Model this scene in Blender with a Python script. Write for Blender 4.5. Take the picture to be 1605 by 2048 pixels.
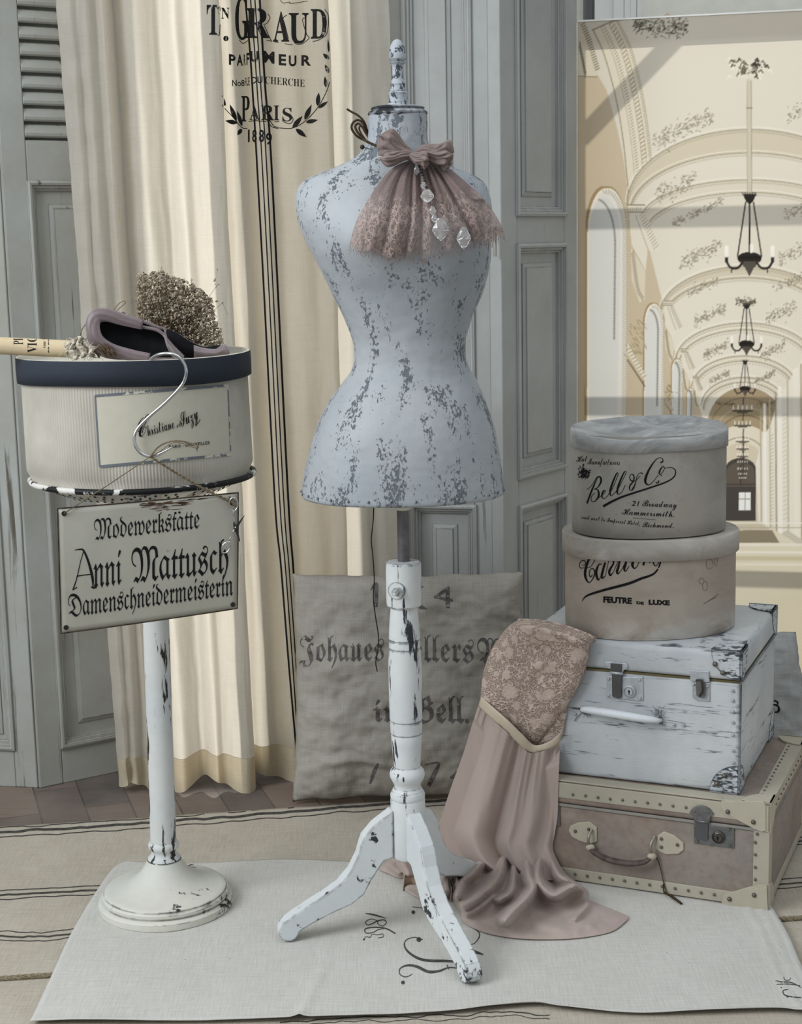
import bpy, bmesh, math, random
import numpy as np
from mathutils import Vector, Matrix, noise
from mathutils.bvhtree import BVHTree

random.seed(7)
S = bpy.context.scene
for _o in list(bpy.data.objects):
    bpy.data.objects.remove(_o)
COL = S.collection

# ------------------------------------------------------------------ camera
FPX, PITCH, ROLL, CAMZ = 3100.0, math.radians(9.8), math.radians(1.15), 1.283
F_ = Vector((0, math.cos(PITCH), -math.sin(PITCH)))
_R0, _U0 = Vector((1, 0, 0)), Vector((0, math.sin(PITCH), math.cos(PITCH)))
R_ = _R0 * math.cos(ROLL) - _U0 * math.sin(ROLL)
U_ = _U0 * math.cos(ROLL) + _R0 * math.sin(ROLL)
CP = Vector((0, 0, CAMZ))
cam = bpy.data.cameras.new('camera')
cam.sensor_fit = 'VERTICAL'
cam.sensor_height = 36.0
cam.lens = FPX / 2048 * 36.0
cam_o = bpy.data.objects.new('camera', cam)
m = Matrix((R_, U_, -F_)).transposed().to_4x4()
m.translation = CP
cam_o.matrix_world = m
COL.objects.link(cam_o)
S.camera = cam_o

# ------------------------------------------------------------------ world, sun, lights, exposure
W = bpy.data.worlds.new('sky')
S.world = W
W.use_nodes = True
_bg = W.node_tree.nodes['Background']
_bg.inputs[0].default_value = (0.93, 0.97, 1.0, 1)
_bg.inputs[1].default_value = 0.50
sun = bpy.data.lights.new('sun', 'SUN')
sun.energy = 3.5
sun.angle = math.radians(4.0)
sun.color = (1.0, 0.96, 0.88)
SUND = Vector((-0.10, -0.80, -0.50)).normalized()
sun_o = bpy.data.objects.new('sun', sun)
sun_o.rotation_euler = SUND.to_track_quat('-Z', 'Y').to_euler()
sun_o.location = (0.5, 8, 5)
COL.objects.link(sun_o)


def area(name, loc, target, size, energy, color):
    l = bpy.data.lights.new(name, 'AREA')
    l.shape = 'RECTANGLE'
    l.size, l.size_y = size
    l.energy = energy
    l.color = color
    o = bpy.data.objects.new(name, l)
    o.location = loc
    o.rotation_euler = (Vector(target) - Vector(loc)).to_track_quat('-Z', 'Y').to_euler()
    COL.objects.link(o)
    return o


area('window_light_left', (-2.6, 1.0, 2.5), (0.0, 2.9, 0.7), (1.8, 1.8), 90, (0.94, 0.97, 1.0))
area('roof_light', (0.3, 2.2, 3.6), (0.1, 2.7, 0.0), (2.2, 2.2), 20, (0.92, 0.96, 1.0))
S.view_settings.view_transform = 'Standard'
S.view_settings.look = 'None'
S.view_settings.exposure = 0.10
S.view_settings.gamma = 1.0
S.view_settings.use_curve_mapping = False


# ------------------------------------------------------------------ measuring helpers
def ray(x, y):
    return F_ + R_ * ((x - 802.5) / FPX) - U_ * ((y - 1024) / FPX)


def at(x, y, Y):
    d = ray(x, y)
    return CP + d * (Y / d.y)


def fl(x, y, z=0.0):
    d = ray(x, y)
    return CP + d * ((z - CAMZ) / d.z)


def onp(x, y, P0, n):
    d = ray(x, y)
    return CP + d * ((Vector(P0) - CP).dot(n) / d.dot(n))


def px_of(P):
    v = P - CP
    w = v.dot(F_)
    return 802.5 + FPX * v.dot(R_) / w, 1024 - FPX * v.dot(U_) / w


def ppm(P):
    return FPX / (P - CP).dot(F_)


def lerp(a, b, t):
    return a + (b - a) * t


def interp(tab, t):
    """smooth (monotone-ish) interpolation in a list of (t, v...)"""
    n = len(tab)
    if t <= tab[0][0]:
        return list(tab[0][1:])
    if t >= tab[-1][0]:
        return list(tab[-1][1:])
    i = 0
    while tab[i + 1][0] < t:
        i += 1
    a, b = tab[i], tab[i + 1]
    h = b[0] - a[0]
    u = (t - a[0]) / h
    out = []
    for k in range(1, len(a)):
        d = (b[k] - a[k]) / h

        def slope(j):
            if j <= 0 or j >= n - 1:
                return d
            d0 = (tab[j][k] - tab[j - 1][k]) / (tab[j][0] - tab[j - 1][0])
            d1 = (tab[j + 1][k] - tab[j][k]) / (tab[j + 1][0] - tab[j][0])
            if d0 * d1 <= 0:
                return 0.0
            return 2 * d0 * d1 / (d0 + d1)
        m0, m1 = slope(i), slope(i + 1)
        out.append((2 * u**3 - 3 * u**2 + 1) * a[k] + (u**3 - 2 * u**2 + u) * h * m0 + (-2 * u**3 + 3 * u**2) * b[k] + (u**3 - u**2) * h * m1)
    return out


def spline(pts, n=8, closed=False):
    P = [Vector(p) for p in pts]
    out = []
    N = len(P)
    rng = N if closed else N - 1
    for i in range(rng):
        if closed:
            p0, p1, p2, p3 = P[(i - 1) % N], P[i], P[(i + 1) % N], P[(i + 2) % N]
        else:
            p1, p2 = P[i], P[i + 1]
            p0 = P[i - 1] if i > 0 else p1 * 2 - p2
            p3 = P[i + 2] if i + 2 < N else p2 * 2 - p1
        for k in range(n):
            t = k / n
            out.append(0.5 * ((2 * p1) + (p2 - p0) * t + (2 * p0 - 5 * p1 + 4 * p2 - p3) * t * t + (3 * p1 - p0 - 3 * p2 + p3) * t**3))
    if not closed:
        out.append(P[-1])
    return out


def fbm(x, y, z=0.0, o=3):
    return noise.fractal(Vector((x, y, z)), 1.0, 2.0, o)


# ------------------------------------------------------------------ objects
OFF, STORE = {}, {}


def tag(o, label=None, cat=None, group=None, kind=None):
    if label:
        o['label'] = label
    if cat:
        o['category'] = cat
    if group:
        o['group'] = group
    if kind:
        o['kind'] = kind
    return o


def thing(name, label, cat, loc, group=None):
    o = bpy.data.objects.new(name, None)
    o.empty_display_size = 0.05
    COL.objects.link(o)
    o.location = loc
    OFF[o.name] = Vector(loc)
    return tag(o, label, cat, group)


def obj(name, V, Fc, mat, parent=None, smooth=True, bevel=0, solid=0, sub=0, bseg=2, angle=None):
    V = [Vector(v) for v in V]
    if parent is None:
        xs = [v.x for v in V]
        ys = [v.y for v in V]
        off = Vector(((min(xs) + max(xs)) / 2, (min(ys) + max(ys)) / 2, min(v.z for v in V)))
    else:
        off = OFF[parent.name]
    me = bpy.data.meshes.new(name)
    me.from_pydata([v - off for v in V], [], [tuple(f) for f in Fc])
    me.validate()
    if smooth:
        me.polygons.foreach_set('use_smooth', [True] * len(me.polygons))
    o = bpy.data.objects.new(name, me)
    COL.objects.link(o)
    if parent is None:
        o.location = off
    else:
        o.parent = parent
    if isinstance(mat, (list, tuple)):
        for mm in mat:
            me.materials.append(mm)
    else:
        me.materials.append(mat)
    OFF[o.name] = off
    STORE[o.name] = (V, [tuple(f) for f in Fc])
    if angle is not None and smooth:
        md = o.modifiers.new('edge', 'EDGE_SPLIT')
        md.split_angle = math.radians(angle)
    if bevel:
        md = o.modifiers.new('bevel', 'BEVEL')
        md.width = bevel
        md.segments = bseg
        md.limit_method = 'ANGLE'
        md.angle_limit = math.radians(40)
    if solid:
        md = o.modifiers.new('thick', 'SOLIDIFY')
        md.thickness = abs(solid)
        md.offset = -1 if solid > 0 else 1
    if sub:
        md = o.modifiers.new('sub', 'SUBSURF')
        md.levels = md.render_levels = sub
    return o


def bvh(*objs):
    V, Fc = [], []
    for o in objs:
        v, f = STORE[o.name]
        b = len(V)
        V += v
        Fc += [tuple(i + b for i in q) for q in f]
    return BVHTree.FromPolygons(V, Fc)


def pix(tree, x, y, off=0.0):
    d = ray(x, y).normalized()
    h = tree.ray_cast(CP, d)
    if h[0] is None:
        return None
    return h[0] - d * off


class MB:
    def __init__(s):
        s.V, s.F = [], []

    def add(s, V, Fc):
        b = len(s.V)
        s.V += [Vector(v) for v in V]
        s.F += [tuple(i + b for i in q) for q in Fc]
        return s

    def box(s, x0, x1, y0, y1, z0, z1, fr=None):
        V = [(x, y, z) for z in (z0, z1) for y in (y0, y1) for x in (x0, x1)]
        if fr:
            V = [fr(*v) for v in V]
        return s.add(V, [(0, 2, 3, 1), (4, 5, 7, 6), (0, 1, 5, 4), (2, 6, 7, 3), (0, 4, 6, 2), (1, 3, 7, 5)])

    def grid(s, G, cu=False, cv=False):
        """G[i][j] rows of points"""
        nu, nv = len(G), len(G[0])
        V = [p for row in G for p in row]
        Fc = []
        for i in range(nu if cu else nu - 1):
            for j in range(nv if cv else nv - 1):
                i2, j2 = (i + 1) % nu, (j + 1) % nv
                Fc.append((i * nv + j, i * nv + j2, i2 * nv + j2, i2 * nv + j))
        return s.add(V, Fc)

    def lathe(s, c, prof, seg=48, axis=None, squash=None):
        """prof: (r, z) list from bottom to top around vertical axis at c (x,y) ; closes r=0 ends"""
        G = []
        for r, z in prof:
            cx, cy = (c(z) if callable(c) else (c[0], c[1]))
            row = []
            for k in range(seg):
                a = 2 * math.pi * k / seg
                row.append((cx + r * math.cos(a), cy + r * math.sin(a), z))
            G.append(row)
        nv = seg
        Fc = []
        for i in range(len(G) - 1):
            for j in range(nv):
                j2 = (j + 1) % nv
                Fc.append((i * nv + j, i * nv + j2, (i + 1) * nv + j2, (i + 1) * nv + j))
        Fc.append(tuple(range(nv - 1, -1, -1)))
        Fc.append(tuple((len(G) - 1) * nv + j for j in range(nv)))
        return s.add([p for row in G for p in row], Fc)

    def tube(s, pts, r, seg=8, cap=True, flat=None, closed=False):
        P = [Vector(p) for p in pts]
        n = len(P)
        rr = r if isinstance(r, (list, tuple)) else [r] * n
        T = []
        for i in range(n):
            if closed:
                t = P[(i + 1) % n] - P[(i - 1) % n]
            else:
                t = P[min(i + 1, n - 1)] - P[max(i - 1, 0)]
            T.append(t.normalized() if t.length > 1e-9 else Vector((0, 0, 1)))
        up = Vector((0, 0, 1)) if abs(T[0].z) < 0.9 else Vector((1, 0, 0))
        a = T[0].cross(up).normalized()
        G = []
        for i in range(n):
            a = (a - T[i] * a.dot(T[i])).normalized()
            b = T[i].cross(a)
            fa, fb = (1, 1) if not flat else flat
            G.append([P[i] + (a * math.cos(2 * math.pi * k / seg) * fa + b * math.sin(2 * math.pi * k / seg) * fb) * rr[i] for k in range(seg)])
        base = len(s.V)
        s.grid(G, cu=closed, cv=True)
        if cap and not closed:
            s.F.append(tuple(base + k for k in range(seg)))
            s.F.append(tuple(base + (n - 1) * seg + k for k in range(seg - 1, -1, -1)))
        return s

    def sphere(s, c, r, seg=12, rings=8, sc=(1, 1, 1)):
        c = Vector(c)
        V = [c + Vector((0, 0, -r * sc[2]))]
        for i in range(1, rings):
            th = math.pi * i / rings - math.pi / 2
            for k in range(seg):
                a = 2 * math.pi * k / seg
                V.append(c + Vector((r * sc[0] * math.cos(th) * math.cos(a), r * sc[1] * math.cos(th) * math.sin(a), r * sc[2] * math.sin(th))))
        V.append(c + Vector((0, 0, r * sc[2])))
        Fc = []
        for k in range(seg):
            Fc.append((0, 1 + (k + 1) % seg, 1 + k))
            for i in range(rings - 2):
                b = 1 + i * seg
                Fc.append((b + k, b + (k + 1) % seg, b + seg + (k + 1) % seg, b + seg + k))
            b = 1 + (rings - 2) * seg
            Fc.append((b + k, b + (k + 1) % seg, len(V) - 1))
        return s.add(V, Fc)

    def prism(s, poly, vec):
        """poly: list of points (planar), extruded by vec"""
        n = len(poly)
        P = [Vector(p) for p in poly]
        v = Vector(vec)
        V = P + [p + v for p in P]
        Fc = [tuple(range(n - 1, -1, -1)), tuple(range(n, 2 * n))]
        for i in range(n):
            j = (i + 1) % n
            Fc.append((i, j, n + j, n + i))
        return s.add(V, Fc)

    def build(s, name, mat, parent=None, **k):
        return obj(name, s.V, s.F, mat, parent, **k)


def plate(name, poly, P0, n, th, mat, parent, lift=0.0, bevel=0.0008, smooth=False):
    """a flat plate whose outline is given in photo pixels, lying on the plane (P0, n) and th thick"""
    P = [onp(x, y, P0, n) + n * lift for x, y in poly]
    return MB().prism(P, n * th).build(name, mat, parent, bevel=bevel, smooth=smooth)


def dots(name, pts, r, mat, parent, flat=(1, 1, 1), seg=10):
    """repeat of one small round part"""
    first = None
    for p in pts:
        p = Vector(p)
        if first is None:
            first = MB().sphere(p, r, seg, 6, flat).build(name, mat, parent)
            p0 = p
        else:
            c = first.copy()
            COL.objects.link(c)
            c.parent = parent
            c.location = first.location + (p - p0)
            OFF[c.name] = OFF[first.name]
    return first


# ------------------------------------------------------------------ lettering: flat ink shapes measured in the photo and laid on the surface they stand on
def mathtext(s, up, low, exc={}):
    o = ''
    for c in s:
        if c in exc:
            o += exc[c]
        elif 'A' <= c <= 'Z':
            o += chr(up + ord(c) - 65)
        elif 'a' <= c <= 'z':
            o += chr(low + ord(c) - 97)
        else:
            o += c
    return o


def frak(s, bold=False):
    if bold:
        return mathtext(s, 0x1D56C, 0x1D586)
    return mathtext(s, 0x1D504, 0x1D51E, {'C': '\u212D', 'H': '\u210C', 'I': '\u2111', 'R': '\u211C', 'Z': '\u2128'})


def script(s):
    return mathtext(s, 0x1D4D0, 0x1D4EA)


def serif(s):
    return mathtext(s, 0x1D400, 0x1D41A)


_tc = {}


def glyphs(body, weight=0.0, res=3, space=1.0):
    key = (body, weight, space)
    if key in _tc:
        return _tc[key]
    c = bpy.data.curves.new('ink', 'FONT')
    c.body = body
    c.size = 1
    c.offset = weight
    c.resolution_u = res
    c.space_character = space
    o = bpy.data.objects.new('ink', c)
    COL.objects.link(o)
    dg = bpy.context.evaluated_depsgraph_get()
    dg.update()
    me = o.evaluated_get(dg).to_mesh()
    V = np.array([v.co[:2] for v in me.vertices]) if len(me.vertices) else np.zeros((0, 2))
    Fc = [tuple(p.vertices) for p in me.polygons]
    o.evaluated_get(dg).to_mesh_clear()
    bpy.data.objects.remove(o)
    bpy.data.curves.remove(c)
    _tc[key] = (V, Fc)
    return V, Fc


class Ink:
    def __init__(s):
        s.V, s.F = [], []
        s.marks = []

    def mark(s, name):
        """what follows is a piece of its own"""
        s.marks.append((name, len(s.V), len(s.F)))

    def add(s, V, Fc):
        b = len(s.V)
        s.V += [tuple(v) for v in V]
        s.F += [tuple(i + b for i in q) for q in Fc]

    def text(s, body, A, B, h, weight=0.0, up=None, cap=0.7, shear=0.0, space=1.0):
        """text fitted between baseline pixels A and B, capitals h px tall"""
        V, Fc = glyphs(body, weight, space=space)
        if not len(V):
            return
        x0, x1 = V[:, 0].min(), V[:, 0].max()
        A, B = Vector(A), Vector(B)
        d = B - A
        if up is None:
            up = Vector((0, -1))
        up = Vector(up)
        s.add([A + d * ((x - x0) / (x1 - x0)) + (up * h + d.normalized() * shear * h) * (y / cap) for x, y in V], Fc)

    def letter(s, body, x0, x1, y0, y1, weight=0.0, dy=0.0):
        """one glyph string fitted into a pixel box; dy tilts its baseline"""
        V, Fc = glyphs(body, weight)
        a, b = V.min(0), V.max(0)
        P = []
        for x, y in V:
            u, v = (x - a[0]) / (b[0] - a[0]), (y - a[1]) / (b[1] - a[1])
            P.append((x0 + (x1 - x0) * u, y1 + (y0 - y1) * v + dy * (u - 0.5)))
        s.add(P, Fc)

    def stroke(s, pts, w, n=6, smooth=True):
        """pts (x,y), w width or list of widths"""
        m0 = len(pts)
        ws = list(w) if isinstance(w, (list, tuple)) else [w] * m0
        if len(ws) != m0:
            ws = [lerp(*(lambda i: (ws[int(i)], ws[min(int(i) + 1, len(ws) - 1)]))(k * (len(ws) - 1) / (m0 - 1)), (k * (len(ws) - 1) / (m0 - 1)) % 1) for k in range(m0)]
        P3 = [(p[0], p[1], q) for p, q in zip(pts, ws)]
        P = spline(P3, n) if smooth else [Vector(p) for p in P3]
        V, Fc = [], []
        N = len(P)
        for i in range(N):
            t = P[min(i + 1, N - 1)] - P[max(i - 1, 0)]
            t = Vector((t.x, t.y))
            t = t.normalized() if t.length > 1e-9 else Vector((1, 0))
            nn = Vector((-t.y, t.x)) * max(P[i].z, 0.3) / 2
            V += [(P[i].x + nn.x, P[i].y + nn.y), (P[i].x - nn.x, P[i].y - nn.y)]
        for i in range(N - 1):
            Fc.append((2 * i, 2 * i + 1, 2 * i + 3, 2 * i + 2))
        s.add(V, Fc)

    def leaf(s, a, b, w):
        a, b = Vector(a), Vector(b)
        d = b - a
        n = Vector((-d.y, d.x)).normalized()
        L = [a + d * t + n * w * 0.5 * math.sin(math.pi * t ** 0.8) for t in [i / 8 for i in range(9)]]
        Rr = [a + d * t - n * w * 0.5 * math.sin(math.pi * t ** 0.8) for t in [i / 8 for i in range(9)]]
        V = [p for q in zip(L, Rr) for p in q]
        s.add(V, [(2 * i, 2 * i + 1, 2 * i + 3, 2 * i + 2) for i in range(8)])

    def dot(s, c, r, n=10):
        V = [c] + [(c[0] + r * math.cos(2 * math.pi * k / n), c[1] + r * math.sin(2 * math.pi * k / n)) for k in range(n)]
        s.add(V, [(0, 1 + k, 1 + (k + 1) % n) for k in range(n)])

    def quad(s, poly):
        s.add(poly, [tuple(range(len(poly)))])

    def lay(s, name, parent, tree, mat, off=0.0006, cell=8.0, jump=0.03, smooth=True):
        if not s.marks:
            return s._lay(name, parent, tree, mat, off, cell, jump, smooth)
        ms = s.marks + [(None, len(s.V), len(s.F))]
        if ms[0][2] > 0:
            ms = [(name, 0, 0)] + ms
        out = None
        for (nm, v0, f0), (_, v1, f1) in zip(ms, ms[1:]):
            if v1 > v0:
                t = Ink()
                t.V = s.V[v0:v1]
                t.F = [tuple(i - v0 for i in q) for q in s.F[f0:f1]]
                out = t._lay(nm or name, parent, tree, mat, off, cell, jump, smooth)
        return out

    def _lay(s, name, parent, tree, mat, off=0.0006, cell=8.0, jump=0.03, smooth=True):
        bm = bmesh.new()
        vs = [bm.verts.new((v[0], v[1], 0)) for v in s.V]
        for f in s.F:
            try:
                bm.faces.new([vs[i] for i in f])
            except ValueError:
                pass
        if cell:
            xs = [v[0] for v in s.V]
            ys = [v[1] for v in s.V]
            for lo, hi, no in ((min(xs), max(xs), (1, 0, 0)), (min(ys), max(ys), (0, 1, 0))):
                k = math.floor(lo / cell) + 1
                while k * cell < hi:
                    bmesh.ops.bisect_plane(bm, geom=bm.verts[:] + bm.edges[:] + bm.faces[:], dist=1e-5, plane_co=(no[0] * k * cell, no[1] * k * cell, 0), plane_no=no)
                    k += 1
        bm.verts.index_update()
        P = [pix(tree, v.co.x, v.co.y, off) for v in bm.verts]
        V, Fc, mp = [], [], {}
        for f in bm.faces:
            ids = [v.index for v in f.verts]
            q = [P[i] for i in ids]
            if any(p is None for p in q):
                continue
            dd = [(p - CP).length for p in q]
            if max(dd) - min(dd) > jump:
                continue
            ff = []
            for i in ids:
                if i not in mp:
                    mp[i] = len(V)
                    V.append(P[i])
                ff.append(mp[i])
            Fc.append(ff)
        bm.free()
        if not V:
            print('no ink', name)
            return None
        return obj(name, V, Fc, mat, parent, smooth=smooth)


# ------------------------------------------------------------------ materials
def col(r, g=None, b=None):
    if g is None:
        r, g, b = int(r[1:3], 16), int(r[3:5], 16), int(r[5:7], 16)

    def l(c):
        c /= 255
        return c / 12.92 if c <= 0.04045 else ((c + 0.055) / 1.055) ** 2.4
    return (l(r), l(g), l(b), 1)


class NT:
    def __init__(s, name):
        s.m = bpy.data.materials.new(name)
        s.m.use_nodes = True
        s.t = s.m.node_tree
        s.b = s.t.nodes['Principled BSDF']
        s.out = s.t.nodes['Material Output']
        s.tc = None

    def n(s, typ, **kw):
        nd = s.t.nodes.new(typ)
        for k, v in kw.items():
            if k[0] == 'i' and k[1:].isdigit():
                s.set(nd.inputs[int(k[1:])], v)
            elif hasattr(nd, k) and k not in nd.inputs:
                setattr(nd, k, v)
            else:
                s.set(nd.inputs[k.replace('_', ' ')], v)
        return nd

    def set(s, inp, v):
        if isinstance(v, bpy.types.NodeSocket):
            s.t.links.new(v, inp)
        elif isinstance(v, bpy.types.Node):
            s.t.links.new(v.outputs[0], inp)
        else:
            inp.default_value = v

    def co(s, scale=(1, 1, 1), rot=(0, 0, 0), kind='Object'):
        if s.tc is None:
            s.tc = s.n('ShaderNodeTexCoord')
        mp = s.n('ShaderNodeMapping')
        s.t.links.new(s.tc.outputs[kind], mp.inputs[0])
        mp.inputs['Scale'].default_value = scale
        mp.inputs['Rotation'].default_value = rot
        return mp.outputs[0]

    def noise(s, vec, scale, detail=4, rough=0.55, dist=0.0):
        nd = s.n('ShaderNodeTexNoise')
        s.set(nd.inputs['Vector'], vec)
        nd.inputs['Scale'].default_value = scale
        nd.inputs['Detail'].default_value = detail
        nd.inputs['Roughness'].default_value = rough
        nd.inputs['Distortion'].default_value = dist
        return nd.outputs[0]

    def math(s, op, a, b=0.0, c=None):
        nd = s.n('ShaderNodeMath', operation=op)
        s.set(nd.inputs[0], a)
        s.set(nd.inputs[1], b)
        if c is not None:
            s.set(nd.inputs[2], c)
        return nd.outputs[0]

    def ramp(s, v, a, b, lo=0.0, hi=1.0):
        nd = s.n('ShaderNodeMapRange')
        s.set(nd.inputs[0], v)
        nd.inputs[1].default_value = a
        nd.inputs[2].default_value = b
        nd.inputs[3].default_value = lo
        nd.inputs[4].default_value = hi
        return nd.outputs[0]

    def mix(s, f, a, b, blend='MIX'):
        nd = s.n('ShaderNodeMix', data_type='RGBA', blend_type=blend)
        s.set(nd.inputs[0], f)
        s.set(nd.inputs[6], a)
        s.set(nd.inputs[7], b)
        return nd.outputs[2]

    def bump(s, h, strength=0.3, dist=0.002, normal=None):
        nd = s.n('ShaderNodeBump')
        s.set(nd.inputs['Height'], h)
        nd.inputs['Strength'].default_value = strength
        nd.inputs['Distance'].default_value = dist
        if normal is not None:
            s.set(nd.inputs['Normal'], normal)
        return nd.outputs[0]

    def fin(s, color=None, rough=0.6, metal=0.0, normal=None, spec=0.3):
        if color is not None:
            s.set(s.b.inputs['Base Color'], color)
        s.set(s.b.inputs['Roughness'], rough)
        s.set(s.b.inputs['Metallic'], metal)
        s.set(s.b.inputs['Specular IOR Level'], spec)
        if normal is not None:
            s.set(s.b.inputs['Normal'], normal)
        return s.m


def plain(name, c, rough=0.6, metal=0.0, spec=0.3, var=0.08, scale=20):
    t = NT(name)
    n = t.noise(t.co(), scale, 4)
    c = col(c)
    d = tuple(x * (1 - var * 2) for x in c[:3]) + (1,)
    return t.fin(t.mix(t.ramp(n, 0.35, 0.65), d, c), rough, metal, t.bump(n, 0.1, 0.001), spec)


def paint(name, base, chip, amount=0.42, scale=28, stretch=(1, 1, 0.35), edge=0.0, rad=0.006, base2=None, bump=0.25, rough=0.55, patch=5, soft=0.02, grain=0.0, pw=0.4, seam=0.0, pstretch=None):
    """chalky paint worn through in flakes; edge > 0 wears the edges"""
    t = NT(name)
    v = t.co(stretch)
    n1 = t.noise(v, scale, 8, 0.62, 0.4)
    n2 = t.noise(t.co(pstretch) if pstretch else v, patch, 3, 0.5)
    val = t.math('ADD', t.math('MULTIPLY', n1, 1 - pw), t.math('MULTIPLY', n2, pw))
    if edge > 0:
        bv = t.n('ShaderNodeBevel', samples=4)
        bv.inputs['Radius'].default_value = rad
        g = t.n('ShaderNodeNewGeometry')
        dp = t.n('ShaderNodeVectorMath', operation='DOT_PRODUCT')
        t.set(dp.inputs[0], bv)
        t.set(dp.inputs[1], g.outputs['Normal'])
        e = t.ramp(dp.outputs['Value'], 0.995, 0.80)
        val = t.math('ADD', val, t.math('MULTIPLY', e, edge))
    if seam:
        sa = t.n('ShaderNodeAttribute', attribute_name='seam')
        val = t.math('ADD', val, t.math('MULTIPLY', sa.outputs['Fac'], seam))
    th = 1 - amount
    mask = t.ramp(val, th, th + soft)
    b2 = base2 or base
    big = t.noise(t.co(), 3.5, 4)
    cb = t.mix(t.ramp(big, 0.35, 0.65), col(b2), col(base))
    mot = t.noise(t.co(), 60, 5)
    cb = t.mix(t.ramp(mot, 0.3, 0.75, 0.0, 0.16), cb, tuple(x * 0.6 for x in col(base)[:3]) + (1,))
    c = t.mix(mask, cb, col(chip))
    h = t.math('SUBTRACT', t.math('MULTIPLY', mot, 0.4), mask)
    if grain:
        gr = t.noise(t.co((1, 1, 14)), 40, 4)
        h = t.math('ADD', h, t.math('MULTIPLY', gr, grain))
    return t.fin(c, rough, 0, t.bump(h, bump, 0.0015))


def cloth(name, c1, c2, weave=900, slub=0.5, bump=0.35, rough=0.95, axes=(0, 2), trans=0.0, tcol=None, big=4.0, sheen=0.0, spots=0.0, wr=0.0):
    """linen-like woven cloth; trans > 0 lets light through"""
    t = NT(name)
    sa = [6, 6, 6]
    sb = [6, 6, 6]
    sa[axes[0]] = weave / 8
    sb[axes[1]] = weave / 8
    a = t.noise(t.co(tuple(sa)), 3.0, 2)
    b = t.noise(t.co(tuple(sb)), 3.0, 2)
    wv = t.math('ADD', a, b)
    n = t.noise(t.co(), big, 5, 0.6)
    f = t.math('ADD', t.math('MULTIPLY', t.ramp(wv, 0.75, 1.25), slub), t.math('MULTIPLY', t.ramp(n, 0.3, 0.7), 1 - slub))
    c = t.mix(f, col(c2), col(c1))
    if spots:
        sp = t.noise(t.co(), 90, 2)
        c = t.mix(t.ramp(sp, 0.735, 0.76, 0, spots), c, col('#5a5348'))
    h = wv
    if wr:
        w = t.noise(t.co(), 14, 5, 0.55, 1.2)
        h = t.math('ADD', t.math('MULTIPLY', wv, 0.25), t.math('MULTIPLY', w, wr))
    nm = t.bump(h, bump, 0.004 if wr else 0.0015)
    t.fin(c, rough, 0, nm, 0.1)
    if sheen:
        t.b.inputs['Sheen Weight'].default_value = sheen
    if trans:
        tr = t.n('ShaderNodeBsdfTranslucent')
        t.set(tr.inputs[0], t.mix(0.75, c, col(tcol or c1)))
        t.set(tr.inputs['Normal'], nm)
        mx = t.n('ShaderNodeMixShader')
        mx.inputs[0].default_value = trans
        t.t.links.new(t.b.outputs[0], mx.inputs[1])
        t.t.links.new(tr.outputs[0], mx.inputs[2])
        t.t.links.new(mx.outputs[0], t.out.inputs[0])
    return t.m


M = {}
M['bust'] = paint('bust_paint', '#adb2b5', '#666e76', 0.425, 210, (1, 1, 0.6), 0.0, patch=34, base2='#98a0a8', bump=0.95, soft=0.05, pw=0.46, seam=0.050, pstretch=(1, 1, 0.28))
M['white'] = paint('worn_white_paint', '#d9dddd', '#34383c', 0.437, 70, (1.3, 1.3, 0.22), 0.21, 0.004, base2='#ccd1d3', patch=26, pw=0.5)
M['leg'] = paint('worn_leg_paint', '#d9dede', '#34383c', 0.40, 60, (1, 1, 1), 0.30, 0.005, base2='#ccd2d5', patch=11, pw=0.5)
M['stand'] = paint('worn_stand_paint', '#d6d7d2', '#2c2a27', 0.440, 60, (1.4, 1.4, 0.2), 0.14, 0.004, base2='#c5cacc', patch=26, pw=0.5)
M['basepaint'] = paint('worn_base_paint', '#d3d1c6', '#2c2a27', 0.40, 50, (1, 1, 1), 0.2, 0.004, base2='#c8cac6', patch=10, pw=0.5)
M['enamel'] = paint('chipped_enamel', '#cfcec7', '#15171a', 0.44, 40, (1, 1, 1.6), 0.16, 0.006, base2='#c0bcb0', rough=0.3)
M['shutter'] = paint('worn_shutter_paint', '#a9acab', '#55534b', 0.40, 40, (2, 2, 0.1), 0.22, 0.004, base2='#9b9d9b', soft=0.06, patch=9, pw=0.5)
M['shutter_l'] = paint('worn_left_shutter_paint', '#a4a7a4', '#57534a', 0.41, 36, (2, 2, 0.1), 0.22, 0.004, base2='#95958c', soft=0.06, patch=9, pw=0.5)
M['finial'] = paint('worn_finial_paint', '#b4bac0', '#3f464d', 0.48, 160, (1, 1, 0.7), 0.2, 0.003, base2='#a5acb3', patch=70, pw=0.45)
M['steel'] = plain('dull_pole_metal', '#77767a', 0.45, 0.6, 0.4, 0.15, 60)
M['chrome'] = plain('bright_steel', '#c9cbcc', 0.18, 1.0, 0.5, 0.03)
M['darksteel'] = plain('dark_steel', '#4b4a49', 0.35, 0.9, 0.5, 0.1)
M['ink'] = plain('black_ink', '#1d1d1f', 0.8, 0, 0.1)
M['ink_grey'] = plain('faded_grey_ink', '#5d5b5a', 0.95, 0, 0.05, 0.25, 60)
M['ink_faint'] = plain('very_faded_ink', '#6e6b69', 0.95, 0, 0.05, 0.25, 60)
M['ink_stripe'] = plain('woven_stripe_yarn', '#55544f', 0.95, 0, 0.05, 0.25, 80)
M['runner'] = cloth('runner_linen', '#bdb6a9', '#a39b8d', 700, 0.55, 0.5, axes=(0, 1), big=5, spots=0.6)
M['mat'] = cloth('pale_sack_linen', '#cccbc6', '#b7b6b0', 800, 0.6, 0.45, axes=(0, 1), big=3, spots=0.5)
M['sack'] = cloth('cushion_linen', '#a9a59d', '#8b877f', 900, 0.3, 0.6, axes=(0, 2), big=9, wr=1.6)
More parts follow.
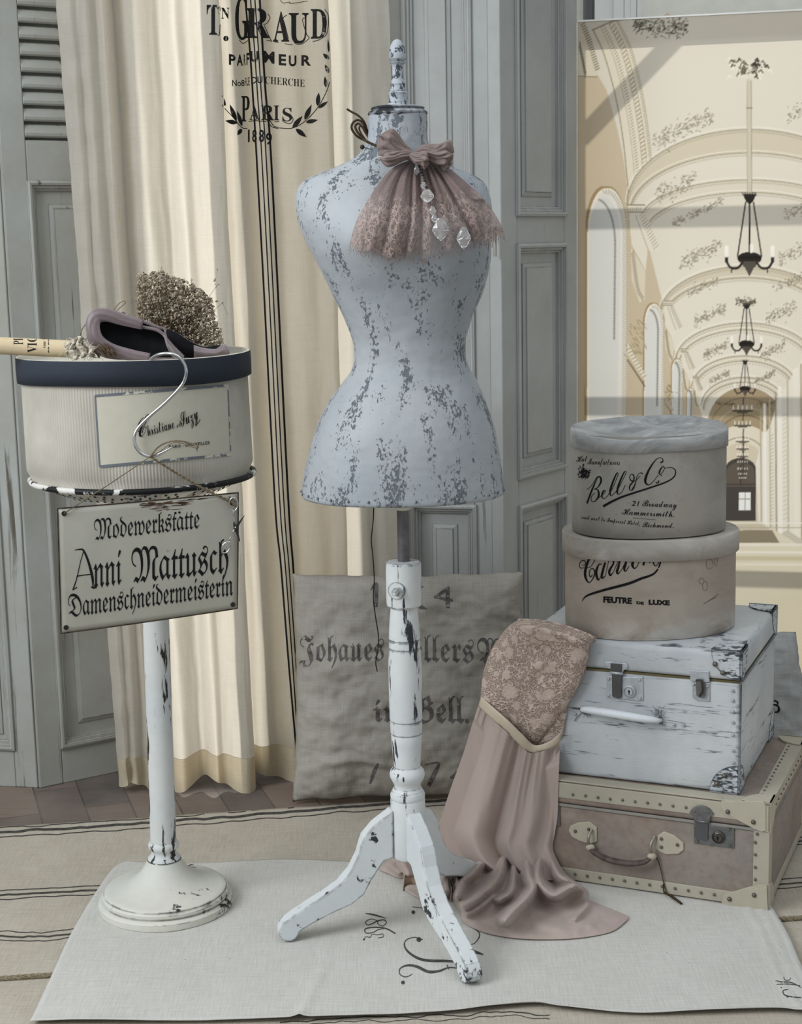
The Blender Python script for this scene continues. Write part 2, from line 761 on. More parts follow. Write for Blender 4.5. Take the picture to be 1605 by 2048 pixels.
M['sack2'] = cloth('grey_cushion_linen', '#a6a8a8', '#8b8d8d', 900, 0.45, 0.6, axes=(0, 2), big=8, wr=1.4)
M['curtain'] = cloth('curtain_linen', '#dcd8cf', '#c8c3b9', 900, 0.5, 0.4, axes=(0, 2), trans=0.60, tcol='#f2ecdf', big=3, wr=0.5)
M['hem'] = cloth('curtain_hem_linen', '#cdc3ac', '#baaf99', 900, 0.5, 0.3, axes=(0, 2), trans=0.3, tcol='#e0cfac', big=3, wr=0.5)
M['twine'] = plain('jute_twine', '#857a66', 0.95, 0, 0.05, 0.25, 300)
M['twine_d'] = plain('dark_twine', '#4a4033', 0.95, 0, 0.05, 0.25, 300)
M['thread'] = plain('black_thread', '#2a2622', 0.9, 0, 0.05)


# ================================================================== the setting
def struct(name, mb, mat, label=None, cat=None, **k):
    o = mb.build(name, mat, None, **k)
    return tag(o, label, cat, None, 'structure')


def wood_floor():
    t = NT('grey_brown_planks')
    v = t.co((1, 1, 1), (0, 0, math.radians(72)))
    br = t.n('ShaderNodeTexBrick')
    t.set(br.inputs['Vector'], v)
    for k, q in (('Color1', col('#857568')), ('Color2', col('#4e4b4a')), ('Mortar', col('#3a3633'))):
        br.inputs[k].default_value = q
    br.inputs['Scale'].default_value = 1
    br.inputs['Mortar Size'].default_value = 0.0022
    br.inputs['Bias'].default_value = 0.0
    br.inputs['Brick Width'].default_value = 0.42
    br.inputs['Row Height'].default_value = 0.105
    br.offset = 0.37
    g = t.noise(t.co((3, 40, 1), (0, 0, math.radians(72))), 3, 6, 0.65, 0.6)
    n = t.noise(t.co(), 6, 5)
    c = t.mix(t.ramp(g, 0.3, 0.7, 0, 0.45), br.outputs[0], col('#4a4541'))
    c = t.mix(t.ramp(n, 0.35, 0.7, 0, 0.55), c, col('#847870'))
    return t.fin(c, 0.6, 0, t.bump(g, 0.25, 0.002), 0.25)


GZ = -0.012            # the boards; the linen lies on them, its top at z = 0
struct('floor', MB().box(-4, 4, -2.5, 8.2, GZ - 0.1, GZ), wood_floor(), 'grey brown wooden plank floor', 'floor', smooth=False)

stucco = NT('pale_stucco')
_n = stucco.noise(stucco.co(), 9, 6, 0.6)
stucco.fin(stucco.mix(stucco.ramp(_n, 0.4, 0.6), col('#eef0e6'), col('#f6f7f0')), 0.9, 0, stucco.bump(_n, 0.6, 0.01))
struct('wall_outside', MB().box(-4, 4, 8.0, 8.2, GZ, 2.56), stucco.m, 'pale rough stucco wall outside the window', 'wall', smooth=False)

WY = 4.40              # plane of the glazing
wallm = plain('pale_wall_plaster', '#c9ccca', 0.9)
LINZ = 2.25
wb = MB()
wb.box(-3.5, -0.95, WY, WY + 0.12, GZ, 4.2)
wb.box(1.75, 3.5, WY, WY + 0.12, GZ, 4.2)
wb.box(0.07, 1.75, WY, WY + 0.12, LINZ, 4.2)
wb.box(-0.95, 0.07, WY, WY + 0.12, 2.95, 4.2)
struct('wall_back', wb, wallm, 'pale back wall around the tall window', 'wall', smooth=False)

# window: white edge frame and panes; its stile and mullion are moved to the outside wall
win = bpy.data.objects.new('window_1', None)
COL.objects.link(win)
win.location = (0.4, WY, 0)
OFF['window_1'] = Vector(win.location)
tag(win, 'tall glazed window behind the picture board and curtain', 'window', None, 'structure')
wwhite = plain('white_window_frame', '#e9ecee', 0.5, 0, 0.4, 0.02)
wdark = plain('dark_window_bar', '#2b2f36', 0.5, 0, 0.4, 0.02)
fr = MB()
fr.box(-0.95, -0.90, WY, WY + 0.06, GZ, LINZ)
fr.box(1.70, 1.75, WY, WY + 0.06, GZ, LINZ)
fr.box(0.07, 1.70, WY, WY + 0.06, LINZ - 0.012, LINZ)
fr.box(-0.90, 0.03, WY, WY + 0.06, 2.90, 2.95)
fr.box(0.03, 0.07, WY, WY + 0.06, GZ, 2.95)
fr.box(-0.95, -0.90, WY, WY + 0.06, LINZ, 2.95)
fr.box(-0.90, 1.70, WY, WY + 0.06, GZ, GZ + 0.06)
fr.box(-0.90, 0.03, WY, WY + 0.05, GZ, 0.52)  # unseen low panel added to keep low sun off the curtain hem
fr.build('window_frame', wwhite, win, smooth=False, bevel=0.003)
OY = 7.96  # window stile and mullion moved back here so their shadows miss the board
x0, x1 = at(1187, 12, OY).x, at(1274, 12, OY).x
tm_ = MB().box(x0, x1, OY - 0.06, OY + 0.04, GZ, 2.50)
for q, w in ((0.42, 0.05), (0.66, 0.03), (0.80, 0.03), (0.95, 0.02)):
    tm_.box(lerp(x0, x1, q), lerp(x0, x1, q) + w, OY - 0.085, OY - 0.06, GZ, 2.50)
struct('trim_1', tm_, wwhite, 'white window frame upright set back against the outside wall, seen above the picture board', 'post', smooth=False, bevel=0.004)
x0, x1 = at(1169, 12, OY).x, at(1182, 12, OY).x
struct('trim_2', MB().box(x0, x1, OY - 0.06, OY + 0.04, GZ, 2.50), wdark, 'narrow dark window mullion set back beside the white frame at the outside wall', 'post', smooth=False)
# poster plane: left edge further away than the right one
PA = at(1156, 44, 4.04)
PB = at(1606, 22, 3.92)
PE = Vector((PB.x - PA.x, PB.y - PA.y, 0)).normalized()
PN = Vector((PE.y, -PE.x, 0))


gl = NT('window_glass')
_t = gl.n('ShaderNodeBsdfTransparent')
_g = gl.n('ShaderNodeBsdfGlossy')
_g.inputs['Roughness'].default_value = 0.02
_m = gl.n('ShaderNodeMixShader')
_m.inputs[0].default_value = 0.05
gl.t.links.new(_t.outputs[0], _m.inputs[1])
gl.t.links.new(_g.outputs[0], _m.inputs[2])
gl.t.links.new(_m.outputs[0], gl.out.inputs[0])
MB().box(-0.90, 0.03, WY + 0.028, WY + 0.031, GZ + 0.06, 2.90).box(0.07, 1.70, WY + 0.028, WY + 0.031, GZ + 0.06, LINZ - 0.012).build('pane', gl.m, win, smooth=False)


# ================================================================== printed picture board of a vaulted hall
def draw_hall():
    X0, Y0, Wd, Hh = 1140, 10, 560, 1300
    img = np.empty((Hh, Wd, 3))
    yy, xx = np.mgrid[0:Hh, 0:Wd].astype(float)
    xx += X0
    yy += Y0
    rnd = random.Random(3)

    def c8(h):
        return np.array([int(h[i:i + 2], 16) for i in (1, 3, 5)], float)

    def put(mask, c, a=1.0):
        mm = (mask * a)[..., None]
        img[:] = img * (1 - mm) + c8(c) * mm

    def win_(pts, pad=3):
        xs = [p[0] for p in pts]
        ys = [p[1] for p in pts]
        a, b = max(int(min(xs) - pad - X0), 0), min(int(max(xs) + pad - X0) + 1, Wd)
        c, d = max(int(min(ys) - pad - Y0), 0), min(int(max(ys) + pad - Y0) + 1, Hh)
        return slice(c, max(d, c)), slice(a, max(b, a))

    def poly(pts, c, a=1.0):
        sl = win_(pts)
        x, y = xx[sl], yy[sl]
        ins = np.zeros(x.shape, bool)
        n = len(pts)
        for i in range(n):
            (ax, ay), (bx, by) = pts[i], pts[(i + 1) % n]
            if ay == by:
                continue
            ins ^= ((ay > y) != (by > y)) & (x < (bx - ax) * (y - ay) / (by - ay) + ax)
        mm = (ins * a)[..., None]
        img[sl] = img[sl] * (1 - mm) + c8(c) * mm

    def line(pts, w, c, a=1.0):
        for (ax, ay), (bx, by) in zip(pts, pts[1:]):
            sl = win_([(ax, ay), (bx, by)], w + 2)
            x, y = xx[sl], yy[sl]
            L = max((bx - ax) ** 2 + (by - ay) ** 2, 1e-6)
            t = np.clip(((x - ax) * (bx - ax) + (y - ay) * (by - ay)) / L, 0, 1)
            d = np.hypot(x - ax - t * (bx - ax), y - ay - t * (by - ay))
            mm = (np.clip(w / 2 + 0.5 - d, 0, 1) * a)[..., None]
            img[sl] = img[sl] * (1 - mm) + c8(c) * mm

    def arc(cx, cy, rx, ry, a0, a1, n=40):
        return [(cx + rx * math.cos(math.radians(a0 + (a1 - a0) * i / n)), cy - ry * math.sin(math.radians(a0 + (a1 - a0) * i / n))) for i in range(n + 1)]

    def crv(pts, n=8):
        return [(p.x, p.y) for p in spline([(a, b, 0) for a, b in pts], n)]

    def dashes(path, step, l, w, c, ang=45, a=0.8):
        d = 0
        for (ax, ay), (bx, by) in zip(path, path[1:]):
            L = math.hypot(bx - ax, by - ay)
            while d < L:
                t = d / L
                x, y = ax + (bx - ax) * t, ay + (by - ay) * t
                th = math.atan2(by - ay, bx - ax) + math.radians(ang)
                line([(x - l / 2 * math.cos(th), y - l / 2 * math.sin(th)), (x + l / 2 * math.cos(th), y + l / 2 * math.sin(th))], w, c, a)
                d += step
            d -= L

    def foliage(x, y, w, h, n, c='#8a8272', tilt=-0.45):
        for i in range(int(n * 1.7)):
            u, v = rnd.random() - 0.5, rnd.gauss(0, 0.28)
            px, py = x + u * w, y + v * h + u * w * tilt
            th = rnd.choice((-0.6, -0.3, 0.4, -1.0)) + rnd.gauss(0, 0.2)
            l = rnd.uniform(2.2, 5.2) * w / 90
            line([(px, py), (px + l * math.cos(th) / 2, py + l * math.sin(th) / 2 - 1), (px + l * math.cos(th), py + l * math.sin(th))], rnd.uniform(0.8, 1.8), c, rnd.uniform(0.45, 0.95))

    put(np.ones_like(xx), '#dfd8c9')
    put(np.clip((yy - 250) / 900, 0, 1), '#e8e2d3', 0.8)
    VX, VY = 1488.0, 905.0
    # left wall
    poly([(1140, 150), (1196, 150), (1214, 180), (1236, 260), (1250, 330), (1258, 405), (1262, 470), (1300, 500), (1330, 620), (1350, 700), (1390, 780), (1410, 850), (1410, 1100), (1140, 1100)], '#cbbca2')
    # first rib: pale bands with rows of beads
    rib = [(1186, 60), (1208, 110), (1230, 190), (1246, 280), (1258, 400)]
    ribo = [(1238, 40), (1266, 100), (1288, 190), (1300, 270), (1306, 330)]
    A, B = crv(rib), crv(ribo)
    poly(A + B[::-1], '#e3dac7')
    for f, w, c in ((0.02, 2, '#8e8268'), (0.30, 1.4, '#b3a68c'), (0.62, 1.2, '#a89c84'), (0.80, 1.2, '#a89c84'), (0.98, 1.4, '#b0a48c')):
        line([(p[0] + (q[0] - p[0]) * f, p[1] + (q[1] - p[1]) * f) for p, q in zip(A, B)], w, c, 0.8)
    for f, l, w, st in ((0.42, 6, 1.6, 6), (0.71, 9, 2.2, 8), (0.92, 4, 1.8, 5)):
        dashes([(p[0] + (q[0] - p[0]) * f, p[1] + (q[1] - p[1]) * f) for p, q in zip(A, B)], st, l, w, '#8f866f', 60, 0.75)
    # upper left cornice
    poly([(1140, 40), (1170, 45), (1188, 90), (1200, 140), (1192, 155), (1140, 155)], '#ddd4c0')
    dashes(crv([(1166, 48), (1180, 85), (1196, 140)]), 5, 9, 2, '#6f6754', 80)
    dashes([(1160, 90), (1172, 150)], 6, 12, 2, '#6f6754', 20)
    line([(1150, 152), (1194, 154)], 2, '#8a7f68')
    line([(1186, 60), (1225, 42), (1262, 36)], 3, '#8a7f68', 0.7)
    foliage(1320, 55, 110, 34, 150, '#4f4a3e', 0.05)
    # arches receding along the vault
    ar = [(1500, 259, 262, 150), (1500, 306, 258, 130)]
    for k, (py, half, hh) in enumerate(((259, 245, 150), (306, 238, 120), (360, 215, 80), (385, 205, 80), (533, 172, 95), (556, 165, 85), (646, 138, 75), (660, 132, 70), (712, 104, 62), (722, 100, 60), (755, 84, 56), (765, 80, 54))):
        cx = 1500 - 12 * (py - 259) / 500
        if k % 2 == 0:
            nxt = (306, 385, 556, 660, 722, 765)[k // 2]
            h2 = (238, 205, 165, 132, 100, 80)[k // 2]
            hh2 = (120, 80, 85, 70, 60, 54)[k // 2]
            up, lo = arc(cx, py + hh, half, hh, 0, 180), arc(cx, nxt + hh2 + 8, h2, hh2 + 8, 0, 180)
            poly(up + lo[::-1], '#d3c9b4' if k in (0, 4) else '#ddd5c3')
        line(arc(cx, py + hh, half, hh, 0, 180), 2.0, '#8f866f', 0.75)
        line(arc(cx, py + hh - 5, half + 3, hh, 0, 180), 1.4, '#f2ede0', 0.9)
        dashes(arc(cx, py + hh + 5, half - 2, hh, 0, 180), 6, 5 if py < 600 else 3, 1.4, '#948b76', 35, 0.6)
    # leaf stucco between the arches
    for x, y, w, h, n in ((1365, 258, 120, 34, 110), (1600, 225, 50, 30, 40), (1350, 375, 80, 34, 80), (1395, 425, 100, 16, 70), (1598, 420, 60, 24, 50), (1400, 510, 85, 26, 90), (1592, 505, 70, 30, 70), (1405, 575, 60, 16, 50), (1580, 565, 70, 20, 50), (1420, 630, 65, 22, 80), (1562, 625, 60, 24, 70), (1432, 700, 50, 18, 70), (1545, 702, 50, 18, 60), (1440, 755, 40, 12, 50), (1530, 755, 40, 12, 50)):
        foliage(x, y, w, h, n, '#8b8370')
    # tall arched openings of the left wall
    for (l, r, top, bot, tk) in ((1178, 1252, 380, 1090, 10), (1290, 1326, 610, 1090, 6), (1344, 1364, 720, 1090, 4), (1374, 1385, 778, 1090, 3)):
        cx, hw = (l + r) / 2 + 2, (r - l) / 2
        shp = [(l, bot)] + [(cx - hw * math.cos(t), top + hw * 2.4 * (1 - math.sin(t))) for t in [math.pi * i / 24 for i in range(25)]] + [(r, bot)]
        poly([(x - tk * 0.9 if x < cx else x, y - tk * 0.8) for x, y in shp], '#a58f6d')
        poly([(x - tk * 0.4 if x < cx else x, y - tk * 0.4) for x, y in shp], '#efe8d8')
        poly(shp, '#e6e3da')
        ins = [(l + 1, bot)] + [(lerp(x, cx, 0.12) - hw * 0.2, y + hw * 0.4) for x, y in shp[1:-1]] + [(r - hw * 0.62, bot)]
        poly(ins, '#dcdcd7')
        ed = [(p[0] - hw * 0.10, p[1] + 3) for p in shp[12:]]
        dashes(ed, 5, 7 * hw / 37 + 2, 1.6, '#a79d86', 60, 0.8)
        e2 = [(p[0] - hw * 0.62, p[1] + hw * 0.5) for p in shp[14:-1]] + [(r - hw * 0.62, lerp(top, bot, 0.42))]
        line(e2, 2.5, '#8d8a80', 0.8)
        dashes(e2, 4, 4, 1.2, '#6f6c62', 90, 0.6)
    # brackets, pilaster capitals and swags
    for x, y, s in ((1262, 410, 1.0), (1330, 602, 0.62), (1365, 698, 0.45), (1388, 752, 0.32)):
        poly([(x - 6 * s, y), (x + 28 * s, y), (x + 26 * s, y + 14 * s), (x - 4 * s, y + 14 * s)], '#e6dfcf')
        line([(x - 6 * s, y), (x + 28 * s, y)], 2.5 * s, '#8d826b')
        line([(x - 5 * s, y + 14 * s), (x + 26 * s, y + 14 * s)], 2 * s, '#8d826b')
        dashes([(x - 4 * s, y + 8 * s), (x + 24 * s, y + 8 * s)], 4 * s, 5 * s, 1.4, '#9a8f78', 90)
        poly([(x - 3 * s, y + 16 * s), (x + 30 * s, y + 16 * s), (x + 60 * s, y + 90 * s), (x + 34 * s, y + 92 * s), (x + 30 * s, y + 130 * s), (x + 2 * s, y + 80 * s)], '#e4ddcd')
        line([(x + 10 * s, y + 20 * s), (x + 36 * s, y + 92 * s)], 1.5, '#a0957e', 0.7)
        dashes([(x + 22 * s, y + 18 * s), (x + 52 * s, y + 86 * s)], 6 * s, 12 * s, 1.5, '#958b75', 70, 0.7)
        poly([(x, y + 84 * s), (x + 30 * s, y + 132 * s), (x + 28 * s, y + 190 * s), (x + 18 * s, y + 196 * s), (x + 2 * s, y + 150 * s)], '#ddd3be')
        dashes(crv([(x + 4 * s, y + 95 * s), (x + 14 * s, y + 165 * s), (x + 26 * s, y + 190 * s)]), 4 * s, 9 * s, 1.6, '#8e836c', 40, 0.7)
    for x, y, s in ((1272, 640, 1.0), (1338, 770, 0.45)):
        poly([(x - 12 * s, y + 60 * s), (x, y - 8 * s), (x + 16 * s, y + 40 * s), (x + 12 * s, y + 90 * s)], '#cabb9c')
        for q in range(46):
            px, py = x + rnd.gauss(1, 8) * s, y + rnd.uniform(-2, 70) * s
            line([(px, py), (px + 4 * s, py + 5 * s)], 1.3, '#86795f', 0.7)
        poly([(x - 16 * s, y + 46 * s), (x + 22 * s, y + 112 * s), (x + 20 * s, y + 126 * s), (x - 16 * s, y + 68 * s)], '#e4dcca')
        dashes([(x - 14 * s, y + 58 * s), (x + 20 * s, y + 118 * s)], 7 * s, 9 * s, 1.5, '#8e836c', 90)
        line([(x - 16 * s, y + 80 * s), (x + 18 * s, y + 132 * s)], 3 * s, '#6f6148', 0.8)
    # far dark arch, inner vault, door
    poly([(1398, 1080)] + arc(1492, 850, 76, 76, 180, 0) + [(1590, 1080)], '#a8977a')
    for r_, c in ((70, '#8f7f63'), (60, '#b8a98d'), (52, '#85765c')):
        line(arc(1491, 856 + (76 - r_), r_, r_ * 0.95, 175, 5), 3, c, 0.8)
    foliage(1452, 808, 40, 8, 30, '#6f624b', 0.1)
    foliage(1535, 808, 40, 8, 30, '#6f624b', -0.1)
    poly([(1432, 1080)] + arc(1486, 890, 54, 40, 180, 0) + [(1545, 1080)], '#e5dcc9')
    poly([(1448, 1080)] + arc(1484, 912, 38, 26, 180, 0) + [(1524, 1080)], '#d7ccb6')
    line(arc(1484, 905, 42, 30, 175, 5), 2, '#9c9078', 0.8)
    poly([(1450, 1042)] + arc(1482, 940, 31, 24, 180, 0) + [(1513, 1042)], '#4d4843')
    poly([(1452, 968)] + arc(1482, 944, 28, 20, 180, 0) + [(1511, 968)], '#645c52')
    line([(1452, 972), (1512, 972)], 2, '#8a8073', 0.6)
    line([(1482, 925), (1482, 970)], 1.5, '#35312d')
    poly([(1479, 985), (1503, 985), (1502, 1021), (1479, 1021)], '#eef0ec')
    line([(1491, 985), (1491, 1021)], 1.2, '#8d8a84')
    line([(1479, 998), (1503, 998)], 2, '#9b9890')
    # right hand wall
    poly([(1518, 1045), (1512, 930), (1524, 880), (1542, 850), (1556, 800), (1700, 560), (1700, 1130), (1600, 1110)], '#e9e4d8')
    for x, w, c in ((1522, 3, '#b9ad95'), (1530, 6, '#f5f2ea'), (1540, 3, '#c7bca6'), (1552, 3, '#a3977f'), (1560, 8, '#f4f0e6'), (1576, 4, '#c9bea8'), (1592, 10, '#efe9dc'), (1603, 3, '#ab9f87'), (1625, 12, '#d9cfba'), (1660, 14, '#f0eadf')):
        line([(x, 820 - (x - 1520) * 1.1), (x + 2, 1062 + (x - 1520) * 0.55)], w, c, 0.9)
    dashes([(1545, 870), (1545, 1060)], 7, 6, 1.4, '#a3977f', 60, 0.6)
    dashes([(1570, 830), (1572, 1080)], 9, 8, 1.5, '#b3a78f', 60, 0.5)
    poly([(1534, 1060), (1548, 1062), (1548, 1078), (1534, 1076)], '#cfcabf')
    poly([(1560, 1070), (1700, 1190), (1700, 1140), (1575, 1060)], '#cdc6b6')
    # floor in bands
    poly([(1396, 1042), (1520, 1042), (1700, 1150), (1700, 1320), (1140, 1320), (1396, 1080)], '#e0d8c2')
    poly([(1450, 1042), (1516, 1042), (1545, 1062), (1430, 1062)], '#cdc3ae')
    poly([(1430, 1062), (1545, 1060), (1560, 1086), (1400, 1086)], '#8f8570')
    for y, c, h in ((1046, '#f3efe4', 3), (1055, '#b3a991', 2), (1089, '#f0eade', 6), (1104, '#f4efe4', 5), (1116, '#cbbf9f', 8), (1128, '#efe8d6', 6), (1150, '#d8cfb8', 14), (1178, '#e9e2cd', 10), (1215, '#e4dbc1', 30), (1240, '#efe9d8', 10), (1262, '#dcd2b8', 12)):
        line([(1380, y), (1700, y + (y - 1040) * 0.02)], h, c, 0.75)
    # chandeliers, one behind the other
    def chand(x, y, s, dark, stem=True):
        c, g = ('#2e2b28', '#57524a') if dark > 0.8 else ('#4a443c', '#6b6457')
        if stem:
            line([(x - 1, y - 365 * s), (x, y - 140 * s)], 9 * s, '#cfc7b4')
            line([(x + 3.4 * s, y - 365 * s), (x + 4.4 * s, y - 140 * s)], 1.4, '#958b78', 0.8)
            line([(x - 5 * s, y - 365 * s), (x - 4.4 * s, y - 140 * s)], 1.2, '#a59b88', 0.8)
            line([(x - 6 * s, y - 311 * s), (x + 5 * s, y - 311 * s)], 2, '#857b68')
            for q in range(int(60 * s + 20)):
                u, v = rnd.gauss(0, 0.42), rnd.gauss(0, 0.4)
                if abs(u) < 1.1 and abs(v) < 1:
                    px, py = x + u * 40 * s, y - 392 * s + v * 24 * s
                    dx = (5 + 5 * rnd.random()) * s * (1 if u > 0 else -1)
                    line([(px, py), (px + dx * 0.6, py - 4 * s), (px + dx, py + 2 * s)], 2.4 * s + 0.4, rnd.choice(('#3f3a31', '#6d6556', '#e6dfcf', '#efe9da')), 0.85)
        poly([(x - 13 * s, y - 138 * s), (x + 13 * s, y - 138 * s), (x + 7 * s, y - 124 * s), (x, y - 118 * s), (x - 7 * s, y - 124 * s)], c)
        dashes([(x - 13 * s, y - 139 * s), (x + 13 * s, y - 139 * s)], 5 * s, 6 * s, 2.2 * s, c, 60)
        for dx in (-24, 24):
            line([(x + dx * 0.33 * s, y - 122 * s), (x + dx * s, y - 14 * s)], max(2.4 * s, 1.2), c)
        line([(x, y - 122 * s), (x, y - 14 * s)], max(3 * s, 1.2), c)
        poly(arc(x, y - 10 * s, 24 * s, 13 * s, 0, 360, 24), c)
        poly([(x - 20 * s, y - 4 * s), (x + 20 * s, y - 4 * s), (x + 8 * s, y + 10 * s), (x, y + 26 * s), (x - 8 * s, y + 10 * s)], g)
        line([(x - 23 * s, y - 12 * s), (x + 23 * s, y - 12 * s)], 2.4 * s, '#1f1d1b', 0.8)
        for sx in (-1, 1):
            line(crv([(x + sx * 14 * s, y - 2 * s), (x + sx * 24 * s, y + 9 * s), (x + sx * 38 * s, y + 8 * s), (x + sx * 46 * s, y - 4 * s)], 5), max(4 * s, 1.3), c)
            line([(x + sx * 46 * s, y - 4 * s), (x + sx * 46 * s, y - 14 * s)], max(6 * s, 1.5), c)
            line([(x + sx * 46 * s, y - 16 * s), (x + sx * 46 * s, y - 32 * s)], max(8 * s, 1.5), '#f5f2e8', 0.95)
            line([(x + sx * 36 * s, y + 8 * s), (x + sx * 36 * s, y + 18 * s)], max(2 * s, 1), c)
        line([(x + 4 * s, y - 24 * s), (x + 4 * s, y - 36 * s)], max(7 * s, 1.5), '#f5f2e8', 0.95)
    chand(1500, 527, 1.0, 1.0)
    chand(1494, 695, 0.64, 0.9, False)
    foliage(1492, 605, 40, 14, 60, '#5c5547', 0)
    chand(1491, 782, 0.44, 0.9, False)
    for y, s in ((820, 0.40), (850, 0.33), (882, 0.26), (897, 0.24), (912, 0.22), (926, 0.2), (940, 0.2), (950, 0.17), (958, 0.14)):
        line([(1488, y - 24), (1486, y)], 2, '#4b463d')
        for dx in (-46, -22, 0, 22, 46):
            line([(1486 + dx * s, y), (1486 + dx * s, y - 22 * s)], max(6 * s, 1.6), '#f7f4ea')
        line([(1486 - 48 * s, y + 4 * s), (1486 + 48 * s, y + 4 * s)], max(9 * s, 2), '#4b463d', 0.9)
        line([(1486 - 24 * s, y + 12 * s), (1486 + 24 * s, y + 12 * s)], max(8 * s, 1.5), '#5a5347', 0.9)
    # soft print
    for _ in range(1):
        img[1:-1, 1:-1] = img[1:-1, 1:-1] * 0.6 + 0.1 * (img[:-2, 1:-1] + img[2:, 1:-1] + img[1:-1, :-2] + img[1:-1, 2:])
    return img, X0, Y0


def build_poster():
    img, X0, Y0 = draw_hall()
    step = 1.7
    # the board is measured along its own plane: s along the edge, z up
    s1 = (onp(1690, 600, PA, PN) - PA).dot(PE)
    zt0, zt1 = PA.z, PB.z
    L = (PB - PA).dot(PE)
    zb = 0.02
    px_m = 1 / ppm(PA)
    ns, nz = int(s1 / (step * px_m)), int((PA.z - 0.42) / (step * px_m))
    V, UV = [], []
    Hh, Wd = img.shape[:2]
    colr = []
    for j in range(nz + 1):
        for i in range(ns + 1):
            s = s1 * i / ns
            zt = zt0
            z = lerp(0.42, zt, j / nz)
            p = Vector((PA.x + PE.x * s, PA.y + PE.y * s, z))
            V.append(p)
            x, y = px_of(p)
            xi, yi = min(max(x - X0, 0), Wd - 1.01), min(max(y - Y0, 0), Hh - 1.01)
            a, b = int(xi), int(yi)
            u, v = xi - a, yi - b
            q = img[b, a] * (1 - u) * (1 - v) + img[b, a + 1] * u * (1 - v) + img[b + 1, a] * (1 - u) * v + img[b + 1, a + 1] * u * v
            colr.append(q)
    Fc = [(j * (ns + 1) + i, j * (ns + 1) + i + 1, (j + 1) * (ns + 1) + i + 1, (j + 1) * (ns + 1) + i) for j in range(nz) for i in range(ns)]
    # plain strip down to the floor
    n0 = len(V)
    for s in (0, s1):
        V.append(Vector((PA.x + PE.x * s, PA.y + PE.y * s, zb)))
        colr.append(np.array([224, 215, 190.]))
    Fc.append((n0, n0 + 1, ns, 0))
    root = thing('picture_board', 'tall thin board printed with a vaulted hall of hanging chandeliers, behind the boxes', 'backdrop', (V[n0] + V[n0 + 1]) / 2)
    t = NT('printed_hall')
    a = t.n('ShaderNodeAttribute', attribute_name='print')
    t.fin(a.outputs['Color'], 0.75, 0, None, 0.15)
    tr = t.n('ShaderNodeBsdfTranslucent')
    t.set(tr.inputs[0], a.outputs['Color'])
    mx = t.n('ShaderNodeMixShader')
    mx.inputs[0].default_value = 0.42
    t.t.links.new(t.b.outputs[0], mx.inputs[1])
    t.t.links.new(tr.outputs[0], mx.inputs[2])
    t.t.links.new(mx.outputs[0], t.out.inputs[0])
    o = obj('printed_sheet', V, Fc, t.m, root, smooth=False)
    ca = o.data.color_attributes.new('print', 'FLOAT_COLOR', 'POINT')
    arr = np.array(colr) / 255
    lin = np.where(arr <= 0.04045, arr / 12.92, ((arr + 0.055) / 1.055) ** 2.4)
    ca.data.foreach_set('color', np.concatenate([lin, np.ones((len(lin), 1))], 1).astype(np.float32).ravel())
    e = MB()
    b0 = Vector((PA.x, PA.y, zb))
    fr = lambda s, d, z: Vector((PA.x, PA.y, z)) + PE * s - PN * d
    e.box(-0.006, 0.0, -0.002, 0.006, zb, zt0 + 0.004, fr)
    e.box(-0.006, s1 + 0.006, -0.002, 0.006, zt0, zt0 + 0.004, fr)
    e.box(s1, s1 + 0.006, -0.002, 0.006, zb, zt0, fr)
    e.build('edge_binding', plain('white_board_edge', '#e8e8e4', 0.6), root, smooth=False)
    # softwood frame behind the sheet; the sun shows it through
    wood = plain('pale_batten_wood', '#b5aa98', 0.8)
    BD = 0.09

    def behind(x, y):
        p = onp(x, y, PA, PN)
        p = p - SUND * (BD / SUND.dot(PN))
        return (p - PA).dot(PE), p.z

    MB().box(0.0, s1, -0.022, -0.003, zt0 - 0.056, zt0 - 0.001, lambda s, d_, z_: fr(s, -d_, z_)).build('top_rail', wood, root, smooth=False)
    for ya, yb, h in ((440, 418, 0.0195), (812, 805, 0.0185), (1150, 1152, 0.016)):
        z = (behind(1200, ya)[1] + behind(1600, yb)[1]) / 2
        z = min(z, zt0 - h - 0.002)
        MB().box(0.0, s1, -BD - 0.02, -BD, z - h, z + h, lambda s, d_, z_: fr(s, -d_, z_)).build('batten', wood, root, smooth=False)
    q0 = behind(1164, 600)[0]
    MB().box(q0 - 0.012, q0 + 0.010, -BD, -BD + 0.02, GZ, zt0 - 0.004, lambda s, d_, z_: fr(s, -d_, z_)).build('upright', wood, root, smooth=False)
    MB().box(s1 - 0.03, s1, -BD, -BD + 0.02, GZ, zt0 - 0.004, lambda s, d_, z_: fr(s, -d_, z_)).build('upright', wood, root, smooth=False)
    (sa, za), (sb, zb2) = behind(1352, 74), behind(1162, 274)
    MB().tube([fr(sa, BD + 0.006, za), fr(sb, BD + 0.006, zb2)], 0.024, 4).build('brace', wood, root, smooth=False)
    for z in (0.3, zt0 - 0.05):
        for q in (q0, s1 - 0.015):
            MB().box(q - 0.008, q + 0.008, 0.001, BD, z, z + 0.02, fr).build('spacer', wood, root, smooth=False)
    fm = plain('board_foot', '#8f8a80', 0.7)
    for q in (0.1, s1 - 0.1):
        MB().box(q - 0.02, q + 0.02, -0.12, 0.2, GZ, zb, fr).build('foot', fm, root, smooth=False)


build_poster()


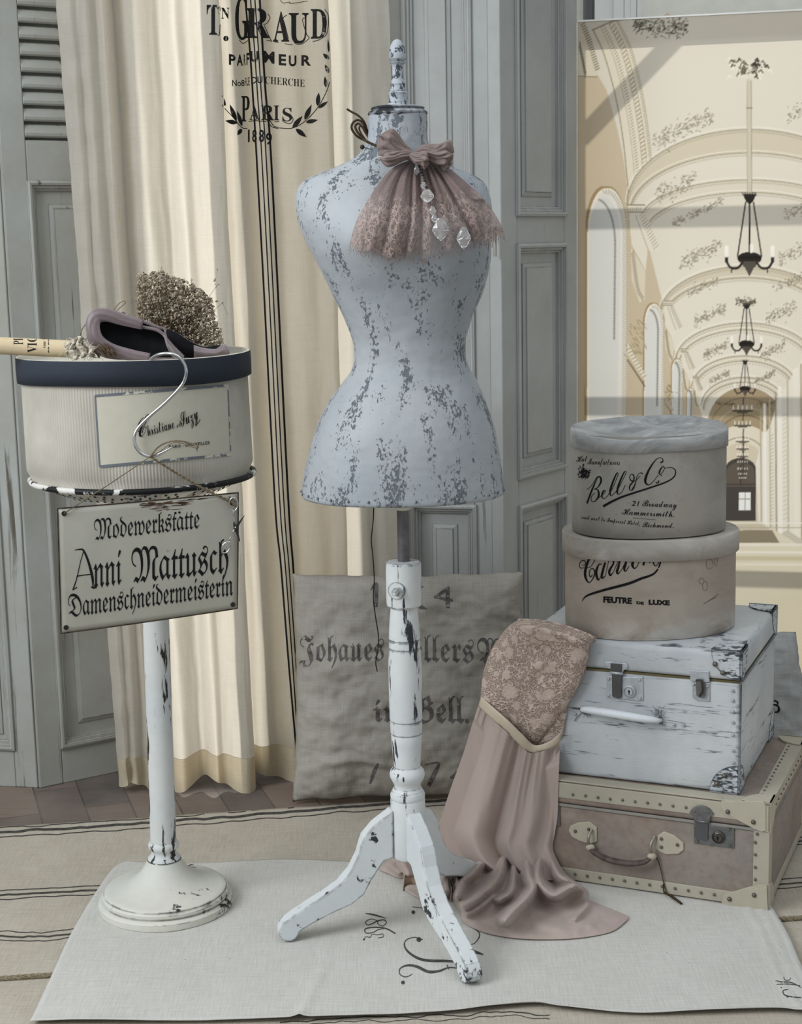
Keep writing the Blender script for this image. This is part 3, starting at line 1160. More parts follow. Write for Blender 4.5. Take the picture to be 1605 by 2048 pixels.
# ================================================================== folding shutters
class Leaf:
    """one shutter leaf standing on a floor line from P0 along e; front faces the camera side"""

    def __init__(s, P0, e):
        s.P = Vector((P0[0], P0[1], 0))
        s.e = Vector((e[0], e[1], 0)).normalized()
        s.n = Vector((s.e.y, -s.e.x, 0))
        if s.n.y > 0:
            s.n = -s.n

    def sz(s, x, y):
        p = onp(x, y, s.P, s.n)
        return (p - s.P).dot(s.e), p.z

    def fr(s, a, d, z):
        return s.P + s.e * a + s.n * d + Vector((0, 0, z))

    def box(s, mb, a0, a1, d0, d1, z0, z1):
        return mb.box(a0, a1, d0, d1, z0, z1, s.fr)

    def ring(s, mb, a0, a1, z0, z1, w, prof):
        """moulding frame: prof list of (inset, depth)"""
        G = []
        for q, d in prof:
            G.append([s.fr(a0 + q, d, z0 + q), s.fr(a1 - q, d, z0 + q), s.fr(a1 - q, d, z1 - q), s.fr(a0 + q, d, z1 - q)])
        b = len(mb.V)
        mb.add([p for r in G for p in r], [(i * 4 + j, i * 4 + (j + 1) % 4, (i + 1) * 4 + (j + 1) % 4, (i + 1) * 4 + j) for i in range(len(prof) - 1) for j in range(4)])


MOULD = [(0, 0.0005), (0.0, 0.006), (0.006, 0.009), (0.011, 0.007), (0.012, 0.001), (0.018, 0.0), (0.019, -0.005), (0.024, -0.007), (0.024, -0.02)]


def leaf_parts(root, L, w, z0, z1, mat, holes, th=0.034, field=True, louvre=()):
    """stiles and rails around the given openings [(a0,a1,z0,z1)], moulding and raised field in each"""
    hs = sorted(holes, key=lambda h: h[2])
    a0, a1 = min(h[0] for h in hs), max(h[1] for h in hs)
    if a0 > 0.002:
        L.box(MB(), 0, a0, -th, 0, z0, z1).build('stile', mat, root, smooth=False, bevel=0.003)
    if w - a1 > 0.002:
        L.box(MB(), a1, w, -th, 0, z0, z1).build('stile', mat, root, smooth=False, bevel=0.003)
    zc = z0
    for h in hs + [(0, 0, z1, z1)]:
        if h[2] - zc > 0.002:
            L.box(MB(), a0, a1, -th, -0.0005, zc, h[2]).build('rail', mat, root, smooth=False, bevel=0.002)
        zc = h[3]
    for i, h in enumerate(hs):
        if i in louvre:
            mb = MB()
            n = int((h[3] - h[2]) / 0.0355)
            for k in range(n):
                z = h[2] + (k + 0.15) * (h[3] - h[2]) / n
                prof = [(-0.004, z), (0.002, z + 0.004), (0.003, z + 0.010), (-0.007, z + 0.029), (-0.014, z + 0.032), (-0.020, z + 0.026), (-0.012, z + 0.012)]
                P = [L.fr(h[0], d, zz) for d, zz in prof]
                mb.prism(P, L.e * (h[1] - h[0]))
            mb.build('louvres', mat, root, smooth=False, bevel=0.0015)
            L.box(MB(), h[0], h[1], -th, -0.028, h[2], h[3]).build('backing_board', mat, root, smooth=False)
            continue
        L.box(MB(), h[0], h[1], -0.026, -0.014, h[2], h[3]).build('panel_board', mat, root, smooth=False)
        mb = MB()
        L.ring(mb, h[0] - 0.006, h[1] + 0.006, h[2] - 0.006, h[3] + 0.006, 0.02, MOULD)
        mb.build('moulding', mat, root, smooth=True, angle=35)
        if field:
            q = field if isinstance(field, float) else 0.05
            mb = MB()
            L.ring(mb, h[0] + q, h[1] - q, h[2] + q, h[3] - q, 0, [(0, -0.014), (0, -0.0115), (0.010, -0.008), (0.011, -0.005)])
            b = len(mb.V) - 4
            mb.F.append((b, b + 1, b + 2, b + 3))
            mb.build('raised_field', mat, root, smooth=False)


ZT = 2.95
# left pair
fold = fl(80, 1577, GZ)
farp = fl(232, 1545, GZ)
Lr = Leaf(fold, (farp - fold))
rt = thing('folding_shutter', 'worn grey shutter leaf with louvres above a panel, left of the curtain', 'shutter', Vector((fold.x, fold.y, GZ)) + Lr.e * 0.2, 'painted folding shutters')
lv0 = Lr.sz(52, 280)
pn1 = Lr.sz(57, 366)
pn0 = Lr.sz(131, 1492)
sl = (Lr.sz(34, 20)[0] + lv0[0]) / 2
leaf_parts(rt, Lr, 0.44, GZ, ZT, M['shutter_l'], [(sl, 0.36, lv0[1], ZT - 0.14), (sl + 0.002, 0.36, pn0[1], pn1[1])], louvre=(1,), field=0.048)
Ll = Leaf(fold + Vector((-0.006, 0.002, 0)), fl(0, 1573, GZ) - fold)
rt = thing('folding_shutter', 'worn grey shutter leaf cut by the left edge of the photo', 'shutter', Vector((fold.x, fold.y, GZ)) + Ll.e * 0.2, 'painted folding shutters')
q = Ll.sz(27, 1496)
leaf_parts(rt, Ll, 0.44, GZ, ZT, M['shutter_l'], [(q[0], 0.36, q[1], q[1] + 0.85), (q[0], 0.36, q[1] + 0.99, ZT - 0.12)], field=0.03)

# right pair: a pale leaf turned to us and a darker leaf going away from its edge
c0 = at(986, 1000, 3.72)
La = Leaf(c0, (-math.cos(math.radians(14)), math.sin(math.radians(14))))
rt = thing('folding_shutter', 'pale grey panelled shutter leaf behind the dress form, right of the curtain', 'shutter', Vector((c0.x, c0.y, GZ)) + La.e * 0.2, 'painted folding shutters')
a0 = La.sz(945, 600)[0]
a1 = La.sz(809, 100)[0]
zA, zB = La.sz(900, 1013)[1], La.sz(940, 762)[1]
leaf_parts(rt, La, 0.32, GZ, ZT, M['shutter'], [(a0, a1, 0.16, zA), (a0, a1, zB, ZT - 0.12)], field=0.046)
d0 = at(988, 1000, 3.70)
Lb = Leaf(d0 + Vector((0.024, 0.0, 0)), (math.cos(math.radians(55)), math.sin(math.radians(55))))
rt = thing('folding_shutter', 'darker grey panelled shutter leaf beside the printed hall board, turned edge on', 'shutter', Vector((d0.x, d0.y, GZ)) + Lb.e * 0.2, 'painted folding shutters')
wB = Lb.sz(1155, 500)[0]
b0, b1 = Lb.sz(1034, 300)[0], Lb.sz(1129, 300)[0]
zs = [Lb.sz(1085, y)[1] for y in (1003, 943, 491, 428)]
leaf_parts(rt, Lb, wB, GZ, ZT, M['shutter'], [(b0, b1, 0.16, zs[0]), (b0, b1, zs[1], zs[2]), (b0, b1, zs[3], ZT - 0.1)], field=0.042)
# hinges on the fold
hgm = plain('painted_hinge', '#8f8f88', 0.5, 0.2)
for z in (0.35, 1.25, 2.1):
    p = Vector((d0.x + 0.008, d0.y - 0.014, z))
    MB().tube([p, p + Vector((0, 0, 0.07))], 0.004, 8).build('hinge', hgm, rt)


# ================================================================== curtain
CUR = [(112, 238, 3.600), (135, 255, 3.572), (150, 262, 3.585), (168, 276, 3.572), (190, 292, 3.59), (207, 302, 3.565), (226, 326, 3.635), (250, 350, 3.59), (272, 370, 3.566), (300, 395, 3.60), (320, 412, 3.618), (345, 436, 3.574), (368, 452, 3.600), (392, 473, 3.580), (420, 496, 3.566), (436, 509, 3.572),
       (438, 511, 3.590), (425, 505, 3.620), (418, 500, 3.648), (428, 508, 3.664), (450, 528, 3.640), (480, 556, 3.660), (512, 590, 3.630), (540, 618, 3.655), (575, 650, 3.640), (612, 680, 3.655), (645, 700, 3.645), (656, 706, 3.656),
       (655, 706, 3.672), (630, 690, 3.682), (560, 632, 3.690), (490, 570, 3.692), (472, 552, 3.702), (490, 570, 3.714), (560, 632, 3.716), (630, 696, 3.712), (672, 735, 3.700), (696, 755, 3.728), (722, 780, 3.700), (748, 805, 3.712), (776, 832, 3.722)]


def build_curtain():
    zt, zbm = at(400, 0, 3.6).z, GZ + 0.012
    pts = []
    for xt, xb, Y in CUR:
        a, b = at(xt, 0, Y), at(xb, 1560, Y)
        pts.append((a.x, a.z, b.x, b.z, Y))
    K = spline([(p[0], p[2], p[4]) for p in pts], 7)
    zA = sum(p[1] for p in pts) / len(pts)
    zB = sum(p[3] for p in pts) / len(pts)
    rows = 150
    G, H = [], []
    top = 2.90
    hem_z = 0.075
    nK = len(K)
    for j in range(rows + 1):
        z = lerp(zbm, top, j / rows)
        row = []
        for i, k in enumerate(K):
            t = (z - zB) / (zA - zB)
            x = lerp(k[1], k[0], t)
            y = k[2]
            sgn = i / nK
            w = max(0.0, 1 - i / 34.0)
            crk = 0.010 * w * fbm(x * 9, z * 11, 3) + 0.006 * w * fbm(x * 30, z * 22, 5)
            wav = 0.006 * fbm(sgn * 14, z * 1.6, 1) + 0.0035 * fbm(sgn * 60, z * 7, 9)
            dz = 0.010 * math.sin(sgn * 31) if j == 0 else 0
            row.append(Vector((x + 0.004 * fbm(sgn * 9, z * 2.5, 4), y + crk + wav - 0.02 * max(0, 0.35 - z) * math.sin(sgn * 45), z + dz + 0.006 * (1 - min(1, j / 8)) * math.sin(sgn * 31))))
        G.append(row)
    jh = int((hem_z - zbm) / (top - zbm) * rows) + 1
    root = thing('linen_curtain', 'long cream linen curtain with printed lettering and dark stripes, in front of the window', 'curtain', (G[0][0] + G[0][-1]) / 2)
    main = MB().grid(G[jh:]).build('drop', M['curtain'], root)
    hem = MB().grid([[p + Vector((0, -0.0012, 0)) for p in r] for r in G[:jh + 1]]).build('hem', M['hem'], root)
    rod = MB().tube([(-0.98, 3.64, top + 0.01), (0.1, 3.70, top + 0.01)], 0.012, 12)
    rod.build('rod', plain('curtain_rod', '#5c5a58', 0.4, 0.7), root)
    for y0 in (main,):
        tree = bvh(main, hem)
    # stripes
    l1 = [(490, -30), (491, 0), (500, 100), (506, 190), (512, 290), (527, 560), (550, 1000), (562, 1130), (578, 1330), (597, 1545)]
    l4 = [(519, -30), (520, 0), (526, 100), (532, 190), (541, 290), (555, 560), (577, 1000), (588, 1150), (604, 1390), (607, 1560)]
    st = Ink()
    for f, w in ((0, 3.6), (0.36, 2.4), (0.66, 2.4), (1, 4.0)):
        st.stroke([(lerp(a[0], b[0], f), lerp(a[1], b[1], f)) for a, b in zip(l1, l4)], w, 24)
    st.lay('stripes', root, tree, M['ink'], 0.0009, 9)
    k = Ink()
    X = lambda v: 420 + 0.162 * v
    Yp = lambda v: 0.162 * v
    L_ = lambda s, a, b, c, d, w=0.0, dy=0: k.letter(s, X(a), X(b), Yp(c), Yp(d), w, dy)
    # large arched name with an outline shadow
    k.mark('name_line')
    for s, a, b, c, d in ((serif('T'), -40, 122, 60, 430), (serif('N'), 140, 242, 95, 235), ('\u2022', 165, 232, 440, 510), (serif('G'), 312, 482, -40, 495), (serif('R'), 440, 740, 100, 470), (serif('A'), 780, 980, 140, 515), (serif('U'), 975, 1220, 160, 540), (serif('D'), 1245, 1445, 112, 478)):
        L_(s, a, b, c, d, 0.006)
    o2 = [((X(1), Yp(1)), 1)]
    for pts in ([(1185, 215), (1145, 250), (1195, 420), (1225, 470), (1140, 540), (1080, 548), (1040, 520)], [(700, 495), (770, 510)], [(795, 515), (850, 525)], [(925, 540), (1020, 555)], [(950, 185), (905, 225), (925, 300), (970, 480)], [(360, 490), (410, 535), (470, 500)], [(1420, 115), (1465, 200), (1450, 400), (1370, 480), (1270, 515)], [(715, 170), (742, 220), (700, 290), (660, 300)], [(830, 395), (890, 395)], [(95, 110), (125, 100), (120, 410), (90, 430)], [(670, 310), (760, 510)]):
        k.stroke([(X(a), Yp(b)) for a, b in pts], 1.5)
    k.mark('trade_line')
    for ch, a, b, c, d, dy in (('P', 235, 318, 672, 805, 2), ('A', 332, 408, 672, 812, 0), ('R', 418, 440, 670, 810, 0), ('F', 452, 486, 652, 802, 0), ('U', 500, 600, 630, 765, 0), ('M', 660, 798, 632, 780, 2.5), ('E', 850, 942, 670, 808, 1), ('U', 975, 1070, 684, 820, 0), ('R', 1130, 1250, 680, 812, 0)):
        L_(ch, a, b, c, d, 0.035, dy)
    k.mark('street_line')
    L_('No8', 275, 428, 985, 1065, 0.014, 0)
    L_('RUE', 436, 492, 955, 1060, 0.012, -1)
    L_('DU', 512, 650, 945, 1030, 0.014, -2)
    L_(serif('CHERCHE').replace('x', ''), 682, 1172, 962, 1054, -0.006, 7)
    k.mark('city_line')
    for ch, a, b, c, d in (('P', 388, 492, 1185, 1500), ('A', 490, 612, 1305, 1482), ('R', 632, 790, 1300, 1485), ('I', 790, 856, 1302, 1485), ('S', 895, 1015, 1330, 1500)):
        L_(serif(ch), a, b, c, d, 0.004)
    for pts in ([(480, 1500), (560, 1490), (640, 1498)], [(640, 1500), (700, 1500)], [(735, 1480), (790, 1555), (855, 1575)], [(700, 1470), (760, 1560), (850, 1588)], [(800, 1502), (858, 1502)], [(905, 1500), (980, 1528), (1025, 1490), (1020, 1440)], [(860, 1580), (1020, 1580), (1170, 1500), (1330, 1330), (1440, 1130), (1480, 1010)], [(462, 1585), (390, 1570), (280, 1440), (175, 1330), (150, 1290)]):
        k.stroke([(X(a), Yp(b)) for a, b in pts], 1.6)
    k.mark('year_line')
    for ch, a, b in (('1', 470, 492), ('8', 522, 580), ('8', 605, 670), ('9', 692, 768)):
        L_(ch, a, b, 1600 if ch != '9' else 1640, 1755 if ch != '9' else 1790, 0.02)
    for a, b, w in (((1020, 1580), (1145, 1430), 60), ((1060, 1590), (1195, 1695), 60), ((1170, 1480), (1258, 1290), 60), ((1185, 1510), (1335, 1480), 52), ((1330, 1310), (1345, 1140), 56), ((1340, 1335), (1460, 1250), 46), ((1435, 1080), (1420, 940), 44), ((1470, 900), (1422, 795), 48), ((1475, 730), (1395, 660), 50), ((1470, 650), (1460, 480), 26), ((340, 1520), (190, 1490), 56), ((330, 1500), (245, 1285), 56), ((400, 1560), (335, 1365), 48), ((395, 1590), (340, 1670), 50), ((185, 1350), (150, 1170), 52)):
        k.mark('printed_leaf')
        k.leaf((X(a[0]), Yp(a[1])), (X(b[0]), Yp(b[1])), w * 0.162)
    k.mark('scroll')
    k.stroke([(X(870), 0), (X(905), 6), (X(985), 4), (X(1000), 7), (X(1210), 2)], 1.2)
    k.lay('printed_lettering', root, tree, plain('curtain_print', '#2b2b29', 0.9, 0, 0.05, 0.2, 120), 0.0006, 7)
    return root


build_curtain()


# ================================================================== linen on the floor
def sheet(name, a0, a1, b0, b1, z, mat, nx=150, ny=60, amp=0.0016, seed=0, edge=0.0):
    """a0-a1 back edge, b0-b1 front edge (floor points)"""
    G = []
    for j in range(ny + 1):
        row = []
        for i in range(nx + 1):
            p = a0.lerp(a1, i / nx).lerp(b0.lerp(b1, i / nx), j / ny)
            w = 0.006 * fbm(p.x * 3, seed, 2) + 0.002 * fbm(p.x * 11, seed + 4)
            row.append(Vector((p.x, p.y + w * (1 if j in (0, ny) else 0.6), z + amp * (fbm(p.x * 5, p.y * 5, seed) + 0.7) * 0.8)))
        G.append(row)
    return MB().grid(G).build(name, mat, None, solid=-0.0015)


ba, bb = fl(0, 1653, -0.006), fl(900, 1593, -0.006)
dirb = (bb - ba).normalized()
ca_, cb_ = fl(0, 1958, -0.006), fl(1567, 1839, -0.006)
dirc = (cb_ - ca_).normalized()
B0, B1 = ba - dirb * 0.4, ba + dirb * 2.5
C0, C1 = ca_ - dirc * 0.4, ca_ + dirc * 2.4
runner = sheet('striped_linen_cloth', B0, B1, C0, C1, -0.0075, M['runner'], 160, 60, 0.0014, 1)
tag(runner, 'wide tan linen cloth with dark stripes near its back edge, spread under the cushion', 'floor cloth', 'linen cloths on the floor')
D0, D1 = C0 + Vector((-0.1, -1.2, 0)), C1 + Vector((0.1, -1.2, 0))
runner2 = sheet('striped_linen_cloth', C0 + Vector((0, 0.01, 0)), C1 + Vector((0, 0.01, 0)), D0, D1, -0.0095, M['runner'], 160, 60, 0.0012, 5)
tag(runner2, 'tan linen cloth in the foreground, lying below the braided cord edge', 'floor cloth', 'linen cloths on the floor')
tr_ = bvh(runner)
k = Ink()


def wob(pts, w, amp=1.5, n=40, seed=0):
    out = []
    P = spline([(x, y, 0) for x, y in pts], n)
    for i, p in enumerate(P):
        out.append((p.x, p.y + amp * fbm(p.x * 0.02, seed, 3)))
    k.stroke(out, w, 1)


for dy, w in ((12, 5.0), (22, 2.2), (3, 2.0)):
    wob([(-40, 1655 + dy), (250, 1637 + dy), (590, 1611 + dy), (760, 1597 + dy), (1120, 1574 + dy)], w, 3, 20, dy)
for dy, w in ((-9, 2.2), (0, 4.0), (8, 2.2)):
    wob([(-40, 1793 + dy), (100, 1785 + dy), (330, 1774 + dy)], w, 2, 20, dy + 30)
    wob([(-40, 1870 + dy), (80, 1874 + dy), (150, 1866 + dy), (300, 1856 + dy)], w * 0.9, 4, 20, dy + 50)
for dy, w in ((0, 2.0), (10, 3.2), (18, 2.0)):
    wob([(1480, 1765 + dy), (1570, 1758 + dy), (1640, 1752 + dy)], w, 2, 20, dy + 70)
    wob([(1540, 1678 + dy * 0.8), (1640, 1672 + dy * 0.8)], w, 2, 20, dy + 80)
k.lay('woven_stripes', runner, tr_, M['ink_stripe'], 0.0006, 12)
k = Ink()
for dy, w in ((0, 2.4), (8, 1.6)):
    wob([(560, 2046 + dy), (700, 2035 + dy), (900, 2031 + dy), (1010, 2024 + dy), (1100, 2030 + dy)], w, 5, 20, dy + 90)
k.lay('woven_stripes', runner2, bvh(runner2), M['ink_stripe'], 0.0006, 12)
# braided cord along the front edge of the tan cloth
cd = MB()
for ph in (0, 2.1, 4.2):
    P = []
    n = 520
    for i in range(n + 1):
        p = C0.lerp(C1, i / n)
        a = i * 0.95 + ph
        P.append(Vector((p.x, p.y + 0.006 * fbm(p.x * 3, 1, 2) + 0.0036 * math.cos(a), -0.0062 + 0.0026 * math.sin(a))))
    cd.tube(P, 0.0031, 6)
cd.build('braided_cord', plain('braided_straw_cord', '#8f846e', 0.95, 0, 0.05, 0.25, 200), runner)

# pale grain sack in the middle
ML = [(60, 2043), (100, 1958), (134, 1884), (168, 1822), (203, 1768), (228, 1736), (250, 1723)]
MR = [(1668, 2032), (1628, 1982), (1602, 1930), (1580, 1878), (1556, 1836), (1516, 1780), (1440, 1722)]
ml = spline([(x, y, 0) for x, y in ML], 12)
mr = spline([(x, y, 0) for x, y in MR], 12)
fo = [(0, 0), (0.15, 0), (0.31, -2), (0.52, -16), (0.63, -29), (0.66, -22), (0.78, -10), (0.93, -15), (1, 0)]
G = []
nj, ni = len(ml), 170
for j in range(nj):
    row = []
    v = j / (nj - 1)
    for i in range(ni + 1):
        u = i / ni
        p = ml[j].lerp(mr[j], u)
        dy = interp(fo, u)[0] * max(0, 1 - v * 7)
        if v > 0.9:
            dy += 4 * math.sin(u * 17) * (v - 0.9) * 10
        q = fl(p.x, p.y + dy)
        z = 0.0012 * fbm(q.x * 7, q.y * 7, 3) + 0.0008
        rdg = math.exp(-((u - 0.335 - 0.02 * math.sin(v * 5)) / 0.006) ** 2) * max(0, 1 - v * 2.2)
        z += 0.005 * rdg
        if j == 0:
            z += 0.004 * (1 + math.sin(u * 23)) * 0.5
        # turned side hem on the right
        if u > 0.955:
            z += 0.003 * math.sin((u - 0.955) / 0.045 * math.pi * 2.5) ** 2
        row.append(Vector((q.x, q.y, z)))
    G.append(row)
mat_o = MB().grid(G).build('grain_sack', M['mat'], None, solid=0.0015)
tag(mat_o, 'pale flat linen grain sack on the floor with faded figures, under the stands', 'sack cloth')
tm = bvh(mat_o)
k = Ink()
Z = lambda x, y: (700 + 0.3738 * x, 1580 + 0.3738 * y)


def zs_(pts, w, n=6):
    k.stroke([Z(*p) for p in pts], w, n)


zs_([(85, 660), (130, 668), (195, 686)], [2, 4, 1.5])                                    # 1863 turned on its side
zs_([(150, 700), (115, 690), (85, 705), (95, 722), (120, 715), (150, 700), (185, 695), (195, 712), (175, 728), (150, 715), (150, 700)], [1.5, 2.5, 1.5])
zs_([(245, 768), (190, 740), (120, 735), (82, 745), (88, 765), (125, 762), (150, 748), (185, 742)], [3, 2.4, 1.4])
zs_([(75, 798), (88, 785), (110, 788), (120, 772), (150, 775), (175, 770), (180, 785), (150, 792)], 1.6)
k.dot(Z(76, 800), 2)
k.dot(Z(340, 654), 4)
k.dot(Z(285, 1030), 4)
k.mark('monogram')
zs_([(390, 800), (345, 788), (300, 805), (295, 840), (330, 880), (400, 910), (520, 915), (590, 920)], [2, 1.6, 3, 5, 6, 3])
zs_([(335, 985), (300, 1000), (268, 985), (270, 955), (310, 938), (360, 945), (420, 972), (480, 968), (530, 950), (590, 955)], [1.6, 2, 2, 4, 6, 6, 3, 2])
zs_([(520, 935), (530, 960)], 2)
zs_([(610, 700), (680, 750), (695, 780), (670, 818), (640, 828)], [2, 2.5, 1.5])
zs_([(335, 625), (390, 632), (440, 650)], 1.4)
k.dot(Z(370, 800), 5)
zs_([(620, 870), (660, 865), (715, 880)], [3, 7, 3])
k.mark('corner_monogram')
Z = lambda x, y: (1200 + 0.2523 * x, 1700 + 0.2523 * y)
zs_([(1395, 1035), (1440, 1045), (1520, 1050), (1600, 1090)], [1.5, 2.6, 2.2, 1.5])
zs_([(1405, 1065), (1500, 1062), (1590, 1075)], [1.5, 2, 1.5])
zs_([(1460, 1005), (1470, 1030), (1505, 1030), (1515, 1012)], 1.6)
zs_([(1495, 1105), (1455, 1115), (1470, 1150), (1540, 1165), (1600, 1170)], [1.6, 2.2, 2.6, 2])
k.dot(Z(1490, 1162), 2)
k.dot(Z(1440, 1090), 1.5)
k.lay('faded_print', mat_o, tm, M['ink_grey'], 0.0006, 10)

# ================================================================== dress form
DY = 2.78
dcx = at(814, 1655, DY).x
base = Vector((dcx, DY, 0.0))
form = thing('dress_form', 'distressed white and blue grey dress form on a turned three legged stand', 'mannequin', base)
TS = [(228, 738, 855, .050, .052, 2), (250, 737, 855, .051, .053, 2), (275, 735, 855, .053, .056, 2), (290, 730, 858, .055, .060, 2), (305, 720, 866, .058, .066, 2), (320, 699, 882, .061, .071, 2),
      (335, 664, 905, .064, .075, 2.05), (345, 638, 926, .067, .078, 2.1), (355, 614, 950, .071, .081, 2.25), (366, 601, 966, .076, .084, 2.4), (380, 594, 976, .084, .088, 2.5), (400, 591, 981, .095, .092, 2.55),
      (430, 594, 984, .110, .094, 2.5), (460, 604, 984, .121, .094, 2.4), (500, 622, 983, .126, .092, 2.3), (540, 643, 978, .120, .088, 2.2), (585, 665, 967, .106, .082, 2.1), (640, 691, 945, .092, .074, 2.1),
      (690, 708, 933, .085, .070, 2.1), (715, 709, 933, .085, .070, 2.1), (740, 701, 941, .089, .074, 2.1), (760, 687, 952, .096, .081, 2.1), (800, 659, 971, .113, .100, 2.1), (840, 637, 985, .127, .114, 2.1),
      (880, 623, 995, .135, .122, 2.1), (920, 613, 1001, .140, .127, 2.1), (960, 606, 1006, .143, .130, 2.1), (985, 603, 1009, .144, .132, 2.1)]


def torso():
    G = []
    seg = 120
    ys = [228 + (985 - 228) * i / 190 for i in range(191)]
    ys = sorted(set(ys + [330 + i for i in range(0, 60, 2)]))
    for y in ys:
        L, Rr, f, b, n = interp(TS, y)
        pl, pr = at(L, y, DY), at(Rr, y, DY)
        cx, hw, z = (pl.x + pr.x) / 2, (pr.x - pl.x) / 2, (pl.z + pr.z) / 2
        row = []
        for k_ in range(seg):
            a = 2 * math.pi * k_ / seg
            c, s_ = math.cos(a), math.sin(a)
            e = 2 / n
            x = hw * math.copysign(abs(c) ** e, c)
            d = (b if s_ > 0 else f) * math.copysign(abs(s_) ** e, s_)
            yy = DY + d
            X_ = cx + x
            if s_ < 0:
                for bx, s2 in ((738, 1), (902, 1)):
                    px = at(bx, 475, DY)
                    yy -= 0.022 * math.exp(-((X_ - px.x) / 0.055) ** 2 - ((z - px.z) / 0.06) ** 2) * min(1, -s_ * 1.6)
            lump = 0.0016 * fbm(X_ * 16, z * 16, yy * 16) + 0.0007 * fbm(X_ * 70, z * 70, yy * 70)
            row.append(Vector((X_ + lump * c, yy + lump * s_, z)))
        G.append(row)
    # turn the hem under and close it
    last = G[-1]
    c0 = sum(last, Vector()) / seg
    for q, dz in ((0.985, -0.004), (0.95, -0.003), (0.5, 0.006), (0.02, 0.008)):
        G.append([Vector((c0.x + (p.x - c0.x) * q, c0.y + (p.y - c0.y) * q, p.z + dz)) for p in last])
    mb = MB().grid(G, cv=True)
    return mb, last


mb, hemring = torso()
bust = mb.build('torso', M['bust'], form)
_n = len(mb.V) // 120
_s = []
for _j in range(_n):
    for _k in range(120):
        _a = _k * 3.0
        _s.append(max(math.exp(-((_a - q) / w) ** 2) for q, w in ((268, 3.5), (303, 4.0), (232, 4.0), (196, 5.0), (344, 5.0))) + (0.5 if _j > _n - 16 else 0.0) + (0.45 if _j < 26 else 0.0))
bust.data.attributes.new('seam', 'FLOAT', 'POINT').data.foreach_set('value', np.array(_s, np.float32))
TB = bvh(bust)
dots('hem_tack', [p + Vector((p.x - dcx, p.y - DY, 0)).normalized() * 0.0005 + Vector((0, 0, 0.006)) for i, p in enumerate(hemring) if i >= 60 and i % 4 == 0], 0.0028, M['finial'], form)


def lathe_px(name, axis, Y, prof, mat, parent, seg=40, **kw):
    """prof: (y px, r px) from top to bottom about a vertical axis through the pixel axis=(x, y)"""
    c = at(axis[0], axis[1], Y)
    s = 1 / ppm(c)
    P = [(r * s, at(axis[0] + 0.02 * (y - axis[1]), y, Y).z) for y, r in prof]
    P.reverse()
    return MB().lathe((c.x, c.y), P, seg).build(name, mat, parent, angle=kw.pop('angle', 32), **kw)


cap = lathe_px('neck_cap', (796, 220), DY, [(210, 22), (213, 49), (215, 53), (217, 54), (219, 52.5), (221, 53.5), (223, 58), (226, 60), (229, 60), (231, 58), (236, 56)], paint('worn_cap_paint', '#aab0b6', '#23272c', 0.49, 40, (1, 1, 2), 0.3, 0.004, soft=0.04), form, 64)
lathe_px('finial', (796, 150), DY, [(78, 0.5), (80, 6), (84, 10), (90, 13), (98, 15.3), (108, 16.8), (116, 17.2), (119, 16.6), (121, 14.5), (123, 13), (125, 15.4), (127, 15.4), (129, 12.5), (132, 11), (137, 10.6), (147, 11), (158, 12.4), (166, 14), (167, 14.6), (169, 15.2), (171, 14.4), (173, 14.6), (180, 15.4), (183, 15.8), (185, 19), (187, 20), (190, 19.2), (200, 19), (206, 19.4), (207, 21), (209, 22), (212, 22)], M['finial'], form, 40)
lathe_px('rosette', (806, 1010), DY, [(1000, 23), (1008, 23), (1014, 21), (1018, 16), (1020, 12)], plain('cream_socket', '#d8d5ca', 0.6), form)
lathe_px('pole', (807, 1070), DY, [(1004, 12.3), (1130, 12.3)], M['steel'], form, 24)
col_o = lathe_px('collar', (808, 1165), DY, [(1122, 14), (1123, 33), (1126, 35.5), (1130, 35.6), (1204, 35.4), (1210, 34.5), (1214, 29), (1216, 26)], M['white'], form, 48)
s_c = lambda y: 812
lathe_px('column', (812, 1400), DY, [(1212, 25.5), (1218, 26.5), (1235, 28.5), (1262, 30.5), (1277, 31), (1279, 29.6), (1281, 31.2), (1294, 31.3), (1296, 29.8), (1298, 31.5), (1325, 33), (1370, 33.4), (1410, 33.2), (1438, 32.6), (1440, 31), (1442, 32.4), (1464, 31.6), (1466, 30), (1468, 31), (1485, 30), (1510, 28.4), (1532, 26.6), (1536, 30), (1540, 33.8), (1546, 35.6), (1552, 35), (1558, 32), (1564, 28.5), (1569, 26.5), (1574, 27), (1577, 30), (1581, 31), (1583, 33.6), (1587, 35), (1592, 35), (1595, 34.2), (1597, 35), (1705, 34.6), (1712, 32), (1716, 12)], M['white'], form, 56)
# clamp screw on the collar
cc = at(795, 1182, DY - 0.032)
n_ = (CP - cc)
n_.z = 0
n_ = (Vector((-0.25, -1, 0))).normalized()
a_ = n_.cross(Vector((0, 0, 1)))


def disc(name, c, n, r, th, mat, parent, seg=28, prof=None):
    u = n.cross(Vector((0, 0, 1))).normalized() if abs(n.z) < 0.9 else Vector((1, 0, 0))
    v = n.cross(u)
    G = []
    for q, d in (prof or [(0.98, 0), (1, th * 0.5), (0.94, th), (0.02, th)]):
        G.append([c + n * d + (u * math.cos(2 * math.pi * i / seg) + v * math.sin(2 * math.pi * i / seg)) * r * q for i in range(seg)])
    m_ = MB().grid(G, cv=True)
    return m_.build(name, mat, parent, angle=35)


ws = disc('washer', cc + Vector((0, 0.006, 0)), n_, 0.017, 0.006, M['white'], form)
disc('clamp_screw', cc - n_ * 0.001, n_, 0.0082, 0.026, M['white'], form, 6, [(1, 0), (1, 0.012), (0.72, 0.0125), (0.66, 0.022), (0.5, 0.026), (0.02, 0.026)])
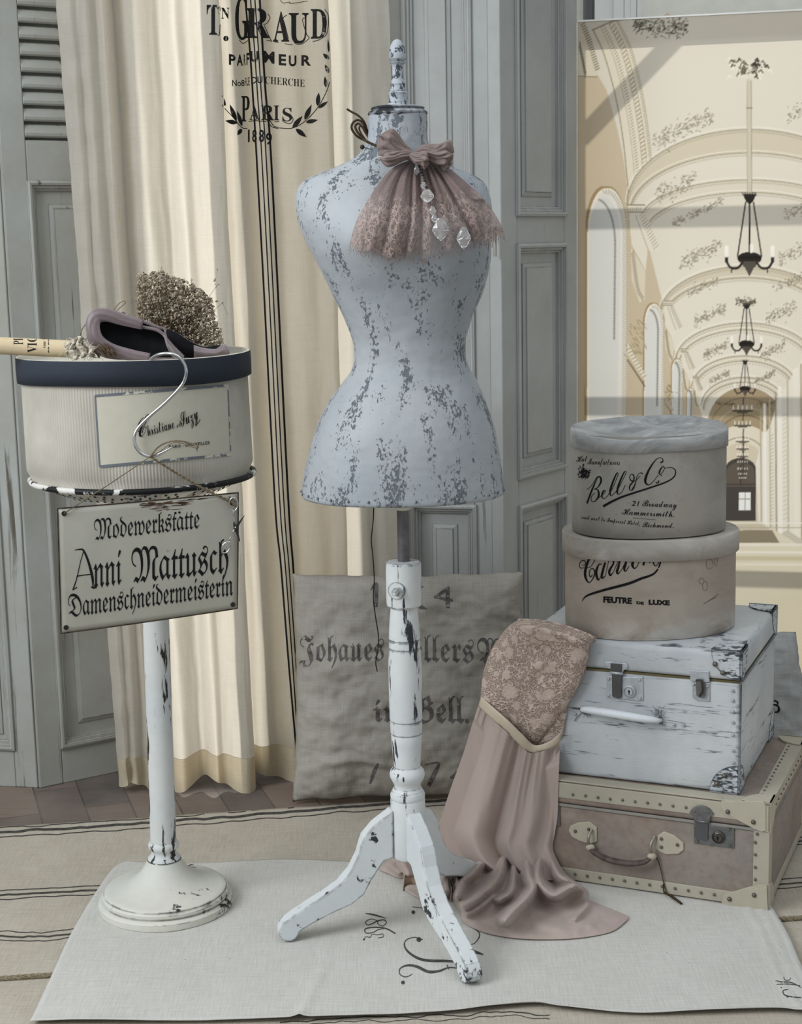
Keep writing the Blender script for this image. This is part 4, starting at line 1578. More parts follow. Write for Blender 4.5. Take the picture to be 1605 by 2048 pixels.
# three cabriole legs cut from board
LEGPX = [(784, 1619), (779, 1621), (744, 1647), (721, 1672), (715, 1687), (709, 1708), (692, 1740), (667, 1767), (640, 1785), (605, 1806), (570, 1827), (546, 1844), (538, 1857), (536, 1868), (545, 1878), (562, 1882), (574, 1875), (584, 1860), (612, 1844), (650, 1825), (695, 1806), (722, 1786), (737, 1760), (751, 1740), (766, 1718), (784, 1713)]
prof = []
yl = fl(560, 1880).y
for x, y in LEGPX:
    p = at(x, y, lerp(DY, yl, (800 - x) / 240))
    prof.append((dcx - p.x, p.z))
zmin = min(q[1] for q in prof)
footL, footF, footB = fl(556, 1882), fl(952, 1975), fl(952, 1760)
for P in (footL, footF, footB):
    d = Vector((P.x - dcx, P.y - DY, 0))
    reach = d.length
    d.normalize()
    t_ = Vector((-d.y, d.x, 0))
    rm = max(q[0] for q in prof)
    poly = [Vector((dcx, DY, 0)) + d * (r if r < 0.06 else 0.06 + (r - 0.06) * (reach - 0.06) / (rm - 0.06)) + Vector((0, 0, z - zmin + 0.001)) - t_ * 0.0155 for r, z in prof]
    MB().prism(poly, t_ * 0.031).build('leg', M['leg'], form, smooth=False, bevel=0.004, bseg=2)

# loose black thread hanging from the bust
tp = [(748, 1003), (747, 1040), (743, 1080), (746, 1110), (749, 1160), (747, 1195), (751, 1230), (757, 1270), (756, 1300), (752, 1325), (755, 1343)]
th = MB().tube(spline([at(x, y, DY - 0.09) for x, y in tp], 6), 0.0011, 6).build('hanging_thread', M['thread'], None)
tag(th, 'thin dark thread hanging down from under the dress form', 'thread')

# ================================================================== pedestal stand, bowl, hat box on the left
sc_ = fl(333, 1808)
PX, PY_ = sc_.x, sc_.y
ped = thing('pedestal_stand', 'slender chipped white pedestal with a round stepped foot', 'stand', Vector((PX, PY_, 0.0)))
pm = 1 / ppm(Vector((PX, PY_, 0.1)))
zr = lambda y: at(328, y, PY_).z
prf = [(0.134, 0.001), (0.1345, 0.004), (0.134, 0.014), (0.131, 0.017), (0.1275, 0.018), (0.1245, 0.0195), (0.1245, 0.0215), (0.127, 0.023), (0.127, 0.029), (0.1245, 0.032), (0.1215, 0.0325), (0.1212, 0.0345), (0.119, 0.0365), (0.112, 0.0378), (0.095, 0.042), (0.075, 0.049), (0.058, 0.060), (0.046, 0.073), (0.038, 0.086), (0.033, 0.097), (0.030, zr(1742))]
k1 = 134 * pm / 0.134
MB().lathe((PX, PY_), [(r * k1, z) for r, z in prf], 72).build('base', M['basepaint'], ped, angle=35)
pr2 = [(1745, 27), (1740, 30), (1735, 34), (1728, 35.8), (1722, 35), (1719, 32), (1717, 33), (1713, 32), (1708, 26), (1702, 24.5), (1697, 26), (1693, 30), (1688, 30.6), (1684, 29), (1680, 26)]
pr2 = [(r * pm, zr(y)) for y, r in pr2]
MB().lathe((PX, PY_), pr2, 48).build('turned_ring', M['stand'], ped, angle=40)
BZ = at(290, 1001, PY_ - 0.05).z   # underside of the bowl
tops = at(302, 965, PY_)
PXT = at(303, 980, PY_).x
MB().lathe(lambda z: (lerp(PX, PXT, (z - 0.12) / (BZ - 0.12)), PY_), [(25.8 * pm, zr(1684)), (25.3 * pm, 0.35), (25.4 * pm, 0.6), (25.6 * pm, BZ)], 40).build('pole', M['stand'], ped, angle=40)

bc = at(287, 955, PY_)
BX = bc.x
rimz = at(287, 950, PY_).z
Rb = 211 * pm * 1.0
bowl = thing('enamel_bowl', 'shallow white enamel bowl with a chipped black rim, under the ribbed hat box', 'bowl', Vector((BX, PY_, BZ)))
pf = [(0.02, BZ), (0.35 * Rb, BZ + 0.001), (0.5 * Rb, BZ + 0.004), (0.68 * Rb, BZ + 0.012), (0.84 * Rb, BZ + 0.026), (0.95 * Rb, rimz - 0.006), (0.985 * Rb, rimz)]
G = [[Vector((BX + r * math.cos(a), PY_ + r * math.sin(a), z)) for a in [2 * math.pi * i / 96 for i in range(96)]] for r, z in pf]
MB().grid(G, cv=True).build('dish', M['enamel'], bowl, solid=0.002)
MB().tube([Vector((BX + Rb * math.cos(a), PY_ + Rb * math.sin(a), rimz)) for a in [2 * math.pi * i / 96 for i in range(96)]], 0.0055, 10, closed=True).build('rolled_rim', paint('chipped_rim', '#d5d4ce', '#101214', 0.53, 26, (1, 1, 1), 0.0, soft=0.02, patch=14), bowl)
hl = MB()
for ring, (f, zz) in enumerate(((0.88, 0.0), (0.80, 0), (0.72, 0))):
    z = interp([(r / Rb, zq) for r, zq in pf], f)[0]
    for i in range(64):
        a = math.pi * (1 + i / 63 * 1.0) if True else 0
        if (i + ring) % 2 == 0 or random.random() < 0.25:
            continue
        p = Vector((BX + (f * Rb + 0.0006) * math.cos(a), PY_ + (f * Rb + 0.0006) * math.sin(a), z - 0.0012))
        t_ = Vector((-math.sin(a), math.cos(a), 0))
        up = Vector((math.cos(a) * 0.8, math.sin(a) * 0.8, 0.5)).normalized()
        hl.prism([p - t_ * 0.0022 - up * 0.003, p + t_ * 0.0022 - up * 0.003, p + t_ * 0.0022 + up * 0.003, p - t_ * 0.0022 + up * 0.003], Vector((math.cos(a), math.sin(a), -0.8)) * 0.0005)
tag(hl.build('drain_slots', plain('dark_slots', '#26241f', 0.8), bowl, smooth=False), kind='stuff')

# ribbed hat box
hbz0 = rimz - 0.002
hbc0 = at(281, 935, PY_)
hbz1 = at(269, 752, PY_).z
HT = at(268, 706, PY_).z
hx = lambda z: lerp(at(283, 940, PY_).x, at(268.5, 706, PY_).x, (z - hbz0) / (HT - hbz0))
RB0, RB1 = 213 * pm, 211 * pm
hat = thing('hat_box', 'ribbed cream hat box with navy band and paper label, on the enamel bowl', 'hat box', Vector((hx(hbz0), PY_, hbz0)))
G = []
NS = 900
for j in range(9):
    t = j / 8
    z = lerp(hbz0, hbz1, t)
    r0 = lerp(RB0, RB1, t) - (0.012 * max(0, 0.06 - t) / 0.06 if t < 0.06 else 0)
    G.append([Vector((hx(z) + (r0 + 0.0007 * math.sin(a * 225)) * math.cos(a), PY_ + (r0 + 0.0007 * math.sin(a * 225)) * math.sin(a), z)) for a in [2 * math.pi * i / NS for i in range(NS)]])
mb = MB().grid(G, cv=True)
mb.F.append(tuple(range(NS)))
ribm = NT('ribbed_card')
_a = ribm.noise(ribm.co(), 8, 5)
ribm.fin(ribm.mix(ribm.ramp(_a, 0.35, 0.68), col('#a8a499'), col('#bfbbb0')), 0.85, 0, ribm.bump(_a, 0.1), 0.15)
hb_body = mb.build('box_body', ribm.m, hat)
RL = 219 * pm
nav = paint('navy_paper', '#232a34', '#80868e', 0.28, 70, (1, 1, 1), 0.12, 0.002, base2='#2d343f', soft=0.03, rough=0.75)
G = []
for r, z in ((RB1 + 0.001, hbz1 - 0.002), (RL, hbz1 - 0.002), (RL + 0.0005, lerp(hbz1, HT, 0.5)), (RL, HT - 0.002), (RL - 0.001, HT)):
    G.append([Vector((hx(z) + r * math.cos(a), PY_ + r * math.sin(a), z + 0.002 * math.sin(3 * a + 1) * (1 if z < HT - 0.01 else 0.4))) for a in [2 * math.pi * i / 128 for i in range(128)]])
band = MB().grid(G, cv=True).build('navy_band', nav, hat)
G = []
for r, z in ((RL - 0.001, HT), (RL - 0.004, HT + 0.001), (RL - 0.006, HT - 0.001), (RL - 0.007, HT - 0.011), (RL * 0.5, HT - 0.012), (0.003, HT - 0.012)):
    G.append([Vector((hx(HT) + r * math.cos(a), PY_ + r * math.sin(a), z + (0.0008 * math.sin(3 * a + 1)))) for a in [2 * math.pi * i / 128 for i in range(128)]])
lid = MB().grid(G, cv=True).build('lid_top', plain('cream_card', '#d8d4c6', 0.85), hat)
TRAYZ = HT - 0.012
# paper label
_G = []
for _t in range(5):
    z = lerp(hbz0, hbz1, _t / 4)
    _G.append([Vector((hx(z) + (lerp(RB0, RB1, _t / 4) + 0.0008) * math.cos(q), PY_ + (lerp(RB0, RB1, _t / 4) + 0.0008) * math.sin(q), z)) for q in [2 * math.pi * i / 300 for i in range(300)]])
_m = MB().grid(_G, cv=True)
tb = BVHTree.FromPolygons(_m.V, _m.F)
k = Ink()
k.quad([(190, 792), (456, 771), (462, 909), (199, 933)])
lab = k.lay('paper_label', hat, tb, paint('label_paper', '#c0bdae', '#9c947f', 0.36, 16, (1, 1, 1), 0, soft=0.2, bump=0.05, rough=0.85), 0.0006, 8, smooth=True)
tl = bvh(lab)
k = Ink()
fm = paint('label_border', '#656d74', '#c5c2b4', 0.44, 60, (1, 1, 1), 0, soft=0.02)
for a, b, w in (((190, 792), (456, 771), 5), ((456, 771), (462, 909), 2.2), ((462, 909), (199, 933), 5), ((199, 933), (190, 792), 3)):
    k.stroke([(lerp(a[0], b[0], i / 30), lerp(a[1], b[1], i / 30)) for i in range(31)], w, 1, False)
k.lay('label_border', lab, tb, fm, 0.0014, 8)
k = Ink()
sx = lambda s: mathtext(s, 0x1D4D0, 0x1D4EA)
k.mark('signature')
k.text(sx('C'), (274, 880), (298, 862), 40)
k.text(sx('hristiane'), (296, 872), (350, 856), 26, shear=-0.25)
k.text(sx('et'), (354, 856), (364, 851), 14, shear=-0.2)
k.text(sx('Suzy'), (363, 854), (398, 836), 32, shear=-0.25)
k.stroke([(391, 850), (397, 846), (401, 838)], 1.2)
k.mark('place_names')
k.text('PARIS - BRUXELLES', (338, 897), (420, 888), 6, 0.01)
k.lay('label_lettering', lab, tl, M['ink'], 0.0016, 8)

# ---- things lying on the hat box
Y0 = PY_ - RL * 0.62
# rolled music sheet
ra, rb = at(-70, 688, Y0 + 0.02), at(143, 698, Y0 + 0.02)
rr = 17.2 / ppm(ra)
dz = TRAYZ + 0.012 + rr - rb.z
rb.z += 0.0
ax = (rb - ra).normalized()
u_ = ax.cross(Vector((0, 0, 1))).normalized()
v_ = u_.cross(ax)
G = []
for i in range(25):
    c = ra.lerp(rb, i / 24)
    G.append([c + (u_ * math.cos(a) + v_ * math.sin(a)) * rr * (1 + 0.012 * (a / 6.28)) for a in [2 * math.pi * q / 40 for q in range(41)]])
scr = MB().grid(G)
G = []
for i in range(2):
    c = ra.lerp(rb, i)
    G.append([c + (u_ * math.cos(a) + v_ * math.sin(a)) * rr * (1 - 0.10 * a / 6.28) for a in [2 * math.pi * q / 40 for q in range(-0, 81)]])
scr.grid(G)
pap = plain('aged_music_paper', '#d3c2a0', 0.8, 0, 0.2, 0.1, 14)
roll = scr.build('rolled_sheet_music', pap, None)
tag(roll, 'rolled yellowed sheet of printed music, lying across the hat box', 'paper roll')
k = Ink()
Z8 = lambda x, y: (0.1246 * x, 640 + 0.1246 * y)


def vtext(s, x0, x1, ya, yb, f=serif, w=-0.004):
    V, Fc = glyphs(f(s), w)
    a, b = V.min(0), V.max(0)
    k.add([Z8(x1 - (x1 - x0) * (1 - (y - a[1]) / (b[1] - a[1])) if False else x1 + (x0 - x1) * ((y - a[1]) / (b[1] - a[1])), ya + (yb - ya) * (x - a[0]) / (b[0] - a[0])) for x, y in V], Fc)


k.mark('printed_title')
vtext('PL', 218, 368, 392, 262)
k.mark('printed_title')
vtext('VIC', 440, 592, 520, 255)
k.mark('printed_title')
vtext('von G', 680, 735, 450, 270)
k.mark('printed_title')
for a_, b_ in ((300, 340), (352, 400), (430, 470), (482, 525)):
    k.stroke([Z8(775 + 4 * (i % 3), lerp(a_, b_, i / 6)) for i in range(7)], [0.7, 1.6, 0.7, 1.8, 0.7, 1.5, 0.7], 3)
k.lay('printed_title', roll, bvh(roll), M['ink'], 0.0005, 6)

# scrap of frayed lace at the end of the roll
lacem = NT('cream_lace')
vz = lacem.n('ShaderNodeTexVoronoi', feature='DISTANCE_TO_EDGE')
lacem.set(vz.inputs['Vector'], lacem.co())
vz.inputs['Scale'].default_value = 160
lacem.fin(lacem.mix(lacem.ramp(vz.outputs[0], 0.05, 0.25), col('#d6d0c2'), col('#a89f8e')), 0.95, 0, lacem.bump(vz.outputs[0], 0.8, 0.002), 0.05)
G = []
for j in range(22):
    row = []
    v = j / 21
    for i in range(30):
        u = i / 29
        x = lerp(lerp(128, 142, v), lerp(172, 200, v), u) + 5 * math.sin(v * 9 + u * 3)
        y = lerp(lerp(692, 722, v), lerp(676, 716, v), u) - 10 * math.sin(u * math.pi) * (1 - v * 0.6)
        row.append(at(x, y, Y0 - 0.015 - 0.012 * math.sin(u * math.pi) - 0.007 * math.sin(u * 21 + v * 6) - 0.004 * fbm(u * 9, v * 9, 2)))
    G.append(row)
lc = MB().grid(G).build('lace_scrap', lacem.m, None, solid=0.0015)
tag(lc, 'small crumpled scrap of frayed cream lace between paper roll and shoe', 'lace')
fb = MB()
for i in range(90):
    q = random.choice(G[random.randrange(0, 22)])
    d = Vector((random.gauss(0, 1), random.gauss(-0.6, 0.6), random.gauss(-0.2, 0.8))) * 0.006
    d2 = d + Vector((random.gauss(0, 1), random.gauss(0, 1), random.gauss(-0.3, 1))) * 0.004
    fb.tube([q, q + d, q + d2 + d * 0.4], 0.00035, 4, cap=False)
tag(fb.build('frayed_threads', plain('cream_thread', '#cdc6b6', 0.95), lc), kind='stuff')
tw = MB().tube(spline([at(x, y, Y0 + 0.01) for x, y in ((163, 690), (161, 668), (170, 650), (180, 644))], 6), 0.0009, 6)
tag(tw.build('twine_loop', M['twine'], None), 'thin pale string loop curving up beside the heel of the shoe', 'string')


# ---- ballet shoes and dried flowers on the hat box
SATIN = NT('mauve_satin')
_a = SATIN.noise(SATIN.co((1, 1, 1)), 22, 4)
SATIN.fin(SATIN.mix(SATIN.ramp(_a, 0.3, 0.7), col('#65585a'), col('#7c6f72')), 0.42, 0, SATIN.bump(_a, 0.25, 0.003), 0.45)
SATIN.b.inputs['Sheen Weight'].default_value = 0.3
DARK = plain('black_shoe_lining', '#17181c', 0.75, 0, 0.2, 0.2, 60)
SOLE = plain('dark_suede_sole', '#1e1e22', 0.9, 0, 0.1, 0.2, 40)


def ballet_shoe(label, top, bot, Yc, depth, sole_from, group='ballet shoes on the hat box'):
    """slipper lying on its side, opening towards us. top / bot: upper and lower outline in pixels from heel to toe"""
    n = 40
    T = [at(p.x, p.y, Yc) for p in spline([(x, y, 0) for x, y in top], 10)]
    B = [at(p.x, p.y, Yc) for p in spline([(x, y, 0) for x, y in bot], 10)]
    T = [T[int(i * (len(T) - 1) / n)] for i in range(n + 1)]
    B = [B[int(i * (len(B) - 1) / n)] for i in range(n + 1)]
    root = thing('ballet_shoe', label, 'shoe', Vector((T[n // 2].x, Yc, TRAYZ)), group)
    out, inn = [], []
    for i in range(n + 1):
        t = i / n
        c, h = (T[i] + B[i]) / 2, (T[i] - B[i]) / 2
        w = depth * (math.sin(math.pi * min(1, max(0, 0.04 + 0.93 * t))) ** 0.5)
        ro, ri = [], []
        for q in range(19):
            a = math.radians(-90 + 180 * q / 18)     # wraps round behind, from the top rim to the bottom rim
            ro.append(c + h * math.sin(-a) + Vector((0, w * math.cos(a), 0)))
            ri.append(c + h * 0.90 * math.sin(-a) + Vector((0, w * 0.88 * math.cos(a) - 0.001, 0)))
        out.append(ro)
        inn.append(ri)
    MB().grid(out).build('satin_upper', SATIN.m, root)
    MB().grid(inn).build('lining', DARK, root)
    k0 = int(sole_from * n)
    # closed toe box
    G = []
    for i in range(k0, n + 1):
        t = (i - k0) / (n - k0)
        c, h = (T[i] + B[i]) / 2, (T[i] - B[i]) / 2
        w = depth * 0.55 * math.sin(math.pi * min(1, 0.18 + 0.8 * t)) ** 0.6
        G.append([c + h * math.sin(-a) * 1.01 - Vector((0, w * math.cos(a), 0)) for a in [math.radians(-92 + 184 * q / 14) for q in range(15)]])
    MB().grid(G).build('toe_box', SATIN.m if sole_from > 0.6 else SOLE, root)
    rim = [p for p in T[:k0 + 1]] + [lerp(T[k0], B[k0], q / 6) - Vector((0, depth * 0.35 * math.sin(math.pi * q / 6), 0)) for q in range(1, 6)] + [p for p in B[k0::-1]]
    rim = spline(rim[::2], 3, closed=True)
    MB().tube(rim, 0.0042, 8, closed=True, flat=(1, 0.7)).build('binding', SATIN.m, root)
    return root, T, B


YS = PY_ - RL * 0.50
s1, T1, B1 = ballet_shoe('mauve satin ballet shoe with black lining lying on its side, nearest the hook', [(183, 690), (176, 668), (182, 640), (205, 631), (235, 640), (275, 652), (318, 662), (345, 690), (368, 712)], [(186, 694), (196, 706), (222, 714), (258, 716), (295, 718), (325, 719), (345, 719), (360, 719), (370, 718)], YS, 0.04, 0.82)
# wide satin ribbon looped round the heel and along the lower edge
G = []
P = spline([at(x, y, YS - q) for x, y, q in ((286, 650, 0.004), (248, 640, 0.008), (214, 630, 0.012), (192, 634, 0.016), (186, 655, 0.02), (196, 682, 0.022), (222, 700, 0.022), (262, 710, 0.02), (300, 716, 0.016))], 8)
for i, p in enumerate(P):
    t = i / (len(P) - 1)
    tg = (P[min(i + 1, len(P) - 1)] - P[max(i - 1, 0)]).normalized()
    nn = tg.cross(Vector((0, 1, 0))).normalized()
    w = 0.0085 + 0.004 * math.sin(t * 3.14)
    G.append([p + nn * w * (q / 4 - 1) + Vector((0, -0.004 * math.sin(math.pi * q / 8) + 0.001 * math.sin(q * 2 + t * 14), 0)) for q in range(9)])
MB().grid(G).build('ribbon', SATIN.m, s1, solid=0.001)
pg = MB()
for a, b in (((232, 640), (245, 622)), ((240, 643), (256, 628))):
    pg.grid([[at(a[0] + 9 * u, a[1] + 4 * u, YS + 0.02), at(lerp(a[0], b[0], 0.5) + 9 * u, lerp(a[1], b[1], 0.6), YS + 0.014 + 0.006 * u), at(b[0] + 8 * u, b[1] + 6 * u * u, YS + 0.02)] for u in (0, 0.33, 0.66, 1)])
pg.build('bow_end', SATIN.m, s1, solid=0.0008, sub=1)
s2, T2, B2 = ballet_shoe('mauve satin ballet shoe with dark sole, behind the nearer shoe, toe pointing right', [(240, 642), (275, 640), (305, 650), (326, 658), (350, 664), (380, 682), (410, 694), (440, 690), (458, 702)], [(246, 672), (280, 690), (310, 702), (340, 710), (365, 714), (390, 716), (415, 716), (440, 715), (457, 712)], YS + 0.075, 0.035, 0.42)
# the mauve toe end with its pinched rim
G = []
for i in range(17):
    u = i / 16
    x = lerp(388, 459, u)
    yt = interp([(0, 690), (0.3, 696), (0.6, 698), (0.85, 687), (1, 699)], u)[0]
    yb = interp([(0, 716), (0.6, 715), (1, 711)], u)[0]
    G.append([at(x, lerp(yt, yb, q / 8), YS + 0.055 - 0.02 * math.sin(math.pi * q / 8)) for q in range(9)])
MB().grid(G).build('toe_satin', SATIN.m, s2, solid=0.002)
tw = MB().tube(spline([at(x, y, YS + 0.035) for x, y in ((226, 623), (236, 609), (247, 602), (251, 605), (243, 613), (231, 624))], 6), 0.0008, 6)
tag(tw.build('twine_loop', M['twine'], None), 'thin pale string loop standing up above the shoe ribbon', 'string')

bq = at(362, 625, YS + 0.16)
bouq = thing('dried_bouquet', 'bunch of tiny brown dried flowers behind the ballet shoes', 'dried flowers', Vector((bq.x, bq.y, TRAYZ)))
rd = random.Random(11)
FS = []
outl = [(276, 548), (300, 546), (322, 541), (345, 554), (372, 562), (400, 578), (425, 600), (428, 630), (440, 660), (447, 684), (415, 700), (380, 692), (345, 660), (300, 640), (277, 640), (276, 600)]
root_p = at(330, 705, YS + 0.14)


def inside(x, y, pl):
    r = False
    for i in range(len(pl)):
        (ax, ay), (bx, by) = pl[i], pl[(i + 1) % len(pl)]
        if (ay > y) != (by > y) and x < (bx - ax) * (y - ay) / (by - ay) + ax:
            r = not r
    return r


while len(FS) < 2300:
    x, y = rd.uniform(268, 452), rd.uniform(536, 704)
    if not inside(x, y, outl) and rd.random() > 0.012:
        continue
    FS.append(at(x, y, bq.y + rd.gauss(0, 0.035)))
bl, bd, stm = MB(), MB(), MB()
for i, p in enumerate(FS):
    tgt = bl if rd.random() < 0.72 else bd
    r = rd.uniform(0.0012, 0.0026)
    tgt.sphere(p, r, 5, 4)
    for q in range(2):
        tgt.sphere(p + Vector((rd.gauss(0, 1), rd.gauss(0, 1), rd.gauss(0, 1))) * 0.002, r * 0.6, 4, 3)
    if i % 6 == 0:
        b = root_p.lerp(p, 0.35) + Vector((rd.gauss(0, 1), rd.gauss(0, 1), rd.gauss(0, 1))) * 0.01
        stm.tube([root_p + Vector((rd.gauss(0, .012), rd.gauss(0, .01), 0)), b, p], 0.00035, 3, cap=False)
    if i % 3 == 0:
        stm.tube([p, p + Vector((rd.gauss(0, 1), rd.gauss(0, 1), rd.gauss(-1.2, 1))) * 0.007], 0.0003, 3, cap=False)
tag(bl.build('blossoms', plain('dried_blossom', '#c6b8a3', 0.95, 0, 0.05, 0.3, 90), bouq), kind='stuff')
tag(bd.build('seed_heads', plain('dark_dried_blossom', '#8a7862', 0.95, 0, 0.05, 0.3, 90), bouq), kind='stuff')
tag(stm.build('stems', plain('dried_stems', '#5d4f3c', 0.95), bouq), kind='stuff')
# twisted brown stalks and a bit of dried leaf under the shoe
st2 = MB()
for i in range(14):
    x = rd.uniform(182, 232)
    st2.tube(spline([at(x - 8, rd.uniform(685, 695), YS - 0.03), at(x, rd.uniform(690, 706), YS - 0.045), at(x + rd.uniform(6, 16), rd.uniform(706, 716), YS - 0.04)], 4), rd.uniform(0.0009, 0.002), 5)
tag(st2.build('dried_twigs', plain('brown_twigs', '#5c4a3a', 0.95), None), 'small tangle of dried brown twigs in front of the shoe heel', 'twigs', kind='stuff')

# ---- steel hook, string, sign, scissors
HY = PY_ - RL - 0.006
hp = [(296, 729, 0.022), (304, 716, 0.018), (322, 708, 0.008), (344, 708, 0.0), (362, 718, -0.002), (372, 738, -0.002), (370, 757, -0.001), (360, 775, 0), (330, 806, 0), (300, 832, 0), (279, 853, 0), (270, 868, -0.001), (269, 884, -0.002), (276, 900, -0.003), (291, 911, -0.004), (308, 912, -0.005), (325, 905, -0.006), (346, 893, -0.007)]
P = spline([at(x, y, HY + d) for x, y, d in hp], 8)
hk = MB().tube(P, [0.0030] * (len(P) - 10) + [0.0030 - 0.0018 * i / 9 for i in range(10)], 12).build('s_hook', M['chrome'], None)
tag(hk, 'long bright steel hook hung over the rim of the hat box', 'hook')

sy0 = HY - 0.065
sTL, sTR = at(115, 1017, sy0), at(477, 985, HY + 0.045)
sBL, sBR = at(122, 1267, sy0), at(475, 1217, HY + 0.045)
sn = (sTR - sTL).cross(sBL - sTL).normalized()
if sn.y > 0:
    sn = -sn
sign = thing('enamel_sign', 'off white enamel trade sign with black blackletter words, hung from the hook', 'sign', (sBL + sBR) / 2)
G = []
for j in range(21):
    row = []
    for i in range(31):
        u, v = i / 30, j / 20
        p = sTL.lerp(sTR, u).lerp(sBL.lerp(sBR, u), v)
        row.append(p + sn * (0.004 * math.sin(math.pi * u) + 0.0012 * math.sin(math.pi * v)))
    G.append(row)
spt = NT('aged_enamel_plate')
_n = spt.noise(spt.co(), 7, 6, 0.6)
_m = spt.noise(spt.co((1, 1, 1)), 70, 3)
_c = spt.mix(spt.ramp(_n, 0.35, 0.7), col('#a3a297'), col('#b2b1a6'))
_c = spt.mix(spt.ramp(_m, 0.72, 0.76, 0, 0.4), _c, col('#6b675a'))
spt.fin(_c, 0.38, 0, spt.bump(_n, 0.08), 0.4)
plate_o = MB().grid(G).build('plate', spt.m, sign, solid=-0.0016)
ed = [G[0][i] for i in range(31)] + [G[j][30] for j in range(1, 21)] + [G[20][i] for i in range(29, -1, -1)] + [G[j][0] for j in range(19, 0, -1)]
MB().tube(ed, 0.0011, 6, closed=True).build('worn_edge', plain('rusty_edge', '#4f4438', 0.8, 0.2, 0.2, 0.4, 40), sign)
ts = bvh(plate_o)
k = Ink()
ws_ = 0.012


def word(s, A, B, h, w=0.012):
    k.text(frak(s), A, B, h, w)


k.mark('title_line')
word('Modewerkstatte', (188, 1080), (399, 1056), 40, 0.002)
for x, y in ((351, 1026), (359, 1025)):
    k.dot((x, y), 2.4)
k.mark('name_line')
for pts, w in (([(148, 402), (158, 398), (166, 404), (176, 470), (183, 560), (184, 618)], [1, 2.5, 3.5, 4.5, 5, 1.5]), ([(166, 410), (160, 470), (152, 560), (146, 612), (143, 632)], [1.5, 1.6, 1.8, 2.4, 1]), ([(151, 552), (166, 545), (181, 540)], 2.0), ([(180, 612), (186, 618), (191, 606)], [2, 4, 1]), ([(143, 632), (152, 615)], [1, 2.4])):
    k.stroke([(x - (1 if y < 500 else 0) + 2, 960 + 0.3489 * y) for x, y in pts], w)
word('nni', (187, 1175), (243, 1167), 66, 0.004)
word('Mattusch', (263, 1165), (457, 1144), 66, 0.004)
k.mark('trade_line')
word('Damenschneidermeisterin', (136, 1234), (466, 1190), 42, 0.004)
k.lay('lettering', plate_o, ts, M['ink'], 0.0006, 12)
k = Ink()
rdm = random.Random(5)
for i in range(60):
    x = rdm.gauss(330, 34)
    y = interp([(115, 1017), (477, 985)], x)[0] + 5 + abs(rdm.gauss(0, 8)) * math.exp(-((x - 340) / 50) ** 2)
    k.stroke([(x - rdm.uniform(3, 14), y + 1), (x, y + rdm.uniform(-1, 1)), (x + rdm.uniform(3, 14), y - 1)], [0.5, rdm.uniform(0.8, 2.2), 0.5])
k.lay('rust_stain', plate_o, ts, plain('rust_stain', '#5d4535', 0.9, 0, 0.1, 0.3, 80), 0.0005, 0)
for x, y in ((128, 1027), (465, 1006), (132, 1255), (466, 1209)):
    c = pix(ts, x, y)
    disc('rivet', c, sn, 0.0045, 0.0018, M['darksteel'], sign, 14)
# string from the corners up to the hook
kn = at(301, 913, HY - 0.010)
hl_, hr_ = pix(ts, 128, 1027, 0.004), pix(ts, 463, 1004, 0.005)
tw = MB()
tw.tube([hl_, hl_.lerp(kn, 0.5) + Vector((0, 0, -0.001)), kn], 0.0010, 6)
for ph in (0, math.pi):
    P = []
    for i in range(80):
        t = i / 79
        P.append(kn.lerp(hr_, t) + Vector((0.0013 * math.cos(i * 0.8 + ph), 0, 0.0013 * math.sin(i * 0.8 + ph))) - Vector((0, 0, 0.004 * math.sin(math.pi * t))))
    tw.tube(P, 0.0013, 6)
tw.tube(spline([kn, at(318, 893, HY - 0.012), at(345, 882, HY - 0.016), at(372, 884, HY - 0.014), at(393, 892, HY - 0.012)], 6), 0.0016, 6)
tw.tube(spline([kn, at(320, 903, HY - 0.012), at(345, 886, HY - 0.02), at(365, 887, HY - 0.018), at(390, 896, HY - 0.016)], 6), 0.0009, 6)
tw.sphere(at(394, 894, HY - 0.014), 0.0034, 8, 6)
for i in range(5):
    e = at(394, 896, HY - 0.014)
    tw.tube([e, e + Vector((rdm.gauss(0, .003), 0, -rdm.uniform(.003, .008)))], 0.0004, 4)
for i in range(6):
    c = hr_ + Vector((-0.004 + 0.0022 * i, 0, 0.006 - 0.002 * i))
    tw.tube([c + Vector((0.0, 0.004 * math.sin(a), 0.0045 * math.cos(a))) for a in [2 * math.pi * q / 12 for q in range(12)]], 0.0012, 5, closed=True)
tag(tw.build('sign_string', M['twine'], None), 'jute string tied over the hook and holding the enamel sign', 'string')
# small embroidery scissors hanging from the right corner
Z13 = lambda x, y: (420 + 0.07326 * x, 970 + 0.07326 * y)
SY = (pix(ts, 465, 1040).y if pix(ts, 465, 1040) else HY) - 0.010
sp = lambda x, y, d=0: at(*Z13(x, y), SY + d)
scs = thing('scissors', 'small open embroidery scissors hanging over the right edge of the sign', 'scissors', sp(700, 1550))
ring = lambda cx, cy, rx, ry, rot, d: [sp(cx + rx * math.cos(a) * math.cos(rot) - ry * math.sin(a) * math.sin(rot), cy + rx * math.cos(a) * math.sin(rot) + ry * math.sin(a) * math.cos(rot), d) for a in [2 * math.pi * i / 28 for i in range(28)]]
MB().tube(ring(650, 520, 118, 180, 0, 0), 0.0012, 8, closed=True).tube(spline([sp(665, 715), sp(650, 790), sp(655, 900), sp(690, 1030), sp(720, 1160)], 5), [0.001 + 0.0004 * math.sin(i * 0.6) for i in range(21)], 8).build('handle', M['chrome'], scs)
MB().tube(ring(440, 1705, 105, 165, 0.55, -0.003), 0.0012, 8, closed=True).tube(spline([sp(540, 1550, -.003), sp(555, 1450, -.003), sp(600, 1340, -.003), sp(680, 1200, -.003)], 5), [0.001 + 0.0004 * math.sin(i * 0.6) for i in range(16)], 8).build('handle', M['chrome'], scs)
